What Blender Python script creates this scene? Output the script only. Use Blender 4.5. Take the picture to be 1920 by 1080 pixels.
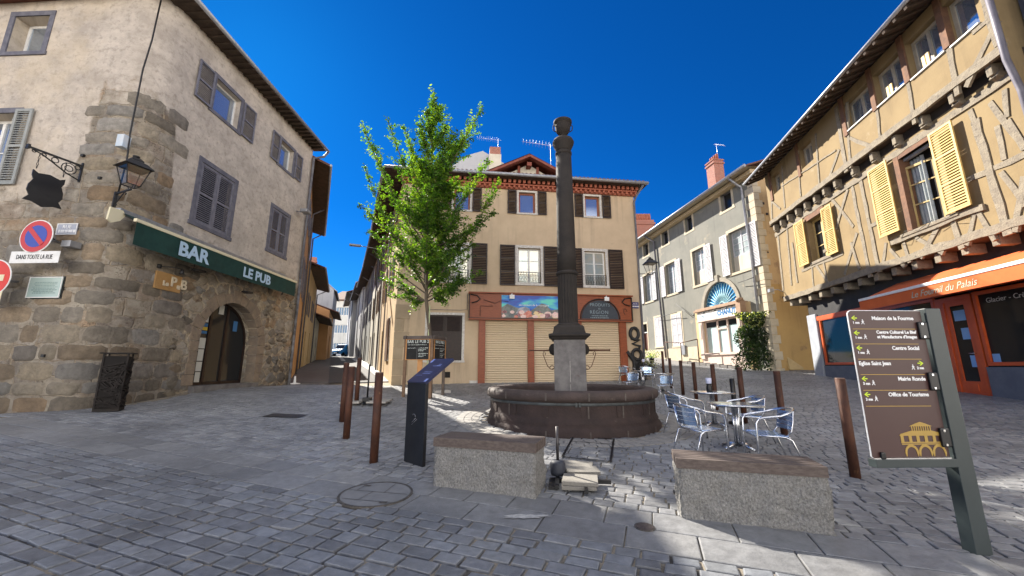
import bpy, bmesh, math, random
import numpy as np
from mathutils import Vector, Matrix
random.seed(7)
for o in list(bpy.data.objects): bpy.data.objects.remove(o)
SC = bpy.context.scene; COL = SC.collection
# ---------------------------------------------------------------- camera, light
PITCH = math.radians(11.4); FPX = 735.0; EYE = 1.5
cd = bpy.data.cameras.new('camera'); cam = bpy.data.objects.new('camera', cd); COL.objects.link(cam)
cd.sensor_width = 36; cd.lens = FPX/1920*36; cd.clip_start = .05; cd.clip_end = 2000
cam.location = (0,0,EYE); cam.rotation_euler = (math.pi/2+PITCH,0,0)
SC.camera = cam
SC.render.resolution_x = 1024; SC.render.resolution_y = 576
SUN_AZ = -38.1; SUN_EL = 35.4
W = bpy.data.worlds.new('World'); SC.world = W; W.use_nodes = True
nt = W.node_tree; nt.nodes.clear()
def N(t, kind, **kw):
    n = t.nodes.new(kind)
    for k, v in kw.items():
        if k in n.inputs: n.inputs[k].default_value = v
        else: setattr(n, k, v)
    return n
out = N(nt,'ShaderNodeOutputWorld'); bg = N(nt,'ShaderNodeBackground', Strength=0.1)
sky = N(nt,'ShaderNodeTexSky', sky_type='NISHITA'); sky.sun_disc=False
sky.sun_elevation = math.radians(SUN_EL); sky.sun_rotation = math.radians(SUN_AZ)
sky.altitude = 600; sky.air_density = 1.0; sky.dust_density = 0.2; sky.ozone_density = 3.0
mul = N(nt,'ShaderNodeMix', data_type='RGBA', blend_type='MULTIPLY'); mul.inputs[0].default_value = 1
mul.inputs[7].default_value = (0.008,0.195,0.45,1)
nt.links.new(sky.outputs[0], mul.inputs[6])
# bright cloud-like patch added overhead, out of view, as fill light
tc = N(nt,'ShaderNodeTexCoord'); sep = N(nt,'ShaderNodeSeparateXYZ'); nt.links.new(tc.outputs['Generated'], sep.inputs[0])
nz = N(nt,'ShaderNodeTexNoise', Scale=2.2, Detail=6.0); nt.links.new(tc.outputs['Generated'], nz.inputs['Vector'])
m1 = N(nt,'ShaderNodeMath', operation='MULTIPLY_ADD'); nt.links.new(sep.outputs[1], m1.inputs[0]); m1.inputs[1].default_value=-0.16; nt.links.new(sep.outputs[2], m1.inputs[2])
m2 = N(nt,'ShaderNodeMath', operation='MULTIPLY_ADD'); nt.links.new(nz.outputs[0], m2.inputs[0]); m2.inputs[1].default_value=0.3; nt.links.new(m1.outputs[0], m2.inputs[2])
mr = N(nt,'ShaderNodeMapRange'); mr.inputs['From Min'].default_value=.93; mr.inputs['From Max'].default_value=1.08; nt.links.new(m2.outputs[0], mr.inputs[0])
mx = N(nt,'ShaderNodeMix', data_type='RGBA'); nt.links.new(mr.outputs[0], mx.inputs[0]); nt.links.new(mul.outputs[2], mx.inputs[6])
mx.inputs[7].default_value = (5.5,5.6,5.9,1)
# unseen warm bank added low behind the camera to fill the shaded walls
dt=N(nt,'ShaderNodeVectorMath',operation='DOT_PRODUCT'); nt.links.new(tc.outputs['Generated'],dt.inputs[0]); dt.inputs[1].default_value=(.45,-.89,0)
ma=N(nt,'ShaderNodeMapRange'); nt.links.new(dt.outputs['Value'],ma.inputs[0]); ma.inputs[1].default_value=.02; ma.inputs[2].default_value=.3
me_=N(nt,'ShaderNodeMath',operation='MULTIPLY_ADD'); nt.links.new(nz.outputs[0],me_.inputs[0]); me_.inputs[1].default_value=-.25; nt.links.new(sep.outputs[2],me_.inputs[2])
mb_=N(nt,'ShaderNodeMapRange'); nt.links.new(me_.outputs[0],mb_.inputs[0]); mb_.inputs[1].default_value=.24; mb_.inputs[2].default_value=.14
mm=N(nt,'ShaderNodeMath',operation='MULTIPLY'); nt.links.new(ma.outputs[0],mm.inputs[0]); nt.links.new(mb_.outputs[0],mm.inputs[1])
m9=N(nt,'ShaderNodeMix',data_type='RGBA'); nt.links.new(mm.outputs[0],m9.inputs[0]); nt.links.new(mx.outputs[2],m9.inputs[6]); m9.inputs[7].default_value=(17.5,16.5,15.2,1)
hz_=N(nt,'ShaderNodeMapRange'); nt.links.new(sep.outputs[2],hz_.inputs[0]); hz_.inputs[1].default_value=.38; hz_.inputs[2].default_value=.0; hz_.inputs[4].default_value=.55
hp=N(nt,'ShaderNodeMath',operation='POWER'); nt.links.new(hz_.outputs[0],hp.inputs[0]); hp.inputs[1].default_value=1.6
hm=N(nt,'ShaderNodeMix',data_type='RGBA'); nt.links.new(hp.outputs[0],hm.inputs[0]); nt.links.new(m9.outputs[2],hm.inputs[6]); hm.inputs[7].default_value=(.55,2.3,4.6,1)
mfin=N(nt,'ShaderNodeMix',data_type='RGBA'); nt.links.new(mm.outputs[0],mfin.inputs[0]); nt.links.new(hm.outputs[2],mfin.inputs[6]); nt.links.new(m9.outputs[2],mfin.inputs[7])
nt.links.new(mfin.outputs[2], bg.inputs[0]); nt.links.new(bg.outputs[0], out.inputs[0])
sd = bpy.data.lights.new('sun','SUN'); sd.energy = 5.0; sd.angle = math.radians(.5); sd.color = (1,.93,.82)
sun = bpy.data.objects.new('sun', sd); COL.objects.link(sun)
a_, e_ = math.radians(SUN_AZ), math.radians(SUN_EL)
SUND = Vector((math.sin(a_)*math.cos(e_), math.cos(a_)*math.cos(e_), math.sin(e_)))
sun.rotation_euler = SUND.to_track_quat('Z','Y').to_euler(); sun.location = (-20,20,40)
SC.view_settings.view_transform='Standard'; SC.view_settings.look='None'
SC.view_settings.exposure = 1.5; SC.view_settings.gamma = 1
# ---------------------------------------------------------------- measuring helpers
CA, SA = math.cos(PITCH), math.sin(PITCH)
def ray(px,py):
    u=(px-960)/FPX; v=(540-py)/FPX
    return Vector((u, CA-v*SA, SA+v*CA))
CTRL = [(0,0,0),(0,-6,-.15),(-9,0,.1),(9,0,.05),(0,-40,-.3),(-40,0,.2),(40,0,.5),(4.36,5.34,.14),(5.13,7.77,.21),(5.21,9.19,.28),(5.63,11.23,.36),(6.05,13.33,.43),
 (6.22,14.73,.52),(6.74,17.07,.66),(-1.9,5.72,.2),(-2.82,7.04,.29),(-3.55,8.53,.37),(3.54,3.34,.08),(.34,4.2,.13),(-.86,4.7,.16),(1.4,3.5,.09),
 (1.2,7.8,.25),(1.4,11.5,.42),(-9.2,9.7,.645),(-11.5,8.8,.48),(-9.3,8.6,.60),(-14,8.7,.42),(-9.2,11.6,.83),(-9.2,13.5,.85),(-9.2,16.2,.8),(-6.5,9,.5),(-5.1,16.9,.76),(-2.6,17.2,.8),(0,17.6,.85),
 (6.1,18.4,.95),(12.6,9.2,.8),(12.16,11.1,.87),(13.2,16.8,1.13),(9,16,.85),(9,9,.45),(14,2,.5),(13.0,22.6,1.45),(12.4,26.5,1.68),(11.3,33.8,2.4),(8,24,1.75),(8,33,2.3),
 (9,45,3.2),(-8.4,24,1.25),(-12.5,24,1.2),(-14,36,1.85),(-18,36,1.85),(-28.6,67.7,3.3),(-32,68,3.2),(-34,90,3.6),(-36,130,4),(60,60,4),(-70,60,3),(0,140,5)]
cp = np.array(CTRL,float); n_=len(cp)
def _k(r): return r
D_=np.sqrt(((cp[:,None,:2]-cp[None,:,:2])**2).sum(-1)+.6)
A_=np.zeros((n_+3,n_+3)); A_[:n_,:n_]=_k(D_)+np.eye(n_)*-0.4; A_[:n_,n_]=1; A_[:n_,n_+1:]=cp[:,:2]; A_[n_,:n_]=1; A_[n_+1:,:n_]=cp[:,:2].T
SOL=np.linalg.solve(A_, np.concatenate([cp[:,2],[0,0,0]]))
def gzv(X,Y):
    X=np.asarray(X,float); Y=np.asarray(Y,float); s=X.shape; X=X.ravel(); Y=Y.ravel()
    r=np.sqrt((X[:,None]-cp[None,:,0])**2+(Y[:,None]-cp[None,:,1])**2+.6)
    return (r@SOL[:n_]+SOL[n_]+X*SOL[n_+1]+Y*SOL[n_+2]).reshape(s)
def gz(x,y): return float(gzv(np.array([x]),np.array([y]))[0])
def at(px,py,h=0.0):
    r=ray(px,py); lo,hi=.5,200
    f=lambda t: EYE+t*r.z-gz(t*r.x,t*r.y)-h
    t=lo
    while t<hi and f(t)*f(lo)>0: t*=1.04
    a,b=t/1.04,t
    for _ in range(30):
        m=(a+b)/2
        if f(a)*f(m)<=0: b=m
        else: a=m
    return Vector((a*r.x,a*r.y,EYE+a*r.z-h))
class Fr:
    """wall frame: s along the wall (left to right seen from outside), d inward, z up"""
    def __init__(s,x,y,az):
        s.o=Vector((x,y,0)); a=math.radians(az); s.az=az; s.s=Vector((math.sin(a),math.cos(a),0)); s.n=Vector((-s.s.y,s.s.x,0))
    def P(s,a,d,z): return s.o+s.s*a+s.n*d+Vector((0,0,z))
    def loc(s,px,py,d=0):
        r=ray(px,py); o=s.o+s.n*d; t=o.dot(s.n)/r.dot(s.n); p=r*t
        return ((p-s.o).dot(s.s), EYE+p.z)
    def rect(s,x0,y0,x1,y1,d=0):
        a=s.loc(x0,y0,d); b=s.loc(x1,y1,d); return (a[0],b[0],b[1],a[1])
# ---------------------------------------------------------------- mesh helpers
ORG={}
def org(o): return ORG.get(o.name, Vector((0,0,0)))
def newobj(name, me, parent=None, loc=None):
    o=bpy.data.objects.new(name, me); COL.objects.link(o)
    if parent is not None:
        o.parent=parent; ORG[o.name]=org(parent)
    else:
        o.location=loc or (0,0,0); ORG[o.name]=Vector(o.location)
    return o
def tag(o,label=None,cat=None,group=None,kind=None):
    if label: o['label']=label
    if cat: o['category']=cat
    if group: o['group']=group
    if kind: o['kind']=kind
    return o
def thing(name,label,cat,loc=(0,0,0),rz=0,group=None):
    o=bpy.data.objects.new(name,None); COL.objects.link(o); o.empty_display_size=.3
    o.location=loc; o.rotation_euler=(0,0,rz); ORG[o.name]=Vector(loc)
    return tag(o,label,cat,group)
class MB:
    """mesh collector; F: wall frame (world coordinates) or None (local coordinates)"""
    def __init__(s,F=None): s.F=F; s.v=[]; s.f=[]; s.uv=[]; s.mi=[]; s.m=0; s.sm=[]; s.smooth=False
    k=1.0
    def vert(s,a,b,c): s.v.append((a,b,c)); return len(s.v)-1
    def face(s,pts,idx=None):
        if idx is None: idx=[s.vert(*p) for p in pts]
        s.f.append(tuple(idx)); s.mi.append(s.m); s.sm.append(s.smooth)
    def box(s,a0,a1,b0,b1,c0,c1):
        i=len(s.v)
        for c in (c0,c1):
            for (a,b) in ((a0,b0),(a1,b0),(a1,b1),(a0,b1)): s.v.append((a,b,c))
        for q in ((0,3,2,1),(4,5,6,7),(0,1,5,4),(1,2,6,5),(2,3,7,6),(3,0,4,7)): s.face(None,[i+k for k in q])
    def obox(s,c,ax,ay,az):
        c,ax,ay,az=map(Vector,(c,ax,ay,az)); i=len(s.v)
        for k in (-1,1):
            for (a,b) in ((-1,-1),(1,-1),(1,1),(-1,1)): s.v.append(tuple(c+ax*a+ay*b+az*k))
        for q in ((0,3,2,1),(4,5,6,7),(0,1,5,4),(1,2,6,5),(2,3,7,6),(3,0,4,7)): s.face(None,[i+k for k in q])
    def beam(s,p,q,w,t,up=(0,0,1)):
        p,q=Vector(p),Vector(q); d=(q-p); L=d.length; d.normalize(); up=Vector(up)
        x=d.cross(up)
        if x.length<1e-4: x=d.cross(Vector((0,1,0)))
        x.normalize(); y=x.cross(d)
        s.obox((p+q)/2, x*w/2, y*t/2, d*L/2)
    def tube(s,pts,r,n=8,closed=False,cap=True):
        pts=[Vector(p) for p in pts]; rs=r if isinstance(r,(list,tuple)) else [r]*len(pts); old=s.smooth; s.smooth=True
        m=len(pts); rings=[]; prev=None
        for i,p in enumerate(pts):
            a=pts[(i-1)%m] if (closed or i>0) else p; b=pts[(i+1)%m] if (closed or i<m-1) else p
            d=(b-a).normalized() if (b-a).length>1e-9 else Vector((0,0,1))
            if prev is None:
                x=d.orthogonal().normalized()
            else:
                x=prev-d*prev.dot(d); x=x.normalized() if x.length>1e-6 else d.orthogonal().normalized()
            prev=x; y=d.cross(x)
            rings.append([s.vert(*(p+(x*math.cos(k*2*math.pi/n)+y*math.sin(k*2*math.pi/n))*rs[i])) for k in range(n)])
        for i in range(m if closed else m-1):
            A,B=rings[i],rings[(i+1)%m]
            for k in range(n): s.face(None,[A[k],A[(k+1)%n],B[(k+1)%n],B[k]])
        s.smooth=old
        if cap and not closed:
            s.face(None,rings[0][::-1]); s.face(None,rings[-1])
    def lathe(s,prof,c=(0,0,0),n=32,a0=0,cap=True,sm=True):
        old=s.smooth; s.smooth=sm; rings=[]
        for (r,z) in prof: rings.append([s.vert(c[0]+r*math.cos(a0+k*2*math.pi/n),c[1]+r*math.sin(a0+k*2*math.pi/n),c[2]+z) for k in range(n)])
        for A,B in zip(rings,rings[1:]):
            for k in range(n): s.face(None,[A[k],A[(k+1)%n],B[(k+1)%n],B[k]])
        s.smooth=old
        if cap: s.face(None,rings[0][::-1]); s.face(None,rings[-1])
    def plate(s,poly,d0,d1,plane='xz'):
        """polygon (list of 2d) extruded between d0 (front) and d1"""
        f=(lambda p,d:(p[0],d,p[1])) if plane=='xz' else (lambda p,d:(p[0],p[1],d))
        A=[s.vert(*f(p,d0)) for p in poly]; B=[s.vert(*f(p,d1)) for p in poly]
        s.face(None,A); s.face(None,B[::-1]); k=len(poly)
        for i in range(k): s.face(None,[A[(i+1)%k],A[i],B[i],B[(i+1)%k]])
    def build(s,name,mats,parent=None,loc=None,bevel=0,fixn=True):
        F=s.F; O=org(parent) if parent is not None else (Vector(loc) if loc is not None else Vector((0,0,0)))
        me=bpy.data.meshes.new(name)
        if F is None: vs=[(x*s.k,y*s.k,z) for x,y,z in s.v]
        else: vs=[tuple(F.P(*p)-O) for p in s.v]
        me.from_pydata(vs,[],s.f)
        for m in (mats if isinstance(mats,(list,tuple)) else [mats]): me.materials.append(m)
        me.polygons.foreach_set('material_index',s.mi); me.polygons.foreach_set('use_smooth',s.sm)
        uv=me.uv_layers.new(name='wall')
        li=np.empty(len(me.loops),int); me.loops.foreach_get('vertex_index',li)
        V=np.array(s.v,float); arr=np.stack([V[li,0]+V[li,1],V[li,2]],1)
        uv.data.foreach_set('uv',arr.ravel())
        if fixn or bevel:
            bm=bmesh.new(); bm.from_mesh(me)
            if bevel:
                bmesh.ops.remove_doubles(bm,verts=bm.verts,dist=1e-5)
                bmesh.ops.bevel(bm,geom=[e for e in bm.edges if e.calc_face_angle(0)>.6],offset=bevel,segments=2,affect='EDGES',profile=.6)
            bmesh.ops.recalc_face_normals(bm,faces=bm.faces); bm.to_mesh(me); bm.free()
        me.update()
        return newobj(name,me,parent,loc)
def wall(mb,s0,s1,z0,z1,holes=(),d=0,rd=.22):
    """front sheet of a wall with rectangular openings and their reveals"""
    xs=sorted(set([s0,s1]+[v for h in holes for v in h[:2] if s0<v<s1])); zs=sorted(set([z0,z1]+[v for h in holes for v in h[2:4] if z0<v<z1]))
    for i in range(len(xs)-1):
        for j in range(len(zs)-1):
            cx,cz=(xs[i]+xs[i+1])/2,(zs[j]+zs[j+1])/2
            if any(h[0]<cx<h[1] and h[2]<cz<h[3] for h in holes): continue
            mb.face([(xs[i],d,zs[j]),(xs[i+1],d,zs[j]),(xs[i+1],d,zs[j+1]),(xs[i],d,zs[j+1])])
    for h in holes:
        a,b,c,e=h[:4]
        mb.face([(a,d,c),(a,d+rd,c),(a,d+rd,e),(a,d,e)]); mb.face([(b,d,c),(b,d,e),(b,d+rd,e),(b,d+rd,c)])
        mb.face([(a,d,e),(a,d+rd,e),(b,d+rd,e),(b,d,e)]); mb.face([(a,d,c),(b,d,c),(b,d+rd,c),(a,d+rd,c)])
def text(F,s_,z_,size,body,mat,parent,d=-.01,name='lettering',align='CENTER',xs=1.0,shear=0,ext=.002,rot=0,bold=0,spacing=1.0):
    cu=bpy.data.curves.new('t','FONT'); cu.body=body; cu.size=size; cu.align_x=align; cu.align_y='CENTER'; cu.extrude=ext; cu.shear=shear; cu.offset=bold; cu.space_character=spacing; cu.resolution_u=3
    ob=bpy.data.objects.new('t',cu); me=bpy.data.meshes.new_from_object(ob)
    c,s=math.cos(rot),math.sin(rot); O=org(parent)
    for v in me.vertices:
        x,y,z=v.co.x*xs,v.co.y,v.co.z; x,y=x*c-y*s,x*s+y*c
        if F is None: v.co=Vector((s_+x,d-z,z_+y))
        else: v.co=F.P(s_+x,d-z,z_+y)-O
    bpy.data.objects.remove(ob); bpy.data.curves.remove(cu)
    me.materials.clear(); me.materials.append(mat); me.name=name
    return newobj(name,me,parent)
def copy_tree(o,parent=None,**kw):
    c=o.copy(); COL.objects.link(c); c.parent=parent
    for ch in [x for x in o.children]: copy_tree(ch,c)
    return c
def place(root,x,y,rz,label=None,group=None,dz=0,z=None):
    root.location=(x,y,(gz(x,y) if z is None else z)+dz); root.rotation_euler=(0,0,rz)
    if label: root['label']=label
    if group: root['group']=group
    return root
# ---------------------------------------------------------------- materials
MATS={}
def mat(name,c1,c2=None,scale=3.0,rough=.8,metal=0,bump=.0,bscale=30.0,coord='Object',detail=6,c3=None,c3t=.62,c3s=1.2,ior=1.45,stretch=(1,1,1),emit=None,lo=.38,hi=.62,bdist=.01,rvar=0):
    if name in MATS: return MATS[name]
    m=bpy.data.materials.new(name); m.use_nodes=True; t=m.node_tree; L=t.links; b=t.nodes['Principled BSDF']
    b.inputs['Roughness'].default_value=rough; b.inputs['Metallic'].default_value=metal; b.inputs['IOR'].default_value=ior
    b.inputs['Base Color'].default_value=(*c1,1)
    tcn=N(t,'ShaderNodeTexCoord'); mp=N(t,'ShaderNodeMapping'); mp.inputs['Scale'].default_value=stretch
    L.new(tcn.outputs[coord],mp.inputs[0])
    if c2:
        nz=N(t,'ShaderNodeTexNoise',Scale=scale,Detail=float(detail),Roughness=.65); L.new(mp.outputs[0],nz.inputs['Vector'])
        r=N(t,'ShaderNodeMapRange'); r.inputs[1].default_value=lo; r.inputs[2].default_value=hi; L.new(nz.outputs[0],r.inputs[0])
        mi=N(t,'ShaderNodeMix',data_type='RGBA'); mi.inputs[6].default_value=(*c1,1); mi.inputs[7].default_value=(*c2,1); L.new(r.outputs[0],mi.inputs[0])
        o=mi.outputs[2]
        if c3:
            n3=N(t,'ShaderNodeTexNoise',Scale=c3s,Detail=9.0,Roughness=.7); L.new(mp.outputs[0],n3.inputs['Vector'])
            r3=N(t,'ShaderNodeMapRange'); r3.inputs[1].default_value=c3t; r3.inputs[2].default_value=c3t+.08; L.new(n3.outputs[0],r3.inputs[0])
            m3=N(t,'ShaderNodeMix',data_type='RGBA'); L.new(r3.outputs[0],m3.inputs[0]); L.new(o,m3.inputs[6]); m3.inputs[7].default_value=(*c3,1); o=m3.outputs[2]
        L.new(o,b.inputs['Base Color'])
        if rvar:
            rr=N(t,'ShaderNodeMapRange'); rr.inputs[3].default_value=rough-rvar; rr.inputs[4].default_value=rough+rvar; L.new(nz.outputs[0],rr.inputs[0]); L.new(rr.outputs[0],b.inputs['Roughness'])
    if bump:
        nb=N(t,'ShaderNodeTexNoise',Scale=bscale,Detail=8.0,Roughness=.6); L.new(mp.outputs[0],nb.inputs['Vector'])
        bu=N(t,'ShaderNodeBump',Strength=bump,Distance=bdist); L.new(nb.outputs[0],bu.inputs['Height']); L.new(bu.outputs[0],b.inputs['Normal'])
    if emit: b.inputs['Emission Color'].default_value=(*emit[:3],1); b.inputs['Emission Strength'].default_value=emit[3]
    MATS[name]=m; return m
def srgb(r,g,b): return tuple(((c/255)/12.92 if c<11 else ((c/255+.055)/1.055)**2.4) for c in (r,g,b))
M_=dict(
 brown=mat('dark brown paint',(.017,.0085,.0065),(.028,.014,.010),8,.5,bump=.1,bscale=60),
 greyshut=mat('grey shutter paint',(.13,.13,.165),(.19,.19,.225),6,.6,bump=.15,bscale=70),
 greydark=mat('grey frame paint',(.10,.10,.13),(.15,.15,.18),6,.7,bump=.2,bscale=40),
 yellow=mat('yellow shutter paint',(.52,.36,.11),(.60,.42,.15),6,.55,bump=.1,bscale=60),
 whitesh=mat('weathered white shutter paint',(.50,.50,.54),(.62,.62,.66),9,.7,bump=.2,bscale=60),
 white=mat('white paint',(.7,.7,.68),(.78,.78,.77),9,.5),
 chalkwhite=mat('flaking white window paint',(.66,.65,.62),(.5,.46,.41),14,.7,bump=.2,bscale=60,c3=(.3,.22,.16),c3t=.66,c3s=6),
 woodorange=mat('orange brown varnished wood',(.30,.075,.025),(.21,.05,.017),5,.45,stretch=(1,1,6),bump=.1,bscale=40),
 winwood=mat('brown window wood',(.32,.10,.045),(.22,.06,.03),7,.5),
 glass=mat('sky reflecting glass',(.42,.48,.56),None,rough=.03,metal=.75),
 darkglass=mat('dark shop glass',(.02,.022,.024),None,rough=.06,ior=1.32),
 clearglass=mat('pale curtain glass',(.30,.36,.38),(.45,.5,.5),3,.15,ior=1.5),
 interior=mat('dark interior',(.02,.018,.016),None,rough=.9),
 zinc=mat('zinc gutter metal',(.26,.27,.30),(.36,.37,.39),6,.45,metal=.5),
 pipe=mat('grey drainpipe paint',(.10,.10,.12),(.16,.16,.18),5,.6),
 iron=mat('black wrought iron',(.010,.010,.011),(.02,.02,.02),20,.5,bump=.2,bscale=90),
 corten=mat('rust brown steel',(.095,.036,.019),(.04,.018,.012),7,.65,metal=.3,bump=.3,bscale=70,c3=(.16,.075,.035),c3t=.6,c3s=14,stretch=(1,1,.45)),
 dkrust=mat('dark rust steel',(.009,.007,.006),(.016,.011,.009),9,.7,metal=.2,bump=.2,bscale=90),
 tile=mat('red clay tile',(.16,.07,.048),(.10,.05,.038),12,.85,bump=.4,bscale=25,bdist=.03),
 genoise=mat('red brick eave course',(.42,.14,.085),(.32,.10,.06),10,.8,bump=.2,bscale=40),
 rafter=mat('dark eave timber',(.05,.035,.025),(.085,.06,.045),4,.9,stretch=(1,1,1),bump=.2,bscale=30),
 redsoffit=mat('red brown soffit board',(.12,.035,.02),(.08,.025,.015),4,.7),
 alu=mat('brushed aluminium',(.68,.70,.73),(.76,.77,.80),14,.25,metal=1.0),
 plankwood=mat('weathered bench plank wood',(.075,.055,.047),(.125,.098,.083),5,.7,stretch=(1,9,9),bump=.25,bscale=40),
 slatblue=mat('slat with painted sky reflection',(.36,.56,.90),(.55,.70,.95),5,.22,metal=.85),  # aluminium slats; the blue of the reflected sky is put into the colour
 black=mat('black plastic',(.008,.008,.009),None,rough=.4),
 awngreen=mat('dark green awning cloth',(.006,.035,.030),(.010,.048,.040),5,.8),
 cream=mat('cream awning trim',(.70,.64,.45),None,rough=.6),
 bluewhite=mat('pale blue lettering',(.42,.58,.74),None,rough=.6),
 chalk=mat('chalk writing',(.62,.68,.64),None,rough=.9),
 signwhite=mat('white sign lettering',(.8,.8,.8),None,rough=.5),
 brick=None)
def brickmat(name='red chimney brick',c1=(.36,.10,.06),c2=(.26,.07,.045),mo=(.36,.25,.2),sc=1.0,coord='UV',bw=.22,bh=.07,ms=.012):
    m=bpy.data.materials.new(name); m.use_nodes=True; t=m.node_tree; L=t.links; b=t.nodes['Principled BSDF']; b.inputs['Roughness'].default_value=.85
    tcn=N(t,'ShaderNodeTexCoord'); br=N(t,'ShaderNodeTexBrick'); L.new(tcn.outputs[coord],br.inputs[0]); br.inputs['Color1'].default_value=(*c1,1); br.inputs['Color2'].default_value=(*c2,1); br.inputs['Mortar'].default_value=(*mo,1)
    br.inputs['Scale'].default_value=sc; br.inputs['Brick Width'].default_value=bw; br.inputs['Row Height'].default_value=bh; br.inputs['Mortar Size'].default_value=ms
    L.new(br.outputs[0],b.inputs['Base Color']); bu=N(t,'ShaderNodeBump',Strength=.5,Distance=.01); bu.invert=True; L.new(br.outputs[1],bu.inputs['Height']); L.new(bu.outputs[0],b.inputs['Normal'])
    return m
M_['brick']=brickmat()
def plaster(name,c1,c2,c3=None,scale=.8,bump=.35,bscale=14,bdist=.03,c3t=.6,c3s=1.3,streak=.55):
    m=mat(name,c1,c2,scale,.92,bump=bump,bscale=bscale,coord='UV',c3=c3,c3t=c3t,c3s=c3s,bdist=bdist,detail=9,lo=.36,hi=.64)
    t=m.node_tree; L=t.links; b=t.nodes['Principled BSDF']; src=b.inputs['Base Color'].links[0].from_socket
    tcn=N(t,'ShaderNodeTexCoord'); mp=N(t,'ShaderNodeMapping'); mp.inputs['Scale'].default_value=(3.2,.16,1); L.new(tcn.outputs['UV'],mp.inputs[0])
    n=N(t,'ShaderNodeTexNoise',Scale=1.0,Detail=7.0,Roughness=.65); L.new(mp.outputs[0],n.inputs['Vector'])
    n2=N(t,'ShaderNodeTexNoise',Scale=.5,Detail=4.0); L.new(tcn.outputs['UV'],n2.inputs['Vector'])
    r=N(t,'ShaderNodeMapRange'); r.inputs[1].default_value=.5; r.inputs[2].default_value=.68; L.new(n.outputs[0],r.inputs[0])
    r2=N(t,'ShaderNodeMapRange'); r2.inputs[1].default_value=.42; r2.inputs[2].default_value=.6; r2.inputs[4].default_value=streak; L.new(n2.outputs[0],r2.inputs[0])
    mu=N(t,'ShaderNodeMath',operation='MULTIPLY'); L.new(r.outputs[0],mu.inputs[0]); L.new(r2.outputs[0],mu.inputs[1])
    mi=N(t,'ShaderNodeMix',data_type='RGBA'); L.new(mu.outputs[0],mi.inputs[0]); L.new(src,mi.inputs[6]); mi.inputs[7].default_value=(c1[0]*.42,c1[1]*.42,c1[2]*.45,1); L.new(mi.outputs[2],b.inputs['Base Color'])
    return m
def stonewall():
    """rough render above, large ashlar on the left, rubble round the door; joints of pale lime mortar"""
    m=bpy.data.materials.new('old stone and lime render'); m.use_nodes=True; t=m.node_tree; L=t.links; b=t.nodes['Principled BSDF']; b.inputs['Roughness'].default_value=.93
    tcn=N(t,'ShaderNodeTexCoord'); UV=tcn.outputs['UV']
    def mathn(op,a,bb,c=None,clamp=False):
        n=N(t,'ShaderNodeMath',operation=op); n.use_clamp=clamp
        for i,x in enumerate((a,bb,c)):
            if x is None: continue
            if isinstance(x,(int,float)): n.inputs[i].default_value=x
            else: L.new(x,n.inputs[i])
        return n.outputs[0]
    def mixc(f,a,bb):
        n=N(t,'ShaderNodeMix',data_type='RGBA')
        for i,x in ((0,f),(6,a),(7,bb)):
            if isinstance(x,tuple): n.inputs[i].default_value=(*x,1)
            elif isinstance(x,(int,float)): n.inputs[i].default_value=x
            else: L.new(x,n.inputs[i])
        return n.outputs[2]
    def mr(x,a,bb,c=0,d=1):
        n=N(t,'ShaderNodeMapRange'); L.new(x,n.inputs[0]); n.inputs[1].default_value=a; n.inputs[2].default_value=bb; n.inputs[3].default_value=c; n.inputs[4].default_value=d; return n.outputs[0]
    sep=N(t,'ShaderNodeSeparateXYZ'); L.new(UV,sep.inputs[0]); U,V=sep.outputs[0],sep.outputs[1]
    def noise(s,d=6.,vec=UV,r=.6):
        n=N(t,'ShaderNodeTexNoise',Scale=float(s),Detail=d,Roughness=r); L.new(vec,n.inputs['Vector']); return n
    wn=noise(1.1,4.); 
    wv=N(t,'ShaderNodeVectorMath',operation='SCALE'); L.new(wn.outputs[1],wv.inputs[0]); wv.inputs['Scale'].default_value=.42
    wa=N(t,'ShaderNodeVectorMath',operation='ADD'); L.new(UV,wa.inputs[0]); L.new(wv.outputs[0],wa.inputs[1])
    # ashlar blocks
    br=N(t,'ShaderNodeTexBrick'); L.new(wa.outputs[0],br.inputs[0]); br.offset=.37; br.squash=.8; br.squash_frequency=3
    br.inputs['Color1'].default_value=(0,0,0,1); br.inputs['Color2'].default_value=(1,1,1,1); br.inputs['Mortar'].default_value=(.5,.5,.5,1)
    br.inputs['Scale'].default_value=1; br.inputs['Brick Width'].default_value=.66; br.inputs['Row Height'].default_value=.37; br.inputs['Mortar Size'].default_value=.020; br.inputs['Mortar Smooth'].default_value=.8
    # rubble
    w2=noise(4.,3.); w2s=N(t,'ShaderNodeVectorMath',operation='SCALE'); L.new(w2.outputs[1],w2s.inputs[0]); w2s.inputs['Scale'].default_value=.27
    w2a=N(t,'ShaderNodeVectorMath',operation='ADD'); L.new(UV,w2a.inputs[0]); L.new(w2s.outputs[0],w2a.inputs[1])
    mp=N(t,'ShaderNodeMapping'); mp.inputs['Scale'].default_value=(1.9,3.0,1); L.new(w2a.outputs[0],mp.inputs[0])
    ve=N(t,'ShaderNodeTexVoronoi',feature='DISTANCE_TO_EDGE',voronoi_dimensions='2D'); ve.inputs['Scale'].default_value=1; ve.inputs['Randomness'].default_value=.85; L.new(mp.outputs[0],ve.inputs['Vector'])
    vc=N(t,'ShaderNodeTexVoronoi',feature='F1',voronoi_dimensions='2D'); vc.inputs['Scale'].default_value=1; vc.inputs['Randomness'].default_value=.85; L.new(mp.outputs[0],vc.inputs['Vector'])
    vs=N(t,'ShaderNodeSeparateColor'); L.new(vc.outputs['Color'],vs.inputs[0])
    jn=noise(9.,4.)
    rub=mr(mathn('ADD',ve.outputs['Distance'],mathn('MULTIPLY_ADD',jn.outputs[0],.16,-.08)),.03,.13)      # 1 on stones
    ash=mathn('SUBTRACT',1.0,br.outputs[1])
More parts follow.
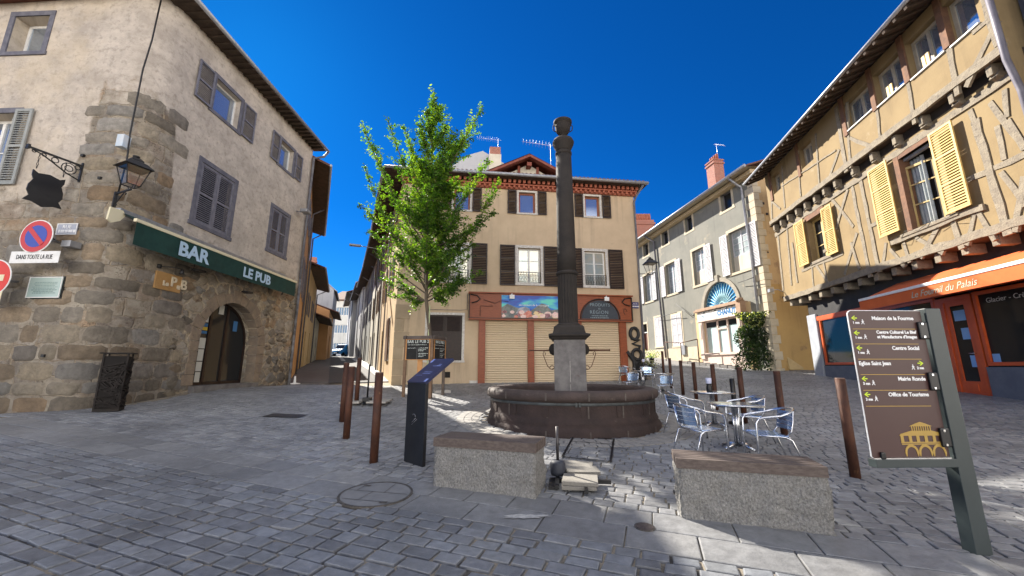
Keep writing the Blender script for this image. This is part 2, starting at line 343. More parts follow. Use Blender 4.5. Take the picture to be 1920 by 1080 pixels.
    bs=N(t,'ShaderNodeSeparateColor'); L.new(br.outputs[0],bs.inputs[0])
    big=noise(.9,5.)
    # where rubble: s > 1.1
    fr=mr(mathn('ADD',U,mathn('MULTIPLY_ADD',big.outputs[0],2.4,-1.2)),1.0,1.3)
    tone=N(t,'ShaderNodeMix',data_type='FLOAT'); L.new(fr,tone.inputs[0]); L.new(bs.outputs[0],tone.inputs[2]); L.new(vs.outputs[0],tone.inputs[3]); tone=tone.outputs[0]
    st=N(t,'ShaderNodeMix',data_type='FLOAT'); L.new(fr,st.inputs[0]); L.new(ash,st.inputs[2]); L.new(rub,st.inputs[3]); st=st.outputs[0]
    rmp=N(t,'ShaderNodeValToRGB'); L.new(tone,rmp.inputs[0]); cr=rmp.color_ramp; cr.elements[0].color=(.24,.20,.165,1); cr.elements[1].color=(.34,.305,.26,1)
    for p,c in ((.15,(.19,.17,.15,1)),(.3,(.36,.31,.24,1)),(.45,(.27,.25,.23,1)),(.55,(.38,.27,.175,1)),(.64,(.33,.30,.265,1)),(.78,(.20,.18,.16,1)),(.9,(.40,.35,.28,1))):
        e=cr.elements.new(p); e.color=c
    n3=noise(7.,9.,r=.75); sc=mixc(mr(n3.outputs[0],.35,.65),rmp.outputs[0],mixc(.55,rmp.outputs[0],(.15,.12,.085)))
    n4=noise(2.2,9.,r=.7); sc=mixc(mr(n4.outputs[0],.46,.64,0,.75),sc,(.44,.395,.32))
    pit=N(t,'ShaderNodeTexVoronoi',feature='F1',voronoi_dimensions='2D'); pit.inputs['Scale'].default_value=17; L.new(w2a.outputs[0],pit.inputs['Vector'])
    pm_=mathn('MULTIPLY',mr(pit.outputs['Distance'],.12,.30,1,0),mr(noise(2.6,5.).outputs[0],.48,.62)); sc=mixc(mathn('MULTIPLY',pm_,.75),sc,(.10,.075,.05))
    n5=noise(3.4,7.,r=.72); sc=mixc(mr(n5.outputs[0],.52,.6,0,.55),sc,(.21,.15,.09))
    mort=mixc(mr(n3.outputs[0],.3,.7),(.50,.42,.30),(.36,.29,.205))
    mas=mixc(mathn('MAXIMUM',st,mathn('MULTIPLY',mathn('SUBTRACT',1.0,fr),.55)),mort,sc)
    # render
    r1=noise(1.3,10.,r=.7); r2=noise(6.,8.,r=.7)
    ren=mixc(mr(r1.outputs[0],.38,.62),(.56,.50,.435),(.39,.345,.30)); ren=mixc(mr(r2.outputs[0],.5,.64,0,.75),ren,(.31,.27,.235))
    # ochre ghosts of render on left face
    r3=noise(.7,7.); left=mathn('MULTIPLY',mr(U,-1.5,-2.6),mr(r3.outputs[0],.42,.6)); ren=mixc(mathn('MULTIPLY',left,.4),ren,(.56,.46,.32))
    # mask of masonry: below z limit; higher at the corner
    cor=mr(mathn('ABSOLUTE',mathn('ADD',U,.95),None),.85,1.25,1,0)
    lim=mathn('ADD',mathn('MULTIPLY_ADD',cor,3.4,4.9),mathn('MULTIPLY',mr(U,-1.6,-2.4),.6))
    k=mathn('ADD',mathn('SUBTRACT',V,lim),mathn('MULTIPLY_ADD',noise(1.9,6.)  .outputs[0],2.6,-1.3))
    rm=mr(k,-.30,.25)
    col=mixc(rm,mas,ren)
    # damp dirt at the foot
    ft=mr(mathn('ADD',V,mathn('MULTIPLY_ADD',big.outputs[0],1.6,-.8)),.4,1.9,1,0); col=mixc(mathn('MULTIPLY',ft,.42),col,(.095,.08,.055))
    L.new(col,b.inputs['Base Color'])
    # bump
    h1=mathn('MULTIPLY',st,.035); h1=mathn('MULTIPLY_ADD',n3.outputs[0],.05,h1); h1=mathn('MULTIPLY_ADD',pm_,-.02,h1); h1=mathn('MULTIPLY_ADD',noise(28.,6.,r=.7).outputs[0],.010,h1)
    h2=mathn('MULTIPLY_ADD',noise(5.,7.,r=.65).outputs[0],.045,.032); h2=mathn('MULTIPLY_ADD',noise(30.,5.).outputs[0],.007,h2)
    hm=N(t,'ShaderNodeMix',data_type='FLOAT'); L.new(rm,hm.inputs[0]); L.new(h1,hm.inputs[2]); L.new(h2,hm.inputs[3])
    bu=N(t,'ShaderNodeBump',Strength=.9,Distance=1.0); L.new(hm.outputs[0],bu.inputs['Height']); L.new(bu.outputs[0],b.inputs['Normal'])
    return m
M_['stone']=stonewall()
M_['centre']=plaster('beige lime plaster',(.58,.455,.31),(.51,.395,.265),(.42,.33,.23),1.1,.12,30,.01,c3t=.64)
M_['side']=plaster('ochre street plaster',(.62,.44,.22),(.54,.37,.19),(.40,.28,.16),1.1,.15,30,.01)
M_['orange']=plaster('orange ochre plaster',(.62,.36,.15),(.54,.30,.12),(.42,.26,.13),1.0,.2,20,.01)
M_['grey']=plaster('grey cement render',(.235,.23,.20),(.185,.187,.165),(.32,.29,.225),.55,.2,22,.012,c3t=.58,c3s=.8)
M_['creamw']=plaster('cream wall render',(.62,.58,.48),(.54,.50,.41),(.40,.37,.30),.8,.15,22,.01)
M_['sandst']=mat('cream dressed stone',(.56,.49,.36),(.46,.40,.30),3,.85,bump=.35,bscale=18,coord='UV',c3=(.32,.28,.22),c3t=.62,c3s=3,bdist=.015)
M_['gable']=plaster('flaking ochre gable render',(.56,.40,.21),(.50,.35,.19),(.36,.24,.14),.7,.3,16,.02,c3t=.56,c3s=1.0)
M_['gablelow']=plaster('golden ochre low wall render',(.52,.34,.13),(.46,.30,.12),(.34,.22,.11),.7,.3,16,.02)
M_['ochre']=plaster('ochre infill plaster',(.27,.197,.10),(.228,.163,.082),(.31,.24,.145),1.0,.22,18,.014,c3t=.6,c3s=1.1)
M_['timber']=mat('weathered oak timber',(.265,.225,.165),(.19,.16,.122),5,.9,coord='UV',bump=.9,bscale=22,bdist=.02,c3=(.10,.085,.07),c3t=.57,c3s=9,detail=9)
M_['timberb']=mat('brown oak timber',(.20,.10,.055),(.13,.07,.045),4,.85,coord='Object',bump=.5,bscale=20,bdist=.02)
M_['farwhite']=plaster('far white facade',(.66,.66,.62),(.62,.62,.58),None,.5,.05)
M_['fargrey']=plaster('far grey gable',(.45,.46,.48),(.38,.39,.41),None,.3,.1)
M_['granite']=mat('rough granite',(.38,.37,.345),(.13,.125,.118),55,.9,bump=1.0,bscale=42,bdist=.05,c3=(.60,.58,.52),c3t=.60,c3s=90,detail=9,stretch=(1.1,1.1,.8),lo=.30,hi=.70)
M_['slab']=mat('pebble concrete slab',(.24,.225,.20),(.17,.16,.14),90,.9,bump=.4,bscale=120,c3=(.14,.12,.11),c3t=.6,c3s=130)
M_['lava']=mat('dark brown fountain stone',(.052,.033,.028),(.033,.022,.019),2.5,.8,bump=.6,bscale=22,bdist=.02,c3=(.10,.078,.062),c3t=.63,c3s=4)
M_['lavadark']=mat('dark lava stone column',(.020,.017,.015),(.032,.026,.022),3,.85,bump=.6,bscale=30,bdist=.012,c3=(.06,.045,.035),c3t=.68,c3s=5)
M_['pedestal']=mat('grey pedestal stone',(.19,.18,.172),(.12,.112,.11),4,.85,bump=.35,bscale=25,c3=(.12,.08,.075),c3t=.6,c3s=3)
M_['shutterroll']=None
def rollmat():
    m=bpy.data.materials.new('cream roller shutter paint'); m.use_nodes=True; t=m.node_tree; b=t.nodes['Principled BSDF']; b.inputs['Base Color'].default_value=(.62,.50,.34,1); b.inputs['Roughness'].default_value=.55
    tcn=N(t,'ShaderNodeTexCoord'); w=N(t,'ShaderNodeTexNoise',Scale=2.5,Detail=5.0); mp=N(t,'ShaderNodeMapping'); mp.inputs['Scale'].default_value=(1,1,9); t.links.new(tcn.outputs['Object'],mp.inputs[0]); t.links.new(mp.outputs[0],w.inputs['Vector'])
    mi=N(t,'ShaderNodeMix',data_type='RGBA'); mi.inputs[6].default_value=(.66,.53,.35,1); mi.inputs[7].default_value=(.56,.45,.31,1); t.links.new(w.outputs[0],mi.inputs[0]); t.links.new(mi.outputs[2],b.inputs['Base Color']); return m
M_['shutterroll']=rollmat()
def attrmat(name,attr,rough=.7,bump=.3,bscale=40,bdist=.01,ns=5,dark=.75,spec=.5,stain=None):
    """colour per stone from a mesh attribute, broken up by noise"""
    m=bpy.data.materials.new(name); m.use_nodes=True; t=m.node_tree; L=t.links; b=t.nodes['Principled BSDF']
    at_=N(t,'ShaderNodeAttribute'); at_.attribute_name=attr; tcn=N(t,'ShaderNodeTexCoord')
    nz=N(t,'ShaderNodeTexNoise',Scale=float(ns),Detail=9.0,Roughness=.7); L.new(tcn.outputs['Object'],nz.inputs['Vector'])
    mr=N(t,'ShaderNodeMapRange'); mr.inputs[1].default_value=.3; mr.inputs[2].default_value=.7; mr.inputs[3].default_value=dark; mr.inputs[4].default_value=1.12; L.new(nz.outputs[0],mr.inputs[0])
    mu=N(t,'ShaderNodeMix',data_type='RGBA',blend_type='MULTIPLY'); mu.inputs[0].default_value=1; L.new(at_.outputs['Color'],mu.inputs[6]); L.new(mr.outputs[0],mu.inputs[7])
    n2=N(t,'ShaderNodeTexNoise',Scale=.55,Detail=6.0,Roughness=.6); L.new(tcn.outputs['Object'],n2.inputs['Vector'])
    m2=N(t,'ShaderNodeMapRange'); m2.inputs[1].default_value=.35; m2.inputs[2].default_value=.65; m2.inputs[3].default_value=.72; m2.inputs[4].default_value=1.14; L.new(n2.outputs[0],m2.inputs[0])
    mu2=N(t,'ShaderNodeMix',data_type='RGBA',blend_type='MULTIPLY'); mu2.inputs[0].default_value=1; L.new(mu.outputs[2],mu2.inputs[6]); L.new(m2.outputs[0],mu2.inputs[7])
    L.new(mu2.outputs[2],b.inputs['Base Color'])
    r=N(t,'ShaderNodeMapRange'); r.inputs[3].default_value=rough-.12; r.inputs[4].default_value=rough+.15; L.new(nz.outputs[0],r.inputs[0]); L.new(r.outputs[0],b.inputs['Roughness'])
    nb=N(t,'ShaderNodeTexNoise',Scale=float(bscale),Detail=6.0,Roughness=.65); L.new(tcn.outputs['Object'],nb.inputs['Vector'])
    bu=N(t,'ShaderNodeBump',Strength=bump,Distance=bdist); L.new(nb.outputs[0],bu.inputs['Height']); L.new(bu.outputs[0],b.inputs['Normal'])
    return m
# ---------------------------------------------------------------- the ground
def grid_sheet(xs,ys,dz,name,m,label=None):
    X,Y=np.meshgrid(xs,ys,indexing='ij'); Z=gzv(X,Y)+dz; nx,ny=len(xs),len(ys)
    v=np.stack([X.ravel(),Y.ravel(),Z.ravel()],1)
    i=np.arange(nx*ny).reshape(nx,ny); f=np.stack([i[:-1,:-1],i[1:,:-1],i[1:,1:],i[:-1,1:]],-1).reshape(-1,4)
    me=bpy.data.meshes.new(name); me.from_pydata(v.tolist(),[],f.tolist()); me.materials.append(m); me.polygons.foreach_set('use_smooth',[True]*len(f))
    return tag(newobj(name,me),kind='structure')
sand=mat('sandy joint grit',(.23,.195,.145),(.33,.28,.21),60,.95,bump=.6,bscale=140,bdist=.01,c3=(.055,.05,.045),c3t=.5,c3s=1.1)
xs=np.concatenate([[-400,-200,-100,-60],np.arange(-40,-13,1.),np.arange(-13,17,.4),np.arange(17,40,1.),[60,100,200,400]])
ys=np.concatenate([[-300,-100,-40,-15],np.arange(-6,28,.4),np.arange(28,100,1.),[110,130,160,200,400]])
grid_sheet(xs,ys,-.018,'ground',sand)
ANG=math.radians(-19.5); EU=np.array([math.cos(ANG),math.sin(ANG)]); EV=np.array([-EU[1],EU[0]])
p1=at(640,913); p2=at(1250,985)
SV=(np.array(p1[:2])@EV+np.array(p2[:2])@EV)/2       # centre line of the slab strip
FCX,FCY=1.36,9.45
def pavers():
    rng=np.random.default_rng(3); V=[];Fc=[];C=[]
    cols=np.array([(.225,.237,.255),(.215,.227,.243),(.195,.203,.218),(.235,.243,.256),(.22,.228,.238),(.165,.17,.18)])
    colsC=np.array([(.27,.275,.28),(.25,.253,.26),(.235,.238,.245),(.285,.285,.285),(.21,.213,.22)])
    slabc=np.array([(.235,.237,.24),(.22,.222,.225),(.245,.245,.243)])
    quads=[]
    def course(v0,v1,u0,u1,ln,palette,gap,jit,swap=False,skip=None):
        u=u0-rng.random()*ln
        while u<u1:
            l=ln*(.75+.5*rng.random()); quads.append((u,u+l,v0,v1,palette[rng.integers(len(palette))]*(.9+.2*rng.random()),gap,jit,swap)); u+=l
    # near zone (A): below the strip
    v=SV-.42
    while v>-9:
        h=.15*(.92+.16*rng.random()); course(v-h,v,-12,14,.235,cols,.021,.009); v-=h
    # strip of two slab rows
    course(SV-.42,SV-.01,-12,16,.62,slabc,.007,.002); course(SV-.01,SV+.40,-12,16,.55,slabc,.007,.002)
    # far zone
    v=SV+.40
    while v<30:
        h=.145*(.92+.16*rng.random()); course(v,v+h,-14,22,.21,colsC,.013,.006); v+=h
    for (a,b,c,d,col,g,j,sw) in quads:
        mu,mv=(a+b)/2,(c+d)/2; x,y=mu*EU+mv*EV
        if y<-3.5 or y>24 or x<-11.8 or x>15: continue
        if y<1 and abs(x)>5: continue
        if abs(x)>(y+3)*1.5+2: continue
        if x<-8.9 and y>9.3: continue
        if y>17.1 and x<-4.5: continue
        if x<-4.5 and (y-16.4)>0.0*(x): continue
        if -5.4<x<6.6 and y>17.2+.13*x+.4: continue
        if math.hypot(x-FCX,y-FCY)<2.0: continue
        dist=math.hypot(x,y)
        gx=g*(.6+.8*rng.random())/2
        q=np.array([(a+gx,c+gx),(b-gx,c+gx),(b-gx,d-gx),(a+gx,d-gx)])+rng.normal(0,j*.5,(4,2))
        xy=q[:,:1]*EU+q[:,1:]*EV; kd_=1 if dist<7 else .55; zc=rng.normal(0,.0022)*(1 if g>.01 else .4)*kd_; tilt=rng.normal(0,.002,4)*(1 if g>.01 else .3)*kd_
        V.append((xy,zc,tilt,dist)); C.append(col)
    allxy=np.concatenate([t[0] for t in V]); Z=gzv(allxy[:,0],allxy[:,1]).reshape(-1,4)
    verts=[];faces=[];fc=[];smooth=[]
    for k,(xy,zc,tilt,dist) in enumerate(V):
        z=Z[k]+zc+tilt; ce=xy.mean(0); i=len(verts); near=dist<11
        ins=.010 if near else .008
        dv=ce-xy; dn=dv/np.linalg.norm(dv,axis=1,keepdims=True)
        inn=xy+dn*ins*1.4; 
        if near:
            mid=xy+dn*ins*.4
            for P,zz in ((inn,z+.001),(mid,z-.003),(xy,z-.024)):
                for r in range(4): verts.append((P[r,0],P[r,1],zz[r]))
            fs=[(i,i+1,i+2,i+3)]+[(i+4+r,i+4+(r+1)%4,i+(r+1)%4,i+r) for r in range(4)]+[(i+8+r,i+8+(r+1)%4,i+4+(r+1)%4,i+4+r) for r in range(4)]
        else:
            for P,zz in ((inn,z),(xy,z-.02)):
                for r in range(4): verts.append((P[r,0],P[r,1],zz[r]))
            fs=[(i,i+1,i+2,i+3)]+[(i+4+r,i+4+(r+1)%4,i+(r+1)%4,i+r) for r in range(4)]
        faces+=fs; fc+= [C[k]]*len(fs)
    me=bpy.data.meshes.new('paving'); me.from_pydata(verts,[],faces)
    ca=me.color_attributes.new('tint','FLOAT_COLOR','CORNER')
    cnt=[len(f) for f in faces]; arr=np.repeat(np.array([(c[0],c[1],c[2],1.) for c in fc]),cnt,axis=0); ca.data.foreach_set('color',arr.ravel())
    me.materials.append(attrmat('granite paving stone','tint',rough=.5,bump=.55,bscale=48,bdist=.010,ns=11,dark=.62))
    tag(newobj('paving',me),kind='structure')
pavers()
# lower stones round the basin as a ring of paving
mb=MB(); 
for ring in range(3):
    r0=2.12+ring*.17; n=int(2*math.pi*r0/.2)
    for k in range(n):
        a0=(k+.06)/n*2*math.pi; a1=(k+.94)/n*2*math.pi; r1=r0+.155
        P=[(FCX+r*math.cos(a),FCY+r*math.sin(a)) for r,a in ((r0,a0),(r1,a0),(r1,a1),(r0,a1))]
        zz=[gz(*p)+.012+random.uniform(-.002,.002) for p in P]
        T=[mb.vert(p[0],p[1],z) for p,z in zip(P,zz)]; B=[mb.vert(p[0],p[1],z-.04) for p,z in zip(P,zz)]
        mb.face(None,T)
        for q in range(4): mb.face(None,[T[q],B[q],B[(q+1)%4],T[(q+1)%4]])
tag(mb.build('paving_ring',mat('pale ring setts',(.30,.285,.26),(.22,.21,.20),6,.75,bump=.3,bscale=60),loc=(0,0,0)),kind='structure')
# street on the left, running uphill
def ribbon(name,A,B,off0,off1,dz,m,n=60,th=.0):
    """A,B ends of the centre axis; off0/off1 sideways offsets"""
    A,B=Vector((*A,0)),Vector((*B,0)); d=(B-A).normalized(); s=Vector((d.y,-d.x,0)); mb=MB()
    rows=[]
    for i in range(n+1):
        c=A+(B-A)*i/n; r=[]
        for k in range(4):
            o=off0+(off1-off0)*k/3; p=c+s*o; r.append(mb.vert(p.x,p.y,gz(p.x,p.y)+dz))
        rows.append(r)
    mb.smooth=True
    for a,b in zip(rows,rows[1:]):
        for k in range(3): mb.face(None,[a[k],a[k+1],b[k+1],b[k]])
    mb.smooth=False
    if th:
        for k in (0,3):
            for a,b in zip(rows,rows[1:]):
                va,vb=mb.v[a[k]],mb.v[b[k]]
                mb.face([va,vb,(vb[0],vb[1],vb[2]-th),(va[0],va[1],va[2]-th)])
        a=rows[0]; mb.face([mb.v[a[0]],mb.v[a[3]],(*mb.v[a[3]][:2],mb.v[a[3]][2]-th),(*mb.v[a[0]][:2],mb.v[a[0]][2]-th)])
    return tag(mb.build(name,m,loc=(0,0,0),fixn=False),kind='structure')
asph=mat('worn asphalt',(.055,.055,.058),(.075,.073,.072),5,.85,bump=.4,bscale=120)
asph2=mat('old brown asphalt pavement',(.13,.115,.11),(.10,.09,.088),1.5,.85,bump=.3,bscale=100)
gut=mat('pale gutter stone',(.36,.35,.34),(.30,.29,.28),8,.8,bump=.3,bscale=40)
SA0=(-9.2,16.45); SDIR=(math.sin(math.radians(-24.5)),math.cos(math.radians(-24.5)))
SB0=(SA0[0]+SDIR[0]*90,SA0[1]+SDIR[1]*90)
ribbon('street_asphalt',SA0,SB0,-6.0,9.0,.006,asph)
ribbon('street_pavement',SA0,SB0,-6.0,1.55,.045,asph2,th=.06)
ribbon('street_gutter',SA0,SB0,2.55,2.95,.012,gut,n=80)
ribbon('street_pavement_right',SA0,SB0,3.75,9.0,.03,gut,th=.04)
# street on the right towards the back
ribbon('side_street',(10.0,24.0),(6.0,52.0),-6,6,.004,mat('grey side street setts',(.24,.235,.23),(.18,.175,.17),9,.8,bump=.4,bscale=30))
def shutter(F,root,s0,s1,z0,z1,d,m,panels=2,pitch=.055,fw=.055,th=.035,name='shutter',solid_low=False,label=None,flip=1):
    mb=MB(F); a,b=min(s0,s1),max(s0,s1)
    mb.box(a,a+fw,d,d+th,z0,z1); mb.box(b-fw,b,d,d+th,z0,z1)
    H=z1-z0; rz=[z0+H*i/panels for i in range(panels+1)]
    for i,z in enumerate(rz):
        lo=z-fw/2 if 0<i<panels else (z if i==0 else z-fw); mb.box(a+fw,b-fw,d+.002,d+th-.002,lo,lo+fw)
    for i in range(panels):
        lo,hi=rz[i]+fw*.9,rz[i+1]-fw*.9
        if solid_low and i==0: mb.box(a+fw,b-fw,d+.010,d+.022,lo-.02,hi+.02); continue
        n=max(3,int((hi-lo)/pitch)); st=(hi-lo)/n
        for k in range(n):
            zc=lo+(k+.5)*st; x=(a+b)/2
            # louvre: lower edge to the outside
            mb.obox((x,d+th/2,zc),((b-a)/2-fw,0,0),(0,th*.42,st*.30*flip),(0,-.0022*flip,.004))
    for z in (z0+H*.15,z0+H*.85): mb.box(a-.015,a+.02,d-.006,d,z-.02,z+.02)
    o=mb.build(name,m,root,fixn=True)
    if label: o['label']=label
    return o
def window(F,root,r,d,rd,fm,gm,fw=.055,leaves=2,rows=2,name='window',depth=.05):
    s0,s1,z0,z1=r; y=d+rd-depth; mb=MB(F)
    mb.box(s0+.003,s0+fw,y,y+depth,z0+.003,z1-.003); mb.box(s1-fw,s1-.003,y,y+depth,z0+.003,z1-.003); mb.box(s0+fw,s1-fw,y,y+depth,z0+.003,z0+fw); mb.box(s0+fw,s1-fw,y,y+depth,z1-fw,z1-.003)
    w=(s1-s0-2*fw)
    for k in range(1,leaves):
        x=s0+fw+w*k/leaves; mb.box(x-.04,x+.04,y-.008,y+depth-.002,z0+fw,z1-fw)
    for k in range(1,rows):
        z=z0+fw+(z1-z0-2*fw)*k/rows; mb.box(s0+fw,s1-fw,y+.006,y+depth-.006,z-.014,z+.014)
    o=mb.build(name,fm,root)
    g=MB(F); g.box(s0+fw*.8,s1-fw*.8,y+depth*.5,y+depth*.5+.006,z0+fw*.8,z1-fw*.8); g.build('pane',gm,o)
    return o
def surround(F,root,r,d,m,w=.12,out=.025,sill=.05,name='window_surround',top=True,bot=True,rd=.2):
    s0,s1,z0,z1=r; mb=MB(F); q=d-out
    mb.box(s0-w,s0,q,d+.02,z0,z1); mb.box(s1,s1+w,q,d+.02,z0,z1)
    if top: mb.box(s0-w-.001,s1+w+.001,q-.004,d+.02,z1,z1+w)
    if bot: mb.box(s0-w-.03,s1+w+.03,q-sill,d+rd*.7,z0-w*.8,z0)
    return mb.build(name,m,root,bevel=.006)
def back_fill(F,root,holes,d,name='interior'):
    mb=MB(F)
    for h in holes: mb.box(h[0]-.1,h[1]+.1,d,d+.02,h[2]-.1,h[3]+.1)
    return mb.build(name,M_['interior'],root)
def solid(F,root,s0,s1,d0,d1,z0,z1,m,name='wall'):
    mb=MB(F); mb.box(s0,s1,d0,d1,z0,z1); return mb.build(name,m,root)
def pipe_(F,root,pts,r,m,name='drainpipe',n=10):
    mb=MB(F); mb.tube(pts,r,n)
    return mb.build(name,m,root)
L2=Fr(-9.2,9.7,.3); L1=Fr(-9.205,8.7,92.5); C=Fr(0,17.6,82.4); R=Fr(12.03,10.37,190); K=Fr(12.63,24.86,171.6)
# ================================================================ pub building
pub=thing('pub_building','tall corner building of rough stone and lime render with grey shutters, housing the pub','building',(-9.2,9.7,.6))
L1.s0=-1
PT=11.35   # top of walls
w1=L2.rect(410,151,443,243); w1=(1.0,2.1,9.25,10.35); w2=(4.45,5.35,9.35,10.38)
w3=L2.rect(382,300,428,444); w3=(.98,2.36,5.62,7.48); w4=(4.44,5.50,5.85,7.52)
door=(1.9,4.55,.6,2.3)
RC=.8; S00=-1.0 # corner radius, start of the street front
def arch_wall():
    mb=MB(L2); S1=6.75
    # L2 wall with openings; the arch door is cut from polygons
    cx=3.2; hw=1.33; zs=2.25; sill=gz(-9.2,12.8)+.12
    wall(mb,S00+RC,S1,4.2,PT,[w1,w2,(w3[0],w3[1],w3[2],w3[3]),(w4[0],w4[1],w4[2],w4[3])])
    for (a,b) in ((S00+RC,cx-hw),(cx+hw,S1)): wall(mb,a,b,-.3,4.2)
    wall(mb,cx-hw,cx+hw,-.3,sill)
    n=20; arc=[(cx-hw*math.cos(math.pi*k/n),zs+hw*math.sin(math.pi*k/n)*1.0) for k in range(n+1)]
    for p,q in zip(arc,arc[1:]): mb.face([(p[0],0,p[1]),(q[0],0,q[1]),(q[0],0,4.2),(p[0],0,4.2)])
    rd=.5; full=[(cx-hw,sill)]+arc+[(cx+hw,sill)]
    for p,q in zip(full,full[1:]): mb.face([(p[0],0,p[1]),(p[0],rd,p[1]),(q[0],rd,q[1]),(q[0],0,q[1])])
    mb.face([(cx-hw,0,sill),(cx+hw,0,sill),(cx+hw,rd,sill),(cx-hw,rd,sill)])
    # corner: arc between L1 (s<0 continuing to the left) and L2; world blend through frames
    return mb,cx,hw,zs,sill
mb,dcx,dhw,dzs,dsill=arch_wall()
# merge corner and L1 into the same mesh (uv: s<0 on the left face)
def toL2(p):   # world -> L2 coords
    q=p-L2.o; return (q.dot(L2.s),q.dot(L2.n),p.z)
i0=len(mb.v); uvfix={}
cols_=[]; n=12
Cc=L1.P(-RC,0,0)+ -L1.n*0; 
pA=L1.P(-RC,0,0); pB=L2.P(S00+RC,0,0); ctr=L1.P(-RC,RC,0)
angA=math.atan2((pA-ctr).y,(pA-ctr).x); ctr2=ctr
for k in range(n+1):
    u=k/n; a=(1-u)**2; b2=2*u*(1-u); c=u*u; P=pA*a+L1.o*b2+pB*c
    cols_.append((P,-1.45*(1-u)+(S00+RC)*u))
colL=[]
def addcol(P,uu):
    lst=[]
    for z in (-.3,4.2,PT):
        q=toL2(Vector((P.x,P.y,z))); idx=mb.vert(*q); uvfix[idx]=(uu,z); lst.append(idx)
    return lst
prev=None; mb.smooth=True
for P,uu in cols_:
    c_=addcol(P,uu)
    if prev: 
        for r in range(2): mb.face(None,[prev[r],c_[r],c_[r+1],prev[r+1]])
    prev=c_
mb.smooth=False
w5=(-4.12,-3.13,9.6,10.72); w6=(-4.75,-3.29,5.95,7.80)
tmp=MB(L1); wall(tmp,-11.5,-RC,-.5,PT-.1,[w5,w6],rd=.35)
for v in tmp.v:
    P=L1.P(*v); q=toL2(P); idx=mb.vert(*q); uvfix[idx]=(v[0]+v[1]+RC-1.45,v[2])
off=len(mb.v)-len(tmp.v)
for f in tmp.f: mb.face(None,[k+off for k in f])
pw=mb.build('wall',M_['stone'],pub,fixn=False)
uvl=pw.data.uv_layers['wall'].data
for lp in pw.data.loops:
    if lp.vertex_index in uvfix: uvl[lp.index].uv=uvfix[lp.vertex_index]
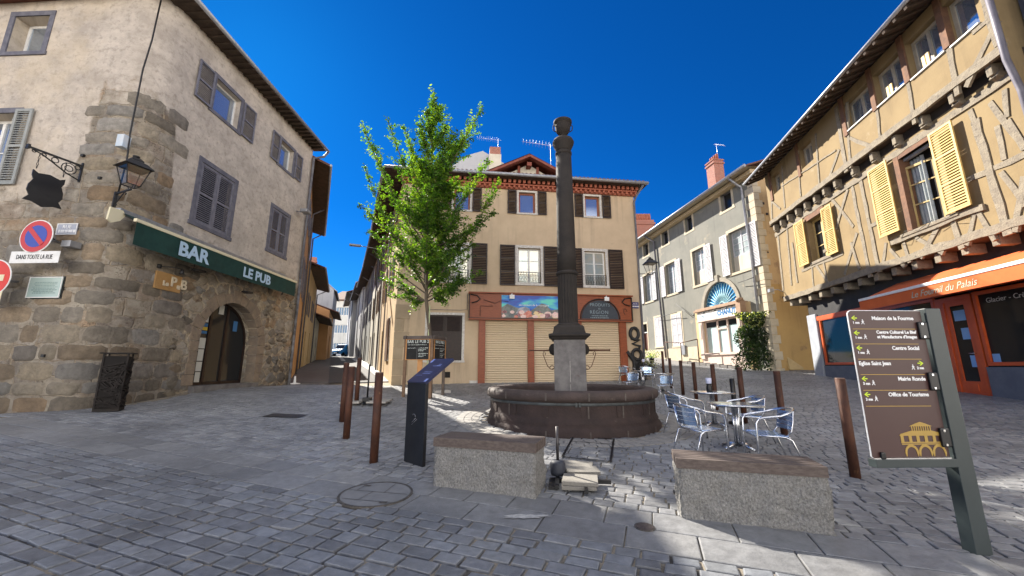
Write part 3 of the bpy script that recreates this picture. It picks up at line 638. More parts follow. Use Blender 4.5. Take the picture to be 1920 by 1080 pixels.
# stones standing proud of the mortar: ashlar on the left face and corner, rubble round the door
def wpos(U,z,off=0):
    def base(U):
        if U>=S00+RC: return L2.P(U,0,0)
        if U<=-1.45: return L1.P(U-RC+1.45,0,0)
        u=(U+1.45)/(S00+RC+1.45); return pA*(1-u)**2+L1.o*2*u*(1-u)+pB*u*u
    P=base(U); d=(base(U+.02)-base(U-.02)).normalized(); n=Vector((d.y,-d.x,0))
    return P+n*off+Vector((0,0,z))
from mathutils import noise as mno
def masonry():
    rr=random.Random(31); V=[];Fc=[];Cc=[];Sm=[]
    pal=[(.32,.27,.20),(.26,.22,.17),(.36,.30,.215),(.29,.225,.155),(.22,.19,.15),(.39,.335,.255),(.34,.245,.155),(.27,.24,.205),(.31,.275,.225),(.30,.28,.25)]
    O=org(pub)
    def stone(u0,u1,z0,z1,rub):
        w,h=u1-u0,z1-z0; ch=.32 if rub else .16; cx,cz=(u0+u1)/2,(z0+z1)/2; ring=[]
        j=.05 if rub else .018
        pts=[(-.5,-.5+ch),(-.5+ch,-.5),(0,-.5),(.5-ch,-.5),(.5,-.5+ch),(.5,0),(.5,.5-ch),(.5-ch,.5),(0,.5),(-.5+ch,.5),(-.5,.5-ch),(-.5,0)]
        pts=[(cx+p*w+rr.gauss(0,j*.6),cz+q*h+rr.gauss(0,j*.5)) for p,q in pts]; p0=rr.uniform(.008,.026) if not rub else rr.uniform(.012,.038); i=len(V); n=len(pts)
        ins=min(w,h)*.10+.008; tx,tz=rr.uniform(-.010,.010),rr.uniform(-.010,.010)
        for (x,z) in pts: V.append(wpos(x,z,-.012)-O)
        for (x,z) in pts:
            k=1-ins/max(.05,math.hypot(x-cx,z-cz)); V.append(wpos(cx+(x-cx)*k,cz+(z-cz)*k,p0+tx*(x-cx)/w*2+tz*(z-cz)/h*2+rr.gauss(0,.002))-O)
        for (x,z) in pts:
            k=.5; V.append(wpos(cx+(x-cx)*k,cz+(z-cz)*k,p0+(.006 if rub else .002)+rr.gauss(0,.003))-O)
        V.append(wpos(cx,cz,p0+(.010 if rub else .003)+rr.gauss(0,.003))-O); c=i+3*n
        f=rr.uniform(.8,1.15); col=rr.choice(pal); damp=.62+.38*min(1,max(0,(cz-1.0+.5*mno.noise(Vector((cx,cz,0))))/1.6)); col=tuple(v*f*damp for v in col)
        for k in range(n):
            k2=(k+1)%n
            for q in ((i+k,i+k2,i+n+k2,i+n+k),(i+n+k,i+n+k2,i+2*n+k2,i+2*n+k)): Fc.append(q); Cc.append(col)
            Fc.append((i+2*n+k,i+2*n+k2,c)); Cc.append(col)
    z=-.2; row=0
    while z<8.6:
        rub_h=rr.uniform(.30,.46); u=-5.6+rr.uniform(0,.3)
        while u<1.0:
            L=rr.uniform(.42,.95); nu=u+L
            m=(u+min(nu,1.2))/2; lim=5.0+mno.noise(Vector((m*.9,1.3,0)))*.7
            if abs(m+.95)<1.05+.35*mno.noise(Vector((z*.9,4.,1.))): lim=8.3+mno.noise(Vector((m*1.2,7.,0)))*.8
            if m<-3.0: lim-=.5
            if z+rub_h/2<lim and rr.random()>.05: stone(u+.008,nu-.014,z+.007,z+rub_h-.012,False)
            u=nu
        z+=rub_h; row+=1
    z=.3
    while z<4.75:
        hh=rr.uniform(.19,.42); u=1.0+rr.uniform(-.15,.25)
        while u<6.55:
            L=rr.uniform(.24,.70)*(1 if hh>.22 else .75); nu=min(u+L,6.7); m=(u+nu)/2; zc=z+hh/2
            inside=(abs(m-dcx)<dhw+.42+L/2*.6 and zc<dzs) or math.hypot(m-dcx,max(0,zc-dzs))<dhw+.44+L*.35
            if not inside and rr.random()>.06:
                if hh>.3 and rr.random()<.3: stone(u+.01,nu-.012,z+.008,z+hh*.5,True); stone(u+.01,nu-.012,z+hh*.5+.012,z+hh-.008,True)
                else: stone(u+.01,nu-.014,z+.008,z+hh-.010,True)
            u=nu
        z+=hh
    me=bpy.data.meshes.new('stone_facing'); me.from_pydata([tuple(v) for v in V],[],Fc); ca=me.color_attributes.new('tint','FLOAT_COLOR','CORNER')
    ca.data.foreach_set('color',np.repeat(np.array([(*c,1.) for c in Cc]),[len(f) for f in Fc],axis=0).ravel()); me.polygons.foreach_set('use_smooth',[True]*len(Fc))
    me.materials.append(attrmat('weathered building stone','tint',rough=.92,bump=1.0,bscale=17,bdist=.035,ns=6,dark=.55)); newobj('stone_facing',me,pub)
masonry()
# uv seam of left part of L2
b_=MB(L2); b_.box(.3,6.7,1.2,8.9,.0,PT-.3); b_.build('inner_wall',M_['interior'],pub)
# flank along the street
LA=Fr(*(L2.P(6.75,0,0).xy),-26.4)
solid(L2,pub,6.70,6.75,.02,9,-.3,PT,M_['orange'],'gable_wall')
# stone voussoirs round the arch and door step
mb=MB(L2); n=13
for k in range(n):
    a0=math.pi*(k+.04)/n; a1=math.pi*(k+.96)/n; ro=dhw+.36+.06*math.sin(k*2.3)
    P=[(dcx-r*math.cos(a),dzs+r*math.sin(a)) for r,a in ((dhw-.005,a0),(dhw-.005,a1),(ro,a1),(ro,a0))]
    mb.plate(P,-.022-.012*random.random(),.3)
z=dsill+.02
while z<dzs-.05:
    h=.30+.14*random.random(); h=min(h,dzs-z)
    for sg in (-1,1):
        w=.28+.2*random.random(); x=dcx+sg*dhw; mb.box(*(sorted((x-sg*.004,x+sg*w))),-.02-.012*random.random(),.3,z+.008,z+h-.008)
    z+=h
stoneq=mat('brown dressed arch stone',(.27,.21,.15),(.19,.15,.115),3,.9,bump=.8,bscale=16,bdist=.03,c3=(.12,.09,.07),c3t=.6,c3s=4,coord='UV')
mb.build('door_arch',stoneq,pub,bevel=.012)
solid(L2,pub,dcx-dhw-.1,dcx+dhw+.1,-.16,.3,dsill-.6,dsill+.004,M_['pedestal'],'door_step')
# arched glazed door set back
mb=MB(L2); y=.42
def archpoly(cx,hw,zs,z0,n=24): return [(cx+hw,z0)]+[(cx+hw*math.cos(math.pi*k/n),zs+hw*math.sin(math.pi*k/n)) for k in range(n+1)]+[(cx-hw,z0)]
fr=M_['brown']
for x in (dcx-.42,dcx+.30): mb.box(x-.045,x+.045,y,y+.07,dsill,dzs+math.sqrt(dhw**2-(x-dcx)**2)-.02)
mb.box(dcx-dhw,dcx+dhw,y,y+.07,dsill,dsill+.09)
pts=archpoly(dcx,dhw-.03,dzs,dsill)
for p,q in zip(pts,pts[1:]): mb.beam((p[0],y+.035,p[1]),(q[0],y+.035,q[1]),.07,.07,up=(0,1,0))
dr=mb.build('door',fr,pub)
g=MB(L2); g.plate(archpoly(dcx,dhw-.04,dzs,dsill),y+.04,y+.05); g.build('door_pane',M_['darkglass'],dr)
pm=[mat('menu paper',(.55,.55,.5),None,rough=.8),mat('yellow leaflet',(.6,.42,.05),None,rough=.8),mat('blue leaflet',(.05,.16,.35),None,rough=.8),mat('orange poster board',(.48,.24,.05),(.36,.17,.05),4,.7),mat('rust red curtain',(.26,.09,.05),(.20,.07,.045),3,.9,stretch=(1,1,1))]
mb=MB(L2); xx=dcx-.62
for (z0,z1,mi,wd) in ((.25,.62,0,.10),(.65,.95,0,.11),(.98,1.35,0,.11),(1.38,1.72,0,.12),(1.86,1.95,2,.12),(1.97,2.08,1,.12),(2.09,2.2,2,.12),(2.24,2.6,0,.11)):
    mb.m=mi; mb.box(xx-wd,xx+wd,y+.02,y+.026,dsill+z0*.95-.2,dsill+z1*.95-.2)
mb.m=0; mb.box(dcx-.12,dcx+.1,y+.02,y+.026,dsill+2.25,dsill+2.75)
mb.m=2; mb.box(dcx+.62,dcx+.82,y+.02,y+.026,dsill+1.75,dsill+2.1)
mb.m=3; mb.box(dcx-.33,dcx+.24,y+.10,y+.11,dsill+.1,dsill+2.2); mb.m=4; mb.box(dcx+.36,dcx+1.2,y+.10,y+.11,dsill+.1,dsill+2.2)
mb.build('poster',pm,dr)
# windows of the pub
for r,gm in ((w1,'glass'),(w2,'glass')):
    surround(L2,pub,r,0,M_['greydark'],.13,.02,.02); window(L2,pub,r,0,.22,M_['white'],M_['glass'],.06,1,1)
    h=(r[1]-r[0])*.55
    shutter(L2,pub,r[0]-.12-h,r[0]-.12,r[2]-.05,r[3]+.05,-.07,M_['greyshut'],2)
    shutter(L2,pub,r[1]+.12,r[1]+.12+h,r[2]-.05,r[3]+.05,-.07,M_['greyshut'],2)
for r in (w3,w4):
    surround(L2,pub,r,0,M_['greydark'],.14,.02,.02); m_=(r[0]+r[1])/2
    shutter(L2,pub,r[0]+.01,m_-.004,r[2]+.01,r[3]-.01,.0,M_['greyshut'],2,.06,.075)
    shutter(L2,pub,m_+.004,r[1]-.01,r[2]+.01,r[3]-.01,.0,M_['greyshut'],2,.06,.075)
surround(L1,pub,w5,0,M_['greydark'],.14,.02,.02,rd=.3); window(L1,pub,w5,0,.35,M_['white'],M_['glass'],.08,1,1)
surround(L1,pub,w6,0,M_['greydark'],.14,.02,.02,rd=.3); window(L1,pub,w6,0,.35,M_['white'],M_['glass'],.08,2,2)
shutter(L1,pub,-3.26,-2.80,5.82,7.86,-.08,mat('grey green shutter paint',(.25,.265,.26),(.32,.33,.32),6,.6,bump=.15,bscale=60),2,.06,.07,label='louvred shutter folded back against the left wall')
back_fill(L1,pub,[w5,w6],.45)
# roof: eaves with rafters
mb=MB(L2); OV=.52; EZ=PT+.02
n=30
for k in range(n):
    s=-1.2+8.1*k/n; mb.obox((s,-.22,PT-.02),(.04,0,0),(0,.32,.0),(0,-.00,.05))
mb.build('rafter',M_['rafter'],pub,fixn=False)['kind']='stuff'
mb=MB(L2)
E1=toL2(L1.P(-12,-.5,PT-.42)); E2=(-1.5,-OV,EZ+.02); E3=(7.0,-OV,EZ+.10)
RZ=PT+2.6
def up(p,h): return (p[0],p[1],p[2]+h)
mb.face([E2,E3,(7.0,4.5,RZ),(3.5,4.5,RZ)]); mb.face([E1,E2,(3.5,4.5,RZ),(3.0,12,RZ)])
mb.face([up(E2,-.08),up(E3,-.08),E3,E2]); mb.face([up(E1,-.1),up(E2,-.1),E2,E1])
mb.face([up(E3,-.08),(7.0,4.5,RZ-.1),(7.0,4.5,RZ),E3])
mb.face([(7.0,4.5,RZ),(7.0,9,PT),(3,12,PT),(3.5,4.5,RZ)])
mb.build('roof',M_['tile'],pub,fixn=False)
W1=toL2(L1.P(-12,.1,PT-.30)); W0=(-.9,.1,PT-.06)
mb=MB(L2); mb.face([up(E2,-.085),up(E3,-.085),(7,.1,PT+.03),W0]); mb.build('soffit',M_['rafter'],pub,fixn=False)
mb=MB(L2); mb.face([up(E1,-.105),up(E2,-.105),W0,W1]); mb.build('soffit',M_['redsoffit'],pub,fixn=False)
pipe_(L2,pub,[(E2[0],-OV-.05,EZ+.0),(7.05,-OV-.05,EZ+.02)],.065,M_['zinc'],'gutter')
pipe_(L2,pub,[(7.0,-OV-.05,EZ-.05),(6.95,-OV+.1,EZ-.3),(6.72,-.09,EZ-.5),(6.70,-.09,8.0),(6.68,-.09,5.2)],.055,M_['pipe'])
pipe_(L2,pub,[(6.68,-.10,5.2),(6.68,-.10,3.0),(6.68,-.10,1.2),(6.68,-.1,.7)],.058,mat('dark grey drainpipe',(.06,.055,.055),(.20,.20,.21),3,.6))
# ================================================================ houses up the left street
def row_house(name,label,F,s0,s1,dep,z0,z1,m,wins,wm,sh,roofm=None,ov=.5,pipes=(),doors=(),group=None,ridge=1.3):
    t=thing(name,label,'house',tuple(F.P((s0+s1)/2,0,z0)),group=group)
    mb=MB(F); wall(mb,s0,s1,z0-1,z1,list(wins)+list(doors),rd=.2)
    mb.face([(s0,0,z0-1),(s0,dep,z0-1),(s0,dep,z1),(s0,0,z1)]); mb.face([(s1,0,z0-1),(s1,0,z1),(s1,dep,z1),(s1,dep,z0-1)]); mb.face([(s0,dep,z0-1),(s1,dep,z0-1),(s1,dep,z1),(s0,dep,z1)])
    mb.face([(s0,0,z1),(s0,dep,z1),(s0,dep/2,z1+ridge)]); mb.face([(s1,0,z1),(s1,dep/2,z1+ridge),(s1,dep,z1)])
    mb.build('wall',m,t,fixn=False)
    for r in wins:
        window(F,t,r,0,.2,wm,M_['clearglass'],.07,2,2)
        if sh:
            h=(r[1]-r[0])/2
            shutter(F,t,r[0]-h-.03,r[0]-.03,r[2],r[3],-.06,sh,2,.08); shutter(F,t,r[1]+.03,r[1]+h+.03,r[2],r[3],-.06,sh,2,.08)
    for r in doors:
        mb=MB(F); mb.box(r[0],r[1],.12,.17,r[2],r[3]); n=4
        for k in range(n): mb.box(r[0]+(r[1]-r[0])*(k+.1)/n,r[0]+(r[1]-r[0])*(k+.9)/n,.10,.12,r[2]+.1,r[3]-.1)
        mb.build('door',M_['brown'],t)
    sl=(ridge+.1)/(dep/2)
    mb=MB(F); a=ov
    mb.face([(s0,-a,z1+.05-a*sl*.5),(s1,-a,z1+.05-a*sl*.5),(s1,dep/2,z1+ridge+.12),(s0,dep/2,z1+ridge+.12)]); mb.face([(s0,dep+a,z1),(s0,dep/2,z1+ridge+.12),(s1,dep/2,z1+ridge+.12),(s1,dep+a,z1)])
    so=MB(F); so.face([(s0,-a,z1-.075-a*sl*.5),(s0,.05,z1-.04),(s1,.05,z1-.04),(s1,-a,z1-.075-a*sl*.5)]); so.build('soffit',M_['rafter'],t,fixn=False)
    mb.face([(s0,-a,z1-.07-a*sl*.5),(s1,-a,z1-.07-a*sl*.5),(s1,-a,z1+.05-a*sl*.5),(s0,-a,z1+.05-a*sl*.5)])
    for s in (s0,s1): mb.face([(s,-a,z1-.07-a*sl*.5),(s,-a,z1+.05-a*sl*.5),(s,dep/2,z1+ridge+.12),(s,dep/2,z1+ridge)])
    mb.build('roof',roofm or M_['tile'],t,fixn=False)
    pipe_(F,t,[(s0,-a-.05,z1-a*sl*.5),(s1,-a-.05,z1-a*sl*.5)],.06,M_['zinc'],'gutter')
    for s in pipes: pipe_(F,t,[(s,-a,z1-.1),(s,-.08,z1-.6),(s,-.08,z0)],.05,M_['pipe'])
    return t
G0=lambda F,s: gz(*F.P(s,-.3,0).xy)
q=G0(LA,5)
row_house('orange_house','tall orange ochre house with dark doors just beyond the pub',LA,.05,11.2,7,q,10.9,M_['orange'],[(1.2,2.2,5,6.8),(4,5,5,6.8),(7,8,5,6.8),(1.2,2.2,8.3,9.8),(4,5,8.3,9.8),(7,8,8.3,9.8)],M_['white'],M_['greyshut'],ov=.75,pipes=(5.9,10.9),doors=[(1.5,2.7,q-.3,q+2.6),(6.6,7.8,q-.1,q+2.7)],group='houses along the left street')
LB=Fr(*(LA.P(11.2,0,0).xy),-23.2); q=G0(LB,6)
row_house('yellow_house','yellow ochre house with a low tiled eave, third up the left side of the street',LB,.05,10,7,q,8.6,M_['side'],[(2,3,5.2,6.8),(6,7,5.2,6.8)],M_['white'],M_['greyshut'],ov=1.0,pipes=(9.8,),doors=[(2,3.1,q-.2,q+2.4),(6,7.1,q,q+2.6)],group='houses along the left street')
LC=Fr(*(LB.P(10,0,0).xy),-22.5); q=G0(LC,5)
row_house('cream_annex','low cream annex with a deep tiled lean-to eave up the left street',LC,.05,7,6,q,6.2,M_['creamw'],[(2,3.2,4.2,5.3)],M_['white'],None,ov=1.3,doors=[(4,5.4,q-.2,q+2.3)],group='houses along the left street')
LD=Fr(*(LC.P(7,-.9,0).xy),-21.5); q=G0(LD,5)
row_house('orange_small_house','small bright orange house before the grey gable up the left street',LD,.05,8,7,q,7.6,mat('bright orange plaster',(.60,.34,.16),(.54,.30,.13),1,.9),[(2,3,5,6.5),(5,6,5,6.5)],M_['white'],None,ov=.9,doors=[(3,5,q-.2,q+2.6)],group='houses along the left street')
# end of the left street: grey gable house with chimneys, white building
def far_house(name,label,X0,X1,Y,z0,z1,m,nw,nf,pm,dep=8,ridge=2.,chim=()):
    F=Fr(X0,Y,90); wdt=X1-X0; t=thing(name,label,'house',((X0+X1)/2,Y,z0)); wins=[]
    for j in range(nf):
        for i in range(nw):
            c=wdt*(i+.5)/nw; zb=z0+1.0+(z1-z0-1)*(j+.12)/nf; wins.append((c-.55,c+.55,zb,zb+1.9))
    mb=MB(F); wall(mb,0,wdt,z0-2,z1,wins,rd=.2)
    for s in (0,wdt): mb.face([(s,0,z0-2),(s,dep,z0-2),(s,dep,z1),(s,0,z1)])
    mb.build('wall',m,t,fixn=False)
    for r in wins: window(F,t,r,0,.2,M_['white'],pm,.07,2,1)
    mb=MB(F); mb.face([(-.4,-.5,z1),(wdt+.4,-.5,z1),(wdt-.5,dep/2,z1+ridge),(.5,dep/2,z1+ridge)]); mb.face([(-.4,-.5,z1),(.5,dep/2,z1+ridge),(-.4,dep,z1)]); mb.face([(wdt+.4,-.5,z1),(wdt+.4,dep,z1),(wdt-.5,dep/2,z1+ridge)]); mb.face([(-.4,-.5,z1-.25),(wdt+.4,-.5,z1-.25),(wdt+.4,-.5,z1),(-.4,-.5,z1)]); mb.face([(-.4,-.5,z1-.25),(-.4,.1,z1-.25),(wdt+.4,.1,z1-.25),(wdt+.4,-.5,z1-.25)])
    mb.build('roof',M_['tile'],t,fixn=False)
    for (s,w,h) in chim:
        mb=MB(F); mb.box(s-w/2,s+w/2,dep/2-.4,dep/2+.4,z1,z1+ridge+h); mb.box(s-w/2-.06,s+w/2+.06,dep/2-.46,dep/2+.46,z1+ridge+h-.35,z1+ridge+h-.2)
        for k in range(3): mb.lathe([(.1,0),(.08,.45)],(s-w/3+k*w/3,dep/2,z1+ridge+h),8)
        mb.build('chimney',M_['brick'],t,fixn=False)
    return t
def wx(px,Y,z=3): return (px-960)/FPX*(Y*CA+(z-EYE)*SA)
def wz(py,Y):
    v=(540-py)/FPX; return EYE+Y*(SA+v*CA)/(CA-v*SA)
Yw=92.; far_house('white_building','white three storey building with tall blue windows closing the left street','building' and wx(612,Yw,8),wx(668,Yw,8),Yw,3.6,wz(562,Yw),M_['farwhite'],6,3,mat('far blue window pane',(.10,.19,.30),None,rough=.2),dep=10,ridge=3)
LE=Fr(*(LD.P(9.5,.3,0).xy),-21.5); q=G0(LE,3)
t=row_house('grey_gable_house','pale grey house with steep gable and brick chimneys up the left street',LE,.0,9,6,q,11.6,M_['fargrey'],[(5,6,5.5,7.2),(5,6,8.8,10.2)],M_['white'],None,ov=.3,ridge=2.6,roofm=M_['fargrey'],group='houses along the left street',doors=[(3,5,q-.2,q+2.8)])
mb=MB(LE); mb.box(1.5,2.1,2.6,3.4,13,16.2); mb.box(1.42,2.18,2.52,3.48,15.5,15.7); mb.box(4,5.6,2.6,3.4,13,15.1)
for k in range(4): mb.lathe([(.12,0),(.1,.5)],(4.2+k*.4,3,15.1),8)
mb.build('chimney',M_['brick'],t,fixn=False)
# ================================================================ centre building
cen=thing('corner_house','three storey beige corner house with dark brown shutters over a closed shop','building',tuple(C.P(.6,0,.85)))
CS0,CS1=-5.1,6.15; CT=10.05
SW=Fr(*(C.P(CS0,0,0).xy),180-22.7)      # its side wall on the street: s negative runs away
tw=[(.33,1.13,8.72,9.78),(3.62,4.36,8.72,9.78),(-2.75,-2.0,8.72,9.78)]
mw=[]
for r in ((960,463,1012,532),(1105,471,1150,541)):
    q=C.rect(*r); mw.append(q)
mw=[(.28,1.35,5.28,6.98),(3.49,4.52,5.25,6.95),(-3.1,-2.0,5.30,7.0)]
gf=(-3.72,-2.22,1.78,3.75)
SH0,SH1=-1.62,5.35; ez0=CT+.30
mb=MB(C); wall(mb,CS0,CS1,-.2,CT,tw+mw+[gf,(SH0+.3,SH1-.3,-.2,3.6)],rd=.22)
B1=C.P(CS1,9.2,0); mb.face([(CS1,0,-.2),(CS1,9.2,-.2),(CS1,9.2,CT),(CS1,0,CT)])
bl=SW.P(-8.6,0,0); bq=bl-C.o; bq=(bq.dot(C.s),bq.dot(C.n))
mb.face([(CS1,0,CT),(CS1,9.2,CT),(CS1,4.6,ez0+2.4)]); mb.face([(bq[0],bq[1],-.2),(CS1,9.2,-.2),(CS1,9.2,CT),(bq[0],bq[1],CT)])
mb.build('wall',M_['centre'],cen,fixn=False)
# side wall with its own openings
sw_w=[(-3.1,-2.1,5.2,7.0),(-6.6,-5.6,5.2,7.0),(-3.1,-2.1,8.6,9.7),(-6.6,-5.6,8.6,9.7)]; q=gz(*SW.P(-3,-.5,0).xy)
sw_g=[(-3.2,-2.2,q+.9,q+2.9),(-6.8,-5.7,q-.2,q+2.6)]
mb=MB(SW); wall(mb,-8.6,-.0,-.3,CT,sw_w+sw_g,rd=.2); mb.build('side_wall',M_['side'],cen,fixn=False)
for r in sw_w: 
    window(SW,cen,r,0,.2,M_['chalkwhite'],M_['clearglass'],.06,2,3); h=.5
    mm=M_['greyshut'] if r[0]>-4 else M_['timberb']
    shutter(SW,cen,r[0]-h-.05,r[0]-.05,r[2],r[3],-.07,mm,2,.07); shutter(SW,cen,r[1]+.05,r[1]+h+.05,r[2],r[3],-.07,mm,2,.07)
r=sw_g[0]; surround(SW,cen,r,0,M_['chalkwhite'],.08,.02,.03); shutter(SW,cen,r[0]-.02,r[0]+.48,r[2],r[3],-.09,M_['timberb'],2,.07,solid_low=True); shutter(SW,cen,r[0]+.52,r[1]+.02,r[2],r[3],-.09,M_['timberb'],2,.07,solid_low=True)
r=sw_g[1]; solid(SW,cen,r[0],r[1],.1,.16,r[2],r[3],M_['brown'],'side_door')
b_=MB(C); b_.box(-1.6,5.9,.62,8.6,.0,CT-.1); b_.box(-3.9,5.9,.62,5.0,4.3,CT-.12); b_.build('inner_wall',M_['interior'],cen)
back_fill(C,cen,[gf],.3); back_fill(SW,cen,sw_w+sw_g,.3)
# windows
for i,r in enumerate(tw):
    surround(C,cen,r,0,M_['chalkwhite'],.10,.025,.03); window(C,cen,r,0,.20,M_['winwood'],M_['glass'],.08,1,1,depth=.08)
    for a,b in ((r[0]-.55,r[0]-.12),(r[1]+.12,r[1]+.55)): shutter(C,cen,a,b,r[2]-.06,r[3]+.06,-.09,M_['brown'],2,.07)
for i,r in enumerate(mw):
    surround(C,cen,r,0,M_['chalkwhite'],.13,.03,.05); w=window(C,cen,r,0,.20,M_['white'],mat('curtained glass',(.36,.42,.42),(.50,.47,.38),2.2,.08,metal=.45),.07,2,3)
    for a,b in ((r[0]-.85,r[0]-.14),(r[1]+.14,r[1]+.85)): shutter(C,cen,a,b,r[2]-.12,r[3]+.1,-.10,M_['brown'],3,.075)
    mb=MB(C); z0,z1=r[2]+.05,r[2]+.52; y=-.05; mb.box(r[0],r[1],y-.01,y+.01,z1-.02,z1); mb.box(r[0],r[1],y-.01,y+.01,z0,z0+.02)
    n=8
    for k in range(n+1):
        x=r[0]+(r[1]-r[0])*k/n
        mb.tube([(x,y,z0),(x,y,z1)],.007,5)
        if k<n:
            cxx=x+(r[1]-r[0])/n/2
            for zz,rr in ((z0+.14,.055),(z0+.31,.05)): mb.tube([(cxx+rr*math.cos(a),y,zz+rr*1.2*math.sin(a)) for a in [i*math.pi/4 for i in range(8)]],.006,4,closed=True)
            mb.tube([(x,y,z0),(cxx,y,z0+.22),(x+(r[1]-r[0])/n,y,z1)],.006,4)
    mb.build('balcony_rail',M_['iron'],cen,fixn=False)
# ground floor shuttered window
surround(C,cen,gf,0,M_['chalkwhite'],.11,.02,.03); m_=(gf[0]+gf[1])/2
for a,b in ((gf[0]+.01,m_-.005),(m_+.005,gf[1]-.01)):
    mb=MB(C); mb.box(a,b,.04,.07,gf[2]+.01,gf[3]-.01)
    for k in range(6):
        x=a+(b-a)*(k+.08)/6; mb.box(x,a+(b-a)*(k+.92)/6,.03,.041,gf[2]+.05,gf[2]+1.2)
    for k in range(11):
        z=gf[3]-.1-k*.058; mb.obox(((a+b)/2,.025,z),((b-a)/2-.08,0,0),(0,.012,.018),(0,-.002,.003))
    mb.build('shutter',M_['brown'],cen)
# eave with brick corbels
mb=MB(C)
e0,e1=CS0-.5,CS1+.45
mb.box(CS0-.05,CS1+.05,-.10,.02,CT-.16,CT-.02); mb.box(CS0-.1,CS1+.1,-.24,.02,CT-.02,CT+.05)
x=CS0-.05
while x<CS1+.15: mb.box(x,x+.13,-.36,.0,CT+.05,CT+.22); mb.box(x+.02,x+.11,-.22,-.02,CT-.14+.0,CT-.022); x+=.235
mb.box(CS0-.2,CS1+.25,-.44,.02,CT+.22,CT+.28)
mb.build('brick_eave',M_['genoise'],cen)
mb=MB(C); ez=CT+.30
RG=2.5
A=(CS0-.75,-.62,ez); B=(CS1+.45,-.62,ez); D=(CS1+.4,9.6,ez); E=(bq[0]-1.0,bq[1]+.3,ez); Ml=(-1.6,4.4,ez+RG); Mr=(CS1+.4,4.6,ez+RG)
mb.face([A,B,Mr,Ml]); mb.face([D,E,Ml,Mr]); mb.face([E,A,Ml])
for p,q in ((A,B),(B,D),(E,A)): mb.face([(p[0],p[1],p[2]-.09),(q[0],q[1],q[2]-.09),q,p])
mb.build('roof',M_['tile'],cen,fixn=False)
mb=MB(C); mb.face([(A[0],A[1],ez-.1),(B[0],B[1],ez-.1),(D[0],D[1],ez-.1),(E[0],E[1],ez-.1)]); mb.build('soffit',M_['rafter'],cen,fixn=False)
mb=MB(C); x=e0
while x<e1+.0: mb.tube([(x,-.66,ez+.03),(x,.2,ez+.22)],.085,6); x+=.2
mb.build('tile_edge',M_['tile'],cen,fixn=False)
pipe_(C,cen,[(e0-.25,-.70,ez-.03),(e1+.03,-.70,ez-.03)],.075,M_['zinc'],'gutter'); pipe_(C,cen,[(CS1+.38,-.66,ez-.03),(CS1+.38,9.5,ez-.03)],.07,M_['zinc'],'gutter')
aa=SW.P(.9,-1.15,ez-.03)-C.o; bb=SW.P(-9,-1.15,ez-.03)-C.o
pipe_(C,cen,[(A[0]-.05,A[1],ez-.03),(E[0]-.05,E[1],ez-.03)],.07,M_['zinc'],'gutter')
pipe_(C,cen,[(CS1+.25,-.66,ez-.1),(CS1+.05,-.15,ez-.55),(CS1-.02,-.08,ez-.8),(CS1-.0,-.08,7.4),(CS1-.02,-.09,1)],.05,M_['pipe'])
pipe_(SW,cen,[(-8.5,-.8,CT),(-8.5,-.1,CT-.5),(-8.5,-.1,.9)],.05,M_['pipe']); pipe_(SW,cen,[(-4.5,-.1,CT),(-4.5,-.1,.9)],.035,M_['pipe'])
# quoins
mb=MB(C); z=.6; k=0
while z<3.9:
    h=.55+.1*(k%2); w=.62 if k%2 else .38; mb.box(CS0-.02,CS0+w,-.022,.1,z+.01,z+h-.01); z+=h; k+=1
mb.build('quoin',mat('beige quoin render',(.40,.32,.22),(.34,.27,.18),2,.9,bump=.2,bscale=30,coord='UV'),cen,bevel=.01)
# red gable dormer
ga=C.loc(990,297,.9); gl=C.loc(905,331,.9); gr=C.loc(1053,335,.9)
ax,az_=ga; hwid=2.35; base=ez+.2
mb=MB(C); mb.plate([(ax-hwid,base-.1),(ax+hwid,base-.1),(ax,az_-.35)],.9,.95); mb.box(ax-hwid+.4,ax+hwid-.4,.95,3,base-.5,base+.0); mb.build('dormer_wall',M_['creamw'],cen,fixn=False)
redw=mat('red brown barge board',(.24,.07,.045),(.18,.05,.035),5,.7)
mb=MB(C)
for sg in (-1,1): mb.beam((ax,.45,az_-.16),(ax+sg*(hwid+.75),.45,base-.16),.12,.30,up=(0,1,0)); mb.face([(ax,.4,az_+.0),(ax+sg*(hwid+.8),.4,base-.02),(ax+sg*(hwid+.8),4.2,base-.02),(ax,4.2,az_)])
mb.box(ax-.55,ax-.42,.82,.9,base-.3,az_-.5); mb.box(ax+.42,ax+.55,.82,.9,base-.3,az_-.5); mb.box(ax-.42,ax+.42,.82,.9,az_-.98,az_-.9); mb.box(ax-.12,ax+.12,.5,.9,az_-.62,az_-.42)
mb.build('dormer_roof',redw,cen,fixn=False)
solid(C,cen,ax-.36,ax+.36,.86,.9,base-.3,az_-1.02,mat('pink net curtain',(.5,.25,.35),(.3,.1,.2),9,.8),'dormer_window')
# chimneys on its roof (their shadows fall on the timbered house)
mb=MB(C); mb.box(5.2,6.1,4.8,5.6,ez+.5,ez+2.85); mb.box(5.13,6.17,4.73,5.67,ez+2.5,ez+2.65); mb.build('chimney',M_['brick'],cen)
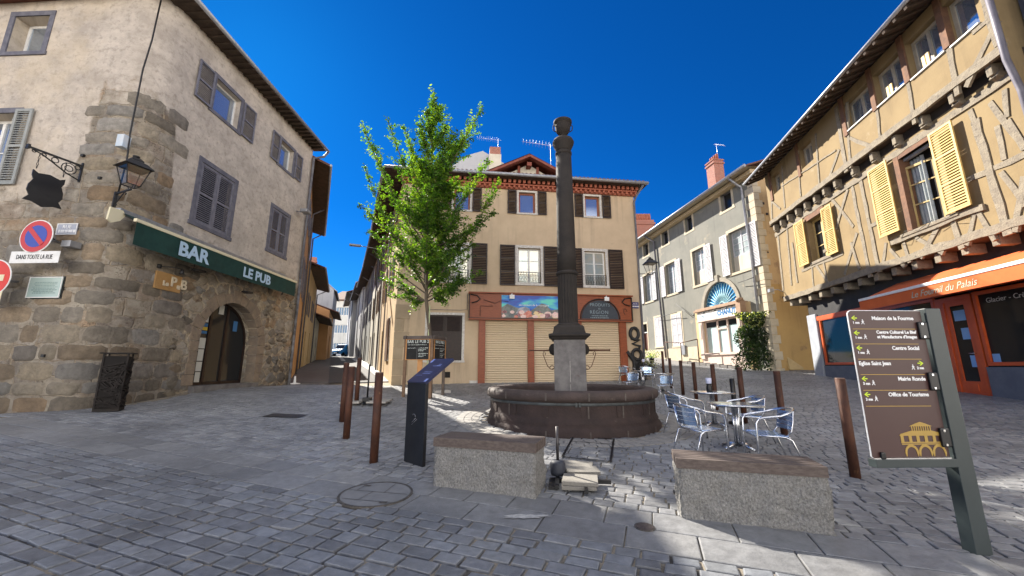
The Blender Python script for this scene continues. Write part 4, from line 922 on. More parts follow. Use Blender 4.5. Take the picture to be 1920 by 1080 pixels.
# shop front of the corner house
mb=MB(C); PO=-.10
for a,b in ((SH0+.12,SH0+.42),(.70,.98),(2.95,3.2),(5.0,5.33)):
    mb.box(a,b,PO-.02,.12,.4,3.62); mb.box(a+.05,b-.05,PO-.035,PO-.02,.9,2.0); mb.box(a+.05,b-.05,PO-.035,PO-.02,2.1,3.2)
mb.build('shop_post',M_['woodorange'],cen)
for a,b in ((SH0+.42,.70),(.98,2.95),(3.2,5.0)):
    mb=MB(C); z=.5
    while z<3.58:
        mb.face([(a,.03,z),(b,.03,z),(b,-.005,z+.035),(a,-.005,z+.035)]); mb.face([(a,-.005,z+.035),(b,-.005,z+.035),(b,.025,z+.098),(a,.025,z+.098)]); z+=.1
    mb.build('roller_shutter',M_['shutterroll'],cen,fixn=False)
FZ0,FZ1=3.60,4.78
def fascia():
    mb=MB(C); mb.box(-1.93,5.60,-.24,.03,FZ0,FZ1-.06); mb.box(-1.98,5.66,-.34,.03,FZ1-.06,FZ1); mb.box(-1.95,5.62,-.27,.0,FZ0-.06,FZ0)
    o=mb.build('shop_fascia',M_['woodorange'],cen,bevel=.008)
    mb=MB(C); mb.box(-1.93,5.60,-.26,-.24,FZ0+.0,FZ0+.035); mb.box(-1.96,-1.91,-.29,-.24,FZ0,FZ1-.1); mb.box(5.57,5.62,-.29,-.24,FZ0,FZ1-.1)
    arc=[(4.05+.93*math.cos(a),-.27,FZ0+.06+.93*math.sin(a)*.98) for a in [math.pi*i/24 for i in range(25)]]; mb.tube(arc,.035,6)
    for (sx,x) in ((1,-1.88),(-1,5.55)):
        mb.tube([(x,-.27,FZ1-.12),(x+sx*.28,-.27,FZ1-.16),(x+sx*.42,-.27,FZ1-.32),(x+sx*.30,-.27,FZ1-.42),(x+sx*.05,-.27,FZ1-.5)],.03,6)
    mb.tube([(5.25+.1*math.cos(a)*(1-a/9),-.27,FZ0+.42+.13*math.sin(a)) for a in [i*.5 for i in range(11)]],.012,5)
    mb.tube([(-1.3,-.27,FZ1-.35),(-.8,-.27,FZ1-.5),(-.55,-.27,FZ1-.38),(-.2,-.27,FZ1-.42)],.012,5); mb.tube([(-1.45,-.27,FZ0+.1),(-1.45,-.27,FZ0+.55),(-.9,-.27,FZ0+.55)],.012,5)
    mb.build('moulding',M_['brown'],o,fixn=False)
    return o
fas=fascia()
slate=mat('slate grey board',(.045,.055,.07),(.06,.068,.08),3,.8)
mb=MB(C); mb.plate([(4.05+.88*math.cos(a),FZ0+.06+.88*math.sin(a)*.98) for a in [math.pi*i/24 for i in range(25)]],-.262,-.245); sb=mb.build('arched_blackboard',slate,fas,fixn=False)
gch=mat('faded chalk',(.26,.33,.36),None,rough=.9)
text(C,4.05,FZ0+.70,.19,'PRODUITS',gch,sb,-.266,spacing=1.1); text(C,4.02,FZ0+.53,.13,'de',gch,sb,-.266); text(C,4.0,FZ0+.36,.22,'RÉGION',gch,sb,-.266,spacing=1.15)
for zz,w in ((FZ0+.20,.35),(FZ0+.11,.42)):
    mb=MB(C)
    x=4.0-w
    while x<4.0+w: l=.03+.05*random.random(); mb.box(x,x+l,-.267,-.262,zz-.02+.01*random.random(),zz+.02); x+=l+.03
    mb.build('chalk_line',gch,sb,fixn=False)
# printed banner: night blue sky, grey mountains and food
def banner():
    a,b,z0,z1=-.50,2.12,FZ0+.05,FZ1-.12
    m=bpy.data.materials.new('printed banner sky'); m.use_nodes=True; t=m.node_tree; L=t.links; bs=t.nodes['Principled BSDF']; bs.inputs['Roughness'].default_value=.4
    tcn=N(t,'ShaderNodeTexCoord'); mp=N(t,'ShaderNodeMapping'); mp.inputs['Scale'].default_value=(.8,1,2.2); L.new(tcn.outputs['Object'],mp.inputs[0]); nz=N(t,'ShaderNodeTexNoise',Scale=1.6,Detail=2.0); L.new(mp.outputs[0],nz.inputs['Vector'])
    rp=N(t,'ShaderNodeValToRGB'); L.new(nz.outputs[0],rp.inputs[0]); rp.color_ramp.elements[0].position=.4; rp.color_ramp.elements[0].color=(.0,.055,.42,1); rp.color_ramp.elements[1].position=.68; rp.color_ramp.elements[1].color=(.10,.62,.50,1); e=rp.color_ramp.elements.new(.52); e.color=(0,.20,.62,1); L.new(rp.outputs[0],bs.inputs['Base Color'])
    mb=MB(C); mb.box(a,b,-.262,-.245,z0,z1); o=mb.build('banner',m,fas,fixn=False)
    cols=[mat('printed grey rock',(.10,.12,.13),(.25,.27,.24),5,.5),mat('printed snow rock',(.5,.5,.55),(.2,.22,.26),6,.5),mat('printed ham red',(.55,.13,.10),(.75,.35,.25),14,.5),mat('printed cheese yellow',(.75,.52,.22),(.8,.65,.38),10,.5),mat('printed dark meat',(.16,.05,.06),(.4,.22,.25),14,.5),mat('printed pink cut',(.75,.45,.45),(.85,.7,.6),14,.5)]
    mb=MB(C); H=z1-z0
    def poly(mi,pts,k): mb.m=mi; mb.plate([(a+(b-a)*x,z0+H*y) for x,y in pts],-.264-.0012*k,-.262)
    poly(0,[(0,0),(1,0),(1,.42),(.86,.36),(.76,.62),(.69,.66),(.6,.5),(.5,.32),(.36,.4),(.25,.46),(.1,.62),(0,.45)],0)
    poly(1,[(.24,.2),(.5,.2),(.48,.42),(.40,.5),(.3,.44)],1)
    rr=random.Random(5)
    for i in range(34):
        x=rr.random(); y=.04+.22*rr.random(); r_=.03+.05*rr.random(); k=rr.choice((2,5,2,4)) if x<.5 else rr.choice((4,3,5,3)) ; n=rr.choice((3,4,5,8)); off=rr.random()*6
        poly(k,[(x+r_*math.cos(off+2*math.pi*j/n),max(.0,y+r_*1.9*math.sin(off+2*math.pi*j/n))) if 0<=x+r_*math.cos(off+2*math.pi*j/n)<=1 else (min(1,max(0,x+r_*math.cos(off+2*math.pi*j/n))),max(0,y+r_*1.9*math.sin(off+2*math.pi*j/n))) for j in range(n)],2+i*.1)
    mb.build('banner_print',cols,o,fixn=False)
    text(C,(a+b)/2+.15,z0+.57*H,.125,'des saveurs de la montagne',M_['signwhite'],o,-.270,shear=.2)
banner()
for x in (-.05,4.35):
    mb=MB(C); mb.box(x-.11,x+.11,-.42,-.34,FZ1-.30,FZ1-.12); mb.box(x-.02,x+.02,-.38,-.2,FZ1-.12,FZ1-.05); t=mb.build('floodlight',M_['white'],loc=C.P(x,-.35,FZ1-.2),bevel=.01)
    tag(t,'small white floodlight over the %s of the closed shop'%('mountain banner' if x<1 else 'arched blackboard'),'floodlight','floodlights on the shop fascia')
def plate_thing(F,name,label,cat,r,d,th,m,frame=None,loc=None):
    t=thing(name,label,cat,tuple(F.P((r[0]+r[1])/2,d,(r[2]+r[3])/2))); mb=MB(F); mb.box(r[0],r[1],d-th,d-.004,r[2],r[3]); mb.build('plate',m,t,bevel=.003)
    if frame: mb=MB(F); q=.02; [mb.box(*x) for x in ((r[0],r[1],d-th-.006,d-th,r[2],r[2]+q),(r[0],r[1],d-th-.006,d-th,r[3]-q,r[3]),(r[0],r[0]+q,d-th-.006,d-th,r[2]+q,r[3]-q),(r[1]-q,r[1],d-th-.006,d-th,r[2]+q,r[3]-q))]; mb.build('frame',frame,t,fixn=False)
    return t
navy=mat('navy enamel',(.025,.03,.16),None,rough=.3)
t=plate_thing(C,'street_name_plate','blue enamel name plate reading PLACE right of the shop fascia','sign',(5.62,6.05,4.22,4.52),0,.02,navy)
text(C,5.83,4.43,.12,'PLACE',M_['signwhite'],t,-.022)
mb=MB(C); x=5.68
for w in (.05,.10,.06,.07,.05): mb.box(x,x+w,-.024,-.02,4.28,4.345); x+=w+.015
mb.build('name_line',M_['signwhite'],t,fixn=False)
# iron sculpture letters by the corner: a tall dark scroll ornament
scr=[]; t=thing('scroll_ornament','tall dark curling metal lettering fixed upright on the wall right of the shop','wall ornament',tuple(C.P(5.75,-.1,1.6)))
mb=MB(C)
def loop(cx,cz,rx,rz,a0,a1,n=14): return [(cx+rx*math.cos(a0+(a1-a0)*i/n),-.10,cz+rz*math.sin(a0+(a1-a0)*i/n)) for i in range(n+1)]
mb.tube(loop(5.72,3.02,.20,.27,-2.2,4.4),.075,8); mb.tube([(5.55,-.1,2.8),(5.95,-.1,2.72),(5.6,-.1,2.55),(5.95,-.1,2.45),(5.85,-.1,2.2)],.075,8); mb.tube(loop(5.78,2.05,.22,.25,2.5,-3.8),.08,8)
mb.tube([(5.3,-.1,2.2),(5.42,-.1,2.05),(5.62,-.1,1.75),(5.66,-.1,1.3),(5.65,-.1,.95)],.085,8); mb.tube(loop(5.85,1.45,.2,.28,1.2,6.5),.075,8); mb.tube([(5.66,-.1,1.3),(5.95,-.1,1.0),(6.1,-.1,.95)],.11,8)
mb.plate([(5.5,.95),(6.05,.95),(6.1,1.35),(5.95,1.75),(5.7,1.95),(5.55,1.5)],-.16,-.04)
mb.build('scroll',M_['iron'],t,fixn=False)
# wall cable and air vent
solid(C,cen,-1.85,-1.3,-.01,.03,.75,.93,M_['chalkwhite'],'repair_patch'); solid(C,cen,-2.9,-2.68,-.004,.05,1.05,1.3,M_['interior'],'air_vent')
mb=MB(C); mb.tube([(-2.02,-.015,FZ1-.05),(-2.02,-.015,4.02),(-2.3,-.015,3.98),(-3.75,-.015,3.98)],.012,5); mb.build('wall_cable',M_['pipe'],cen,fixn=False)
# pale gable behind with chimney, aerials
Yb=29.; Fb=Fr(0,Yb,84)
def zb(px,py,F=Fb): return F.loc(px,py)
t=thing('gable_house_behind','pale grey gable with a chimney rising behind the beige corner house','house',(-1.6,Yb,1))
P=[zb(800,420),zb(815,330),zb(880,290),zb(905,283),zb(955,312),zb(990,350),zb(990,420)]
mb=MB(Fb); mb.plate([(a,b) for a,b in P],0,6); mb.build('wall',M_['fargrey'],t,fixn=False)
a=zb(917,283); b=zb(939,330); mb=MB(Fb); mb.box(a[0],b[0],-.3,.5,b[1],zb(920,292)[1]); mb.build('chimney',M_['creamw'],t)
mb=MB(Fb); mb.box(a[0]+.05,b[0]-.05,-.25,.45,zb(920,292)[1],zb(920,278)[1]); mb.build('chimney_cap',M_['brick'],t)
def aerial(name,label,base,h,L,ang,els,m=M_['alu']):
    t=thing(name,label,'aerial',base,group='rooftop television aerials'); mb=MB(); mb.tube([(0,0,0),(0,0,h)],.014,6); mb.build('mast',m,t,fixn=False)
    mb=MB(); d=Vector((math.cos(ang),math.sin(ang),.12)).normalized(); o=Vector((0,0,h-.1)); mb.tube([o-d*.25,o+d*L],.011,5); s=Vector((-d.y,d.x,0))
    for k in range(els):
        c=o+d*(L*(k+.5)/els); w=.28-.1*k/els; mb.tube([c-s*w*.6-Vector((0,0,w*.6)),c+s*w*.6+Vector((0,0,w*.6))],.006,4)
    mb.build('antenna',m,t,fixn=False)
p=Fb.loc(934,280); aerial('tv_aerial','television aerial on the chimney of the pale gable behind',tuple(Fb.P(p[0],.1,p[1]-.3)),1.3,1.8,math.pi*1.0,10)
p=C.loc(1033,320,3); aerial('tv_aerial','television aerial on the roof just left of the fountain column',tuple(C.P(p[0],3,p[1]-.6)),2.3,1.7,math.pi*1.02,9)
# ================================================================ furniture shop building, at the back right
cha=thing('furniture_shop_building','long grey rendered building with white louvred shutters and a blue fanlight over its shop','building',tuple(K.P(0,0,1.8)))
KS0,KS1=-14.5,4.75; KT=12.0
at_w=[K.rect(1349,358,1374,388),K.rect(1293,400,1306,427),K.rect(1254,428,1266,450),K.rect(1225,452,1236,472),K.rect(1200,470,1208,488)]
at_w=[(2.12,3.05,10.85,11.95),(-1.75,-.9,10.85,11.95),(-4.95,-4.05,10.85,11.95),(-8.1,-7.2,10.85,11.95),(-11.1,-10.3,10.85,11.95)]
fl=[K.rect(1362,432,1390,500),K.rect(1298,468,1318,530),K.rect(1257,498,1272,540),K.rect(1226,515,1235,555)]
fl=[(2.45,3.95,6.9,9.35),(-1.25,.05,6.9,9.3),(-4.75,-3.4,6.9,9.25),(-8.3,-7.0,6.9,9.2),(-11.6,-10.3,6.9,9.2)]
dk=[K.rect(1203,594,1212,664)]
gfw=[(-7.0,-5.9,3.1,5.4),(-4.45,-3.2,3.0,5.3)]
kd=(-9.3,-8.35,2.45,5.1)
FX,FZc=1.08,5.12; FR=1.56
shopo=(-.45,2.65,2.35,4.45)
holes=at_w+fl+[kd,shopo]
mb=MB(K); wall(mb,KS0,KS1,-.5,FZc,[h for h in holes if h[2]<FZc],rd=.25)
ht=7.0-.25
# band above springing with fanlight hole
arc=[(FX-FR*math.cos(math.pi*k/24),FZc+FR*math.sin(math.pi*k/24)) for k in range(25)]
top=6.85
wall(mb,KS0,FX-FR,FZc,top,[]); wall(mb,FX+FR,KS1,FZc,top,[])
for p,q_ in zip(arc,arc[1:]): mb.face([(p[0],0,p[1]),(q_[0],0,q_[1]),(q_[0],0,top),(p[0],0,top)]); mb.face([(p[0],0,p[1]),(p[0],.25,p[1]),(q_[0],.25,q_[1]),(q_[0],0,q_[1])])
wall(mb,KS0,KS1,top,KT,[h for h in holes if h[2]>top],rd=.25)
mb.build('wall',M_['grey'],cha,fixn=False)
b_=MB(K); b_.box(KS0,KS1-.1,.5,9,0,KT-.1); b_.build('inner_wall',M_['interior'],cha)
mb=MB(K); mb.face([(KS1,0,-.5),(KS1,9,-.5),(KS1,9,5.8),(KS1,0,5.8)]); mb.build('gable_wall',M_['gablelow'],cha,fixn=False)
mb=MB(K); mb.face([(KS1,0,5.8),(KS1,9,5.8),(KS1,9,KT),(KS1,4.5,KT+1.6),(KS1,0,KT)]); mb.build('gable_wall',M_['gable'],cha,fixn=False)
# boarded-up patches and holes on the gable
mb=MB(K)
rr=random.Random(2)
for k in range(16): y=.3+1.8*rr.random(); z=4+7.5*rr.random(); s_=.05+.12*rr.random(); mb.box(KS1-.02,KS1+.004+.001*k,y,y+s_,z,z+s_)
mb.build('putlog_hole',M_['brown'],cha,fixn=False)
mb=MB(K); z=-.2; k=0
while z<KT-.1:
    h=.34+.12*rr.random(); h=min(h,KT-z); w=.62 if k%2 else .38; mb.box(KS1-w,KS1+.03,-.03,.30+.15*(k%2),z+.008,z+h-.008); z+=h; k+=1
mb.build('quoin',M_['sandst'],cha,bevel=.015)
for r in at_w: surround(K,cha,r,0,M_['sandst'],.17,.02,.0); window(K,cha,r,0,.25,M_['greyshut'],M_['darkglass'],.06,1,1)
for i,r in enumerate(fl):
    surround(K,cha,r,0,M_['sandst'],.18,.02,.03,rd=.25); lowp=.95 if i<2 else .0
    rr_=(r[0],r[1],r[2]+lowp,r[3])
    window(K,cha,rr_,0,.25,M_['whitesh'],M_['clearglass'],.06,2,4)
    if lowp: solid(K,cha,r[0],r[1],.18,.24,r[2],r[2]+lowp,M_['creamw'],'window_panel')
    h=.62
    if i!=1: shutter(K,cha,r[0]-h-.10,r[0]-.10,r[2]-.05,r[3]+.0,-.10,M_['whitesh'],3,.075)
    shutter(K,cha,r[1]+.08,r[1]+h+.12,r[2]-.05,r[3]+.0,-.10,M_['whitesh'],3,.075)
for r in gfw:
    surround(K,cha,r,0,M_['sandst'],.15,.02,.03); m_=(r[0]+r[1])/2
    shutter(K,cha,r[0]+.01,m_-.005,r[2],r[3],-.05,M_['whitesh'],3,.07); shutter(K,cha,m_+.005,r[1]-.01,r[2],r[3],-.05,M_['whitesh'],3,.07)
surround(K,cha,kd,0,M_['sandst'],.16,.02,.02,bot=False); solid(K,cha,kd[0],kd[1],.18,.22,kd[2]-.4,kd[3]-.7,mat('dark red door wood',(.14,.05,.03),(.09,.03,.02),5,.6),'door'); back_fill(K,cha,[kd],.24)
solid(K,cha,kd[0],kd[1],.12,.2,kd[3]-.74,kd[3]-.66,M_['white'],'door_transom')
# masonry plinth
solid(K,cha,KS0,-1.6,-.03,.02,1.0,2.55+.3,M_['sandst'],'plinth')
# fanlight with radiating bars
bl1=mat('bright blue fanlight glass',(.02,.10,.30),(.03,.25,.5),4,.15,ior=1.5)
g=MB(K); g.plate([(FX+FR*math.cos(math.pi*k/24),FZc+FR*math.sin(math.pi*k/24)) for k in range(25)],.14,.15); fan=g.build('fanlight',bl1,cha,fixn=False)
cy=mat('pale cyan fanlight bars',(.38,.66,.74),None,rough=.5); mb=MB(K)
n=17
for k in range(n+1):
    a=math.pi*k/n; mb.tube([(FX+.30*math.cos(a),.12,FZc+.02+.30*math.sin(a)),(FX+1.2*math.cos(a),.12,FZc+.02+1.2*math.sin(a))],.022,4)
    if k<n:
        b2=math.pi*(k+.5)/n; a3=math.pi*(k+1)/n
        mb.tube([(FX+1.1*math.cos(a),.115,FZc+1.1*math.sin(a)),(FX+1.40*math.cos(a),.115,FZc+1.40*math.sin(a)),(FX+1.52*math.cos(b2),.115,FZc+1.52*math.sin(b2)),(FX+1.40*math.cos(a3),.115,FZc+1.40*math.sin(a3)),(FX+1.1*math.cos(a3),.115,FZc+1.1*math.sin(a3))],.018,4)
        mb.tube([(FX+.95*math.cos(a),.118,FZc+.95*math.sin(a)),(FX+.62*math.cos(b2),.118,FZc+.62*math.sin(b2)),(FX+.95*math.cos(a3),.118,FZc+.95*math.sin(a3))],.014,4)
mb.tube([(FX+.30*math.cos(math.pi*k/12),.12,FZc+.30*math.sin(math.pi*k/12)) for k in range(13)],.03,5)
mb.build('fanlight_bars',cy,fan,fixn=False)
mb=MB(K)
for k in range(24):
    a0,a1=math.pi*(k)/24,math.pi*(k+1)/24
    mb.plate([(FX+r*math.cos(a),FZc+r*math.sin(a)) for r,a in ((FR-.01,a0),(FR+.24,a0),(FR+.24,a1),(FR-.01,a1))],-.06,.05)
mb.box(FX-.14,FX+.14,-.12,.05,FZc+FR-.02,FZc+FR+.42); mb.build('fanlight_arch',mat('grey carved stone',(.34,.31,.25),(.26,.24,.2),4,.85,bump=.3,bscale=20,coord='UV'),cha)
# shop front
pinkw=mat('pinkish white shopfront paint',(.62,.50,.44),(.56,.44,.38),3,.6); sf=[]
mb=MB(K); mb.box(-1.25,3.5,-.12,.02,1.0,5.0); 
mb2=MB(K); wall(mb2,-1.35,3.55,1.0,5.05,[shopo],d=-.14,rd=.2); mb2.face([(-1.35,-.14,1),(-1.35,0,1),(-1.35,0,5.05),(-1.35,-.14,5.05)]); mb2.face([(3.55,-.14,1),(3.55,-.14,5.05),(3.55,0,5.05),(3.55,0,1)])
mb2.build('shop_front',plaster('ochre shop render',(.60,.44,.25),(.54,.39,.22),None,1,.1),cha,fixn=False)
mb=MB(K); mb.box(-1.05,3.35,-.44,-.0,5.0,5.12); mb.box(-.95,3.25,-.38,-.1,5.12,5.2); mb.build('shop_cornice',mat('brown shop cornice',(.36,.24,.16),(.3,.19,.12),4,.7),cha,bevel=.01)
mb=MB(K); mb.box(-.85,3.1,-.32,-.14,4.42,4.96); sg=mb.build('shop_sign',M_['white'],cha,bevel=.01)
mb=MB(K); mb.box(-.9,3.15,-.34,-.14,4.36,4.42); mb.build('sign_rail',pinkw,sg)
text(K,1.95,4.68,.40,'CHANUT',mat('sign blue',(.02,.13,.36),(.03,.2,.42),9,.6),sg,-.325,xs=.95,bold=.022); text(K,.12,4.65,.33,'MEUBLES',mat('faded blue lettering',(.30,.46,.58),None,rough=.7),sg,-.325,xs=.9)
mb=MB(K)
for a,b in ((-.85,-.5),(2.7,3.05)): mb.box(a,b,-.30,-.14,2.0,4.36); mb.box(a+.08,b-.08,-.33,-.30,3.3,4.2)
for x in (-.45,.72,1.62,2.65): mb.box(x-.05,x+.05,-.1,.0,2.35,4.4)
mb.box(-.45,2.65,-.1,.0,4.28,4.44); mb.box(.72,1.62,-.1,.0,3.75,3.85); mb.box(-.9,3.1,-.28,-.13,2.22,2.36); mb.box(-.9,3.1,-.2,-.13,1.0,2.2)
mb.build('shop_frame',pinkw,cha)
mb=MB(K); mb.box(3.0,3.35,-.5,-.13,4.3,5.0); mb.lathe([(.17,0),(.2,.1),(.2,.2)],(3.17,-.35,5.1),10); mb.build('shop_bracket',mat('brown shop cornice',(1,1,1)),cha)
g=MB(K); g.box(-.45,2.65,-.02,-.01,2.36,3.95); g.build('shop_pane',mat('whitened shop glass',(.52,.66,.66),(.42,.56,.60),2,.15),cha); g=MB(K); g.box(-.45,2.65,-.03,-.02,3.95,4.3); g.build('shop_pane',M_['darkglass'],cha)
for k in range(4):
    x=-.6+k*1.05; mb=MB(K); mb.tube([(x,-.3,4.92),(x,-.6,4.98),(x,-.72,4.86)],.015,5); mb.lathe([(.03,.1),(.07,0)],(x,-.72,4.78),8); o=mb.build('shop_lamp',M_['iron'],loc=K.P(x,-.4,4.9),fixn=False); tag(o,('leftmost','second from left','third from left','rightmost')[k]+' of the four small spot lamps over the white shop sign','lamp','spot lamps above the furniture shop sign')
mb=MB(K)
for (x0,z0,x1,z1) in ((-3.4,6.0,-1.2,4.7),(-6.5,5.35,-3.1,5.35),(3.0,6.2,4.4,6.2)): mb.tube([(x0,-.2,z0),(x1,-.35,z1)],.02,5)
mb.build('iron_stay',M_['iron'],cha,fixn=False)
# roof and eave
mb=MB(K); OV=.75; z=KT+.28
mb.face([(KS0,-OV,z),(KS1+.5,-OV,z),(KS1+.5,4.5,z+1.9),(KS0,4.5,z+1.9)]); mb.face([(KS0,9.5,z),(KS0,4.5,z+1.9),(KS1+.5,4.5,z+1.9),(KS1+.5,9.5,z)]); mb.face([(KS0,-OV,z-.1),(KS1+.5,-OV,z-.1),(KS1+.5,-OV,z),(KS0,-OV,z)]); mb.face([(KS1+.5,-OV,z-.1),(KS1+.5,4.5,z+1.8),(KS1+.5,4.5,z+1.9),(KS1+.5,-OV,z)])
mb.build('roof',M_['tile'],cha,fixn=False)
mb=MB(K); mb.face([(KS0,-OV,z-.1),(KS0,.1,z-.02),(KS1+.5,.1,z-.02),(KS1+.5,-OV,z-.1)]); mb.build('soffit',mat('pale eave board',(.38,.34,.26),(.3,.27,.2),3,.8),cha,fixn=False)
mb=MB(K); mb.box(KS0,KS1+.35,-.35,.0,KT-.08,KT+.16); mb.build('cornice',mat('cream cornice',(.5,.4,.25),(.42,.33,.2),3,.8),cha,bevel=.02)
pipe_(K,cha,[(KS0,-OV-.06,z-.06),(KS1+.55,-OV-.06,z-.06)],.085,M_['zinc'],'gutter')
pipe_(K,cha,[(3.9,-OV,z-.1),(3.95,-.3,z-.5),(4.05,-.11,z-.7),(4.15,-.11,8),(4.2,-.12,1.7)],.07,M_['zinc']); pipe_(K,cha,[(-6.35,-OV,z-.1),(-6.0,-.12,z-.7),(-5.75,-.12,6.8),(-5.5,-.12,2.2)],.07,M_['pipe'])
def chimney(F,par,s,d,w,dp,z0,z1,pots):
    mb=MB(F); mb.box(s-w/2,s+w/2,d-dp/2,d+dp/2,z0,z1); mb.box(s-w/2-.06,s+w/2+.06,d-dp/2-.06,d+dp/2+.06,z1-.32,z1-.2); mb.box(s-w/2-.05,s+w/2+.05,d-dp/2-.05,d+dp/2+.05,z1-.06,z1+.02); c=mb.build('chimney',M_['brick'],par)
    mb=MB(F)
    for k in range(pots): mb.lathe([(.11,0),(.09,.4),(.1,.45)],(s-w/2+w*(k+.5)/pots,d,z1),8)
    mb.build('chimney_pots',mat('terracotta pot',(.36,.12,.07),(.28,.09,.05),6,.8),c,fixn=False)
cq=K.loc(1342,330,2.2); chimney(K,cha,cq[0],2.2,.85,.75,z+.3,K.loc(1342,302,2.2)[1],4)
Fk2=Fr(*K.P(-16,1,0).xy,171.6)
p=K.P(cq[0],2.2,K.loc(1342,302,2.2)[1]); aerial('tv_aerial','television aerial on the tall brick chimney above the furniture shop',tuple(p+Vector((.3,0,0))),1.5,.8,.3,7)
t=thing('brick_chimney_house','house with a broad red brick chimney and clay pots beyond the corner house','house',(14,40,3))
Fq=Fr(8,38,90); a=Fq.loc(1194,450); b=Fq.loc(1226,412); mb=MB(Fq); mb.box(a[0]-.6,b[0]+3,2,8,2,a[1]-.2); mb.build('wall',M_['creamw'],t,fixn=False)
mb=MB(Fq); mb.box(a[0],b[0],.0,1.2,a[1]-3,b[1]); mb.box(a[0]-.1,b[0]+.1,-.1,1.3,b[1]-.5,b[1]-.3); 
mb.build('chimney',M_['brick'],t,fixn=False); mb=MB(Fq)
for k in range(6): mb.lathe([(.2,0),(.15,.8)],(a[0]+.3+(b[0]-a[0]-.6)*k/5,.5,b[1]),7)
mb.build('chimney_pots',mat('terracotta pot',(1,1,1)),t,fixn=False)
# ================================================================ half-timbered building on the right
tim=thing('timbered_house','jettied half timbered house with ochre infill and yellow shutters over an orange shop','building',tuple(R.P(-3,0,.9)))
D1,D2=-.45,-.70; RS0,RS1=-7.95,3.2   # ends of the upper storeys
Z1a,Z1b,Z2a,Z2b=4.55,7.85,8.30,10.85
F1=lambda r: R.rect(*r,D1)
bigw=(-.45,.42,5.32,7.45); bigw=None
def lo(px,py,d): return R.loc(px,py,d)
a=lo(1690,305,D1); b=lo(1745,425,D1)
bigw=(-.52,.80,5.38,7.62)
smw=lo(1512,410,D1); 
smw=(-5.45,-4.22,5.78,7.55)
nich=(-1.32,-.90,4.98,5.38)
topw=[]
for (x0,y0,x1,y1) in ((1447,330,1465,356),(1497,268,1525,310),(1590,180,1640,240),(1652,110,1700,182),(1714,60,1770,128),(1790,-5,1822,72)):
    q=R.rect(x0,y0,x1,y1,D2); topw.append(q)
topw=[(-7.2,-6.5,9.62,10.5),(-4.7,-3.85,9.62,10.5),(-1.75,-.55,9.52,10.5),(-.35,.72,9.44,10.5),(.92,1.97,9.38,10.5),(2.13,2.85,9.34,10.5)]
S0u=-8.1
mb=MB(R)
wall(mb,S0u,RS1,Z1a,Z1b+.2,[bigw,smw,nich],d=D1,rd=.3); wall(mb,S0u+.25,RS1,Z2a,Z2b,topw,d=D2,rd=.25)
mb.face([(S0u,D1,Z1a),(S0u,D1,Z1b+.2),(S0u,6,Z1b+.2),(S0u,6,Z1a)]); mb.face([(S0u+.25,D2,Z2a),(S0u+.25,D2,Z2b),(S0u+.25,6,Z2b),(S0u+.25,6,Z2a)])
mb.face([(RS1,D1,Z1a),(RS1,6,Z1a),(RS1,6,Z2b),(RS1,D2,Z2b),(RS1,D2,Z2a)])
mb.build('wall',M_['ochre'],tim,fixn=False)
b_=MB(R); b_.box(S0u+.05,RS1-.05,D1+.35,6,Z1a+.02,Z1b+.15); b_.box(S0u+.3,RS1-.05,D2+.30,6,Z2a,Z2b-.02); b_.build('inner_wall',M_['interior'],tim)
# floor underside of the jetties
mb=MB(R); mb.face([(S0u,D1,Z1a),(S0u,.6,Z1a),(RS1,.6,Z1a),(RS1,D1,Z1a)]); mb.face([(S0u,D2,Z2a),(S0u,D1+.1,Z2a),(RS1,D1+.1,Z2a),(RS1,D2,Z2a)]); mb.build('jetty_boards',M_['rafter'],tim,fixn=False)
# timber frame
rr=random.Random(11); mb=MB(R)
def tb(s0,z0,s1,z1,d,w,out=.018):
    """one hewn timber: a slightly wavy plank proud of the infill"""
    n=max(2,int(math.hypot(s1-s0,z1-z0)/.35)); P=[]
    dx,dz=s1-s0,z1-z0; L=math.hypot(dx,dz); nx,nz=-dz/L,dx/L; up=[];dn=[]
    for k in range(n+1):
        u=k/n; off=rr.uniform(-.016,.016); ww=w*.43*(1+rr.uniform(-.16,.16)); x,z=s0+dx*u+nx*off,z0+dz*u+nz*off
        up.append((x+nx*ww,z+nz*ww)); dn.append((x-nx*ww,z-nz*ww))
    o=d-out-rr.uniform(0,.010)
    for k in range(n):
        q=[up[k],up[k+1],dn[k+1],dn[k]]; A=[mb.vert(p[0],o,p[1]) for p in q]; B=[mb.vert(p[0],d+.04,p[1]) for p in q]
        mb.face(None,A)
        for i in (0,2): mb.face(None,[A[i],B[i],B[i+1],A[i+1]])
        if k==0: mb.face(None,[A[3],B[3],B[0],A[0]])
        if k==n-1: mb.face(None,[A[1],B[1],B[2],A[2]])
def px(x,y,d): return R.loc(x,y,d)
def tpx(x0,y0,x1,y1,d,w): a=px(x0,y0,d); b=px(x1,y1,d); tb(a[0],a[1],b[0],b[1],d,w)
# storey beams
tb(S0u,Z1a+.12,RS1,Z1a+.10,D1,.24,.04); tb(S0u,Z1b+.02,RS1,Z1b-.02,D1,.22,.03)
tb(S0u+.2,Z2a+.12,RS1,Z2a+.08,D2,.22,.04)
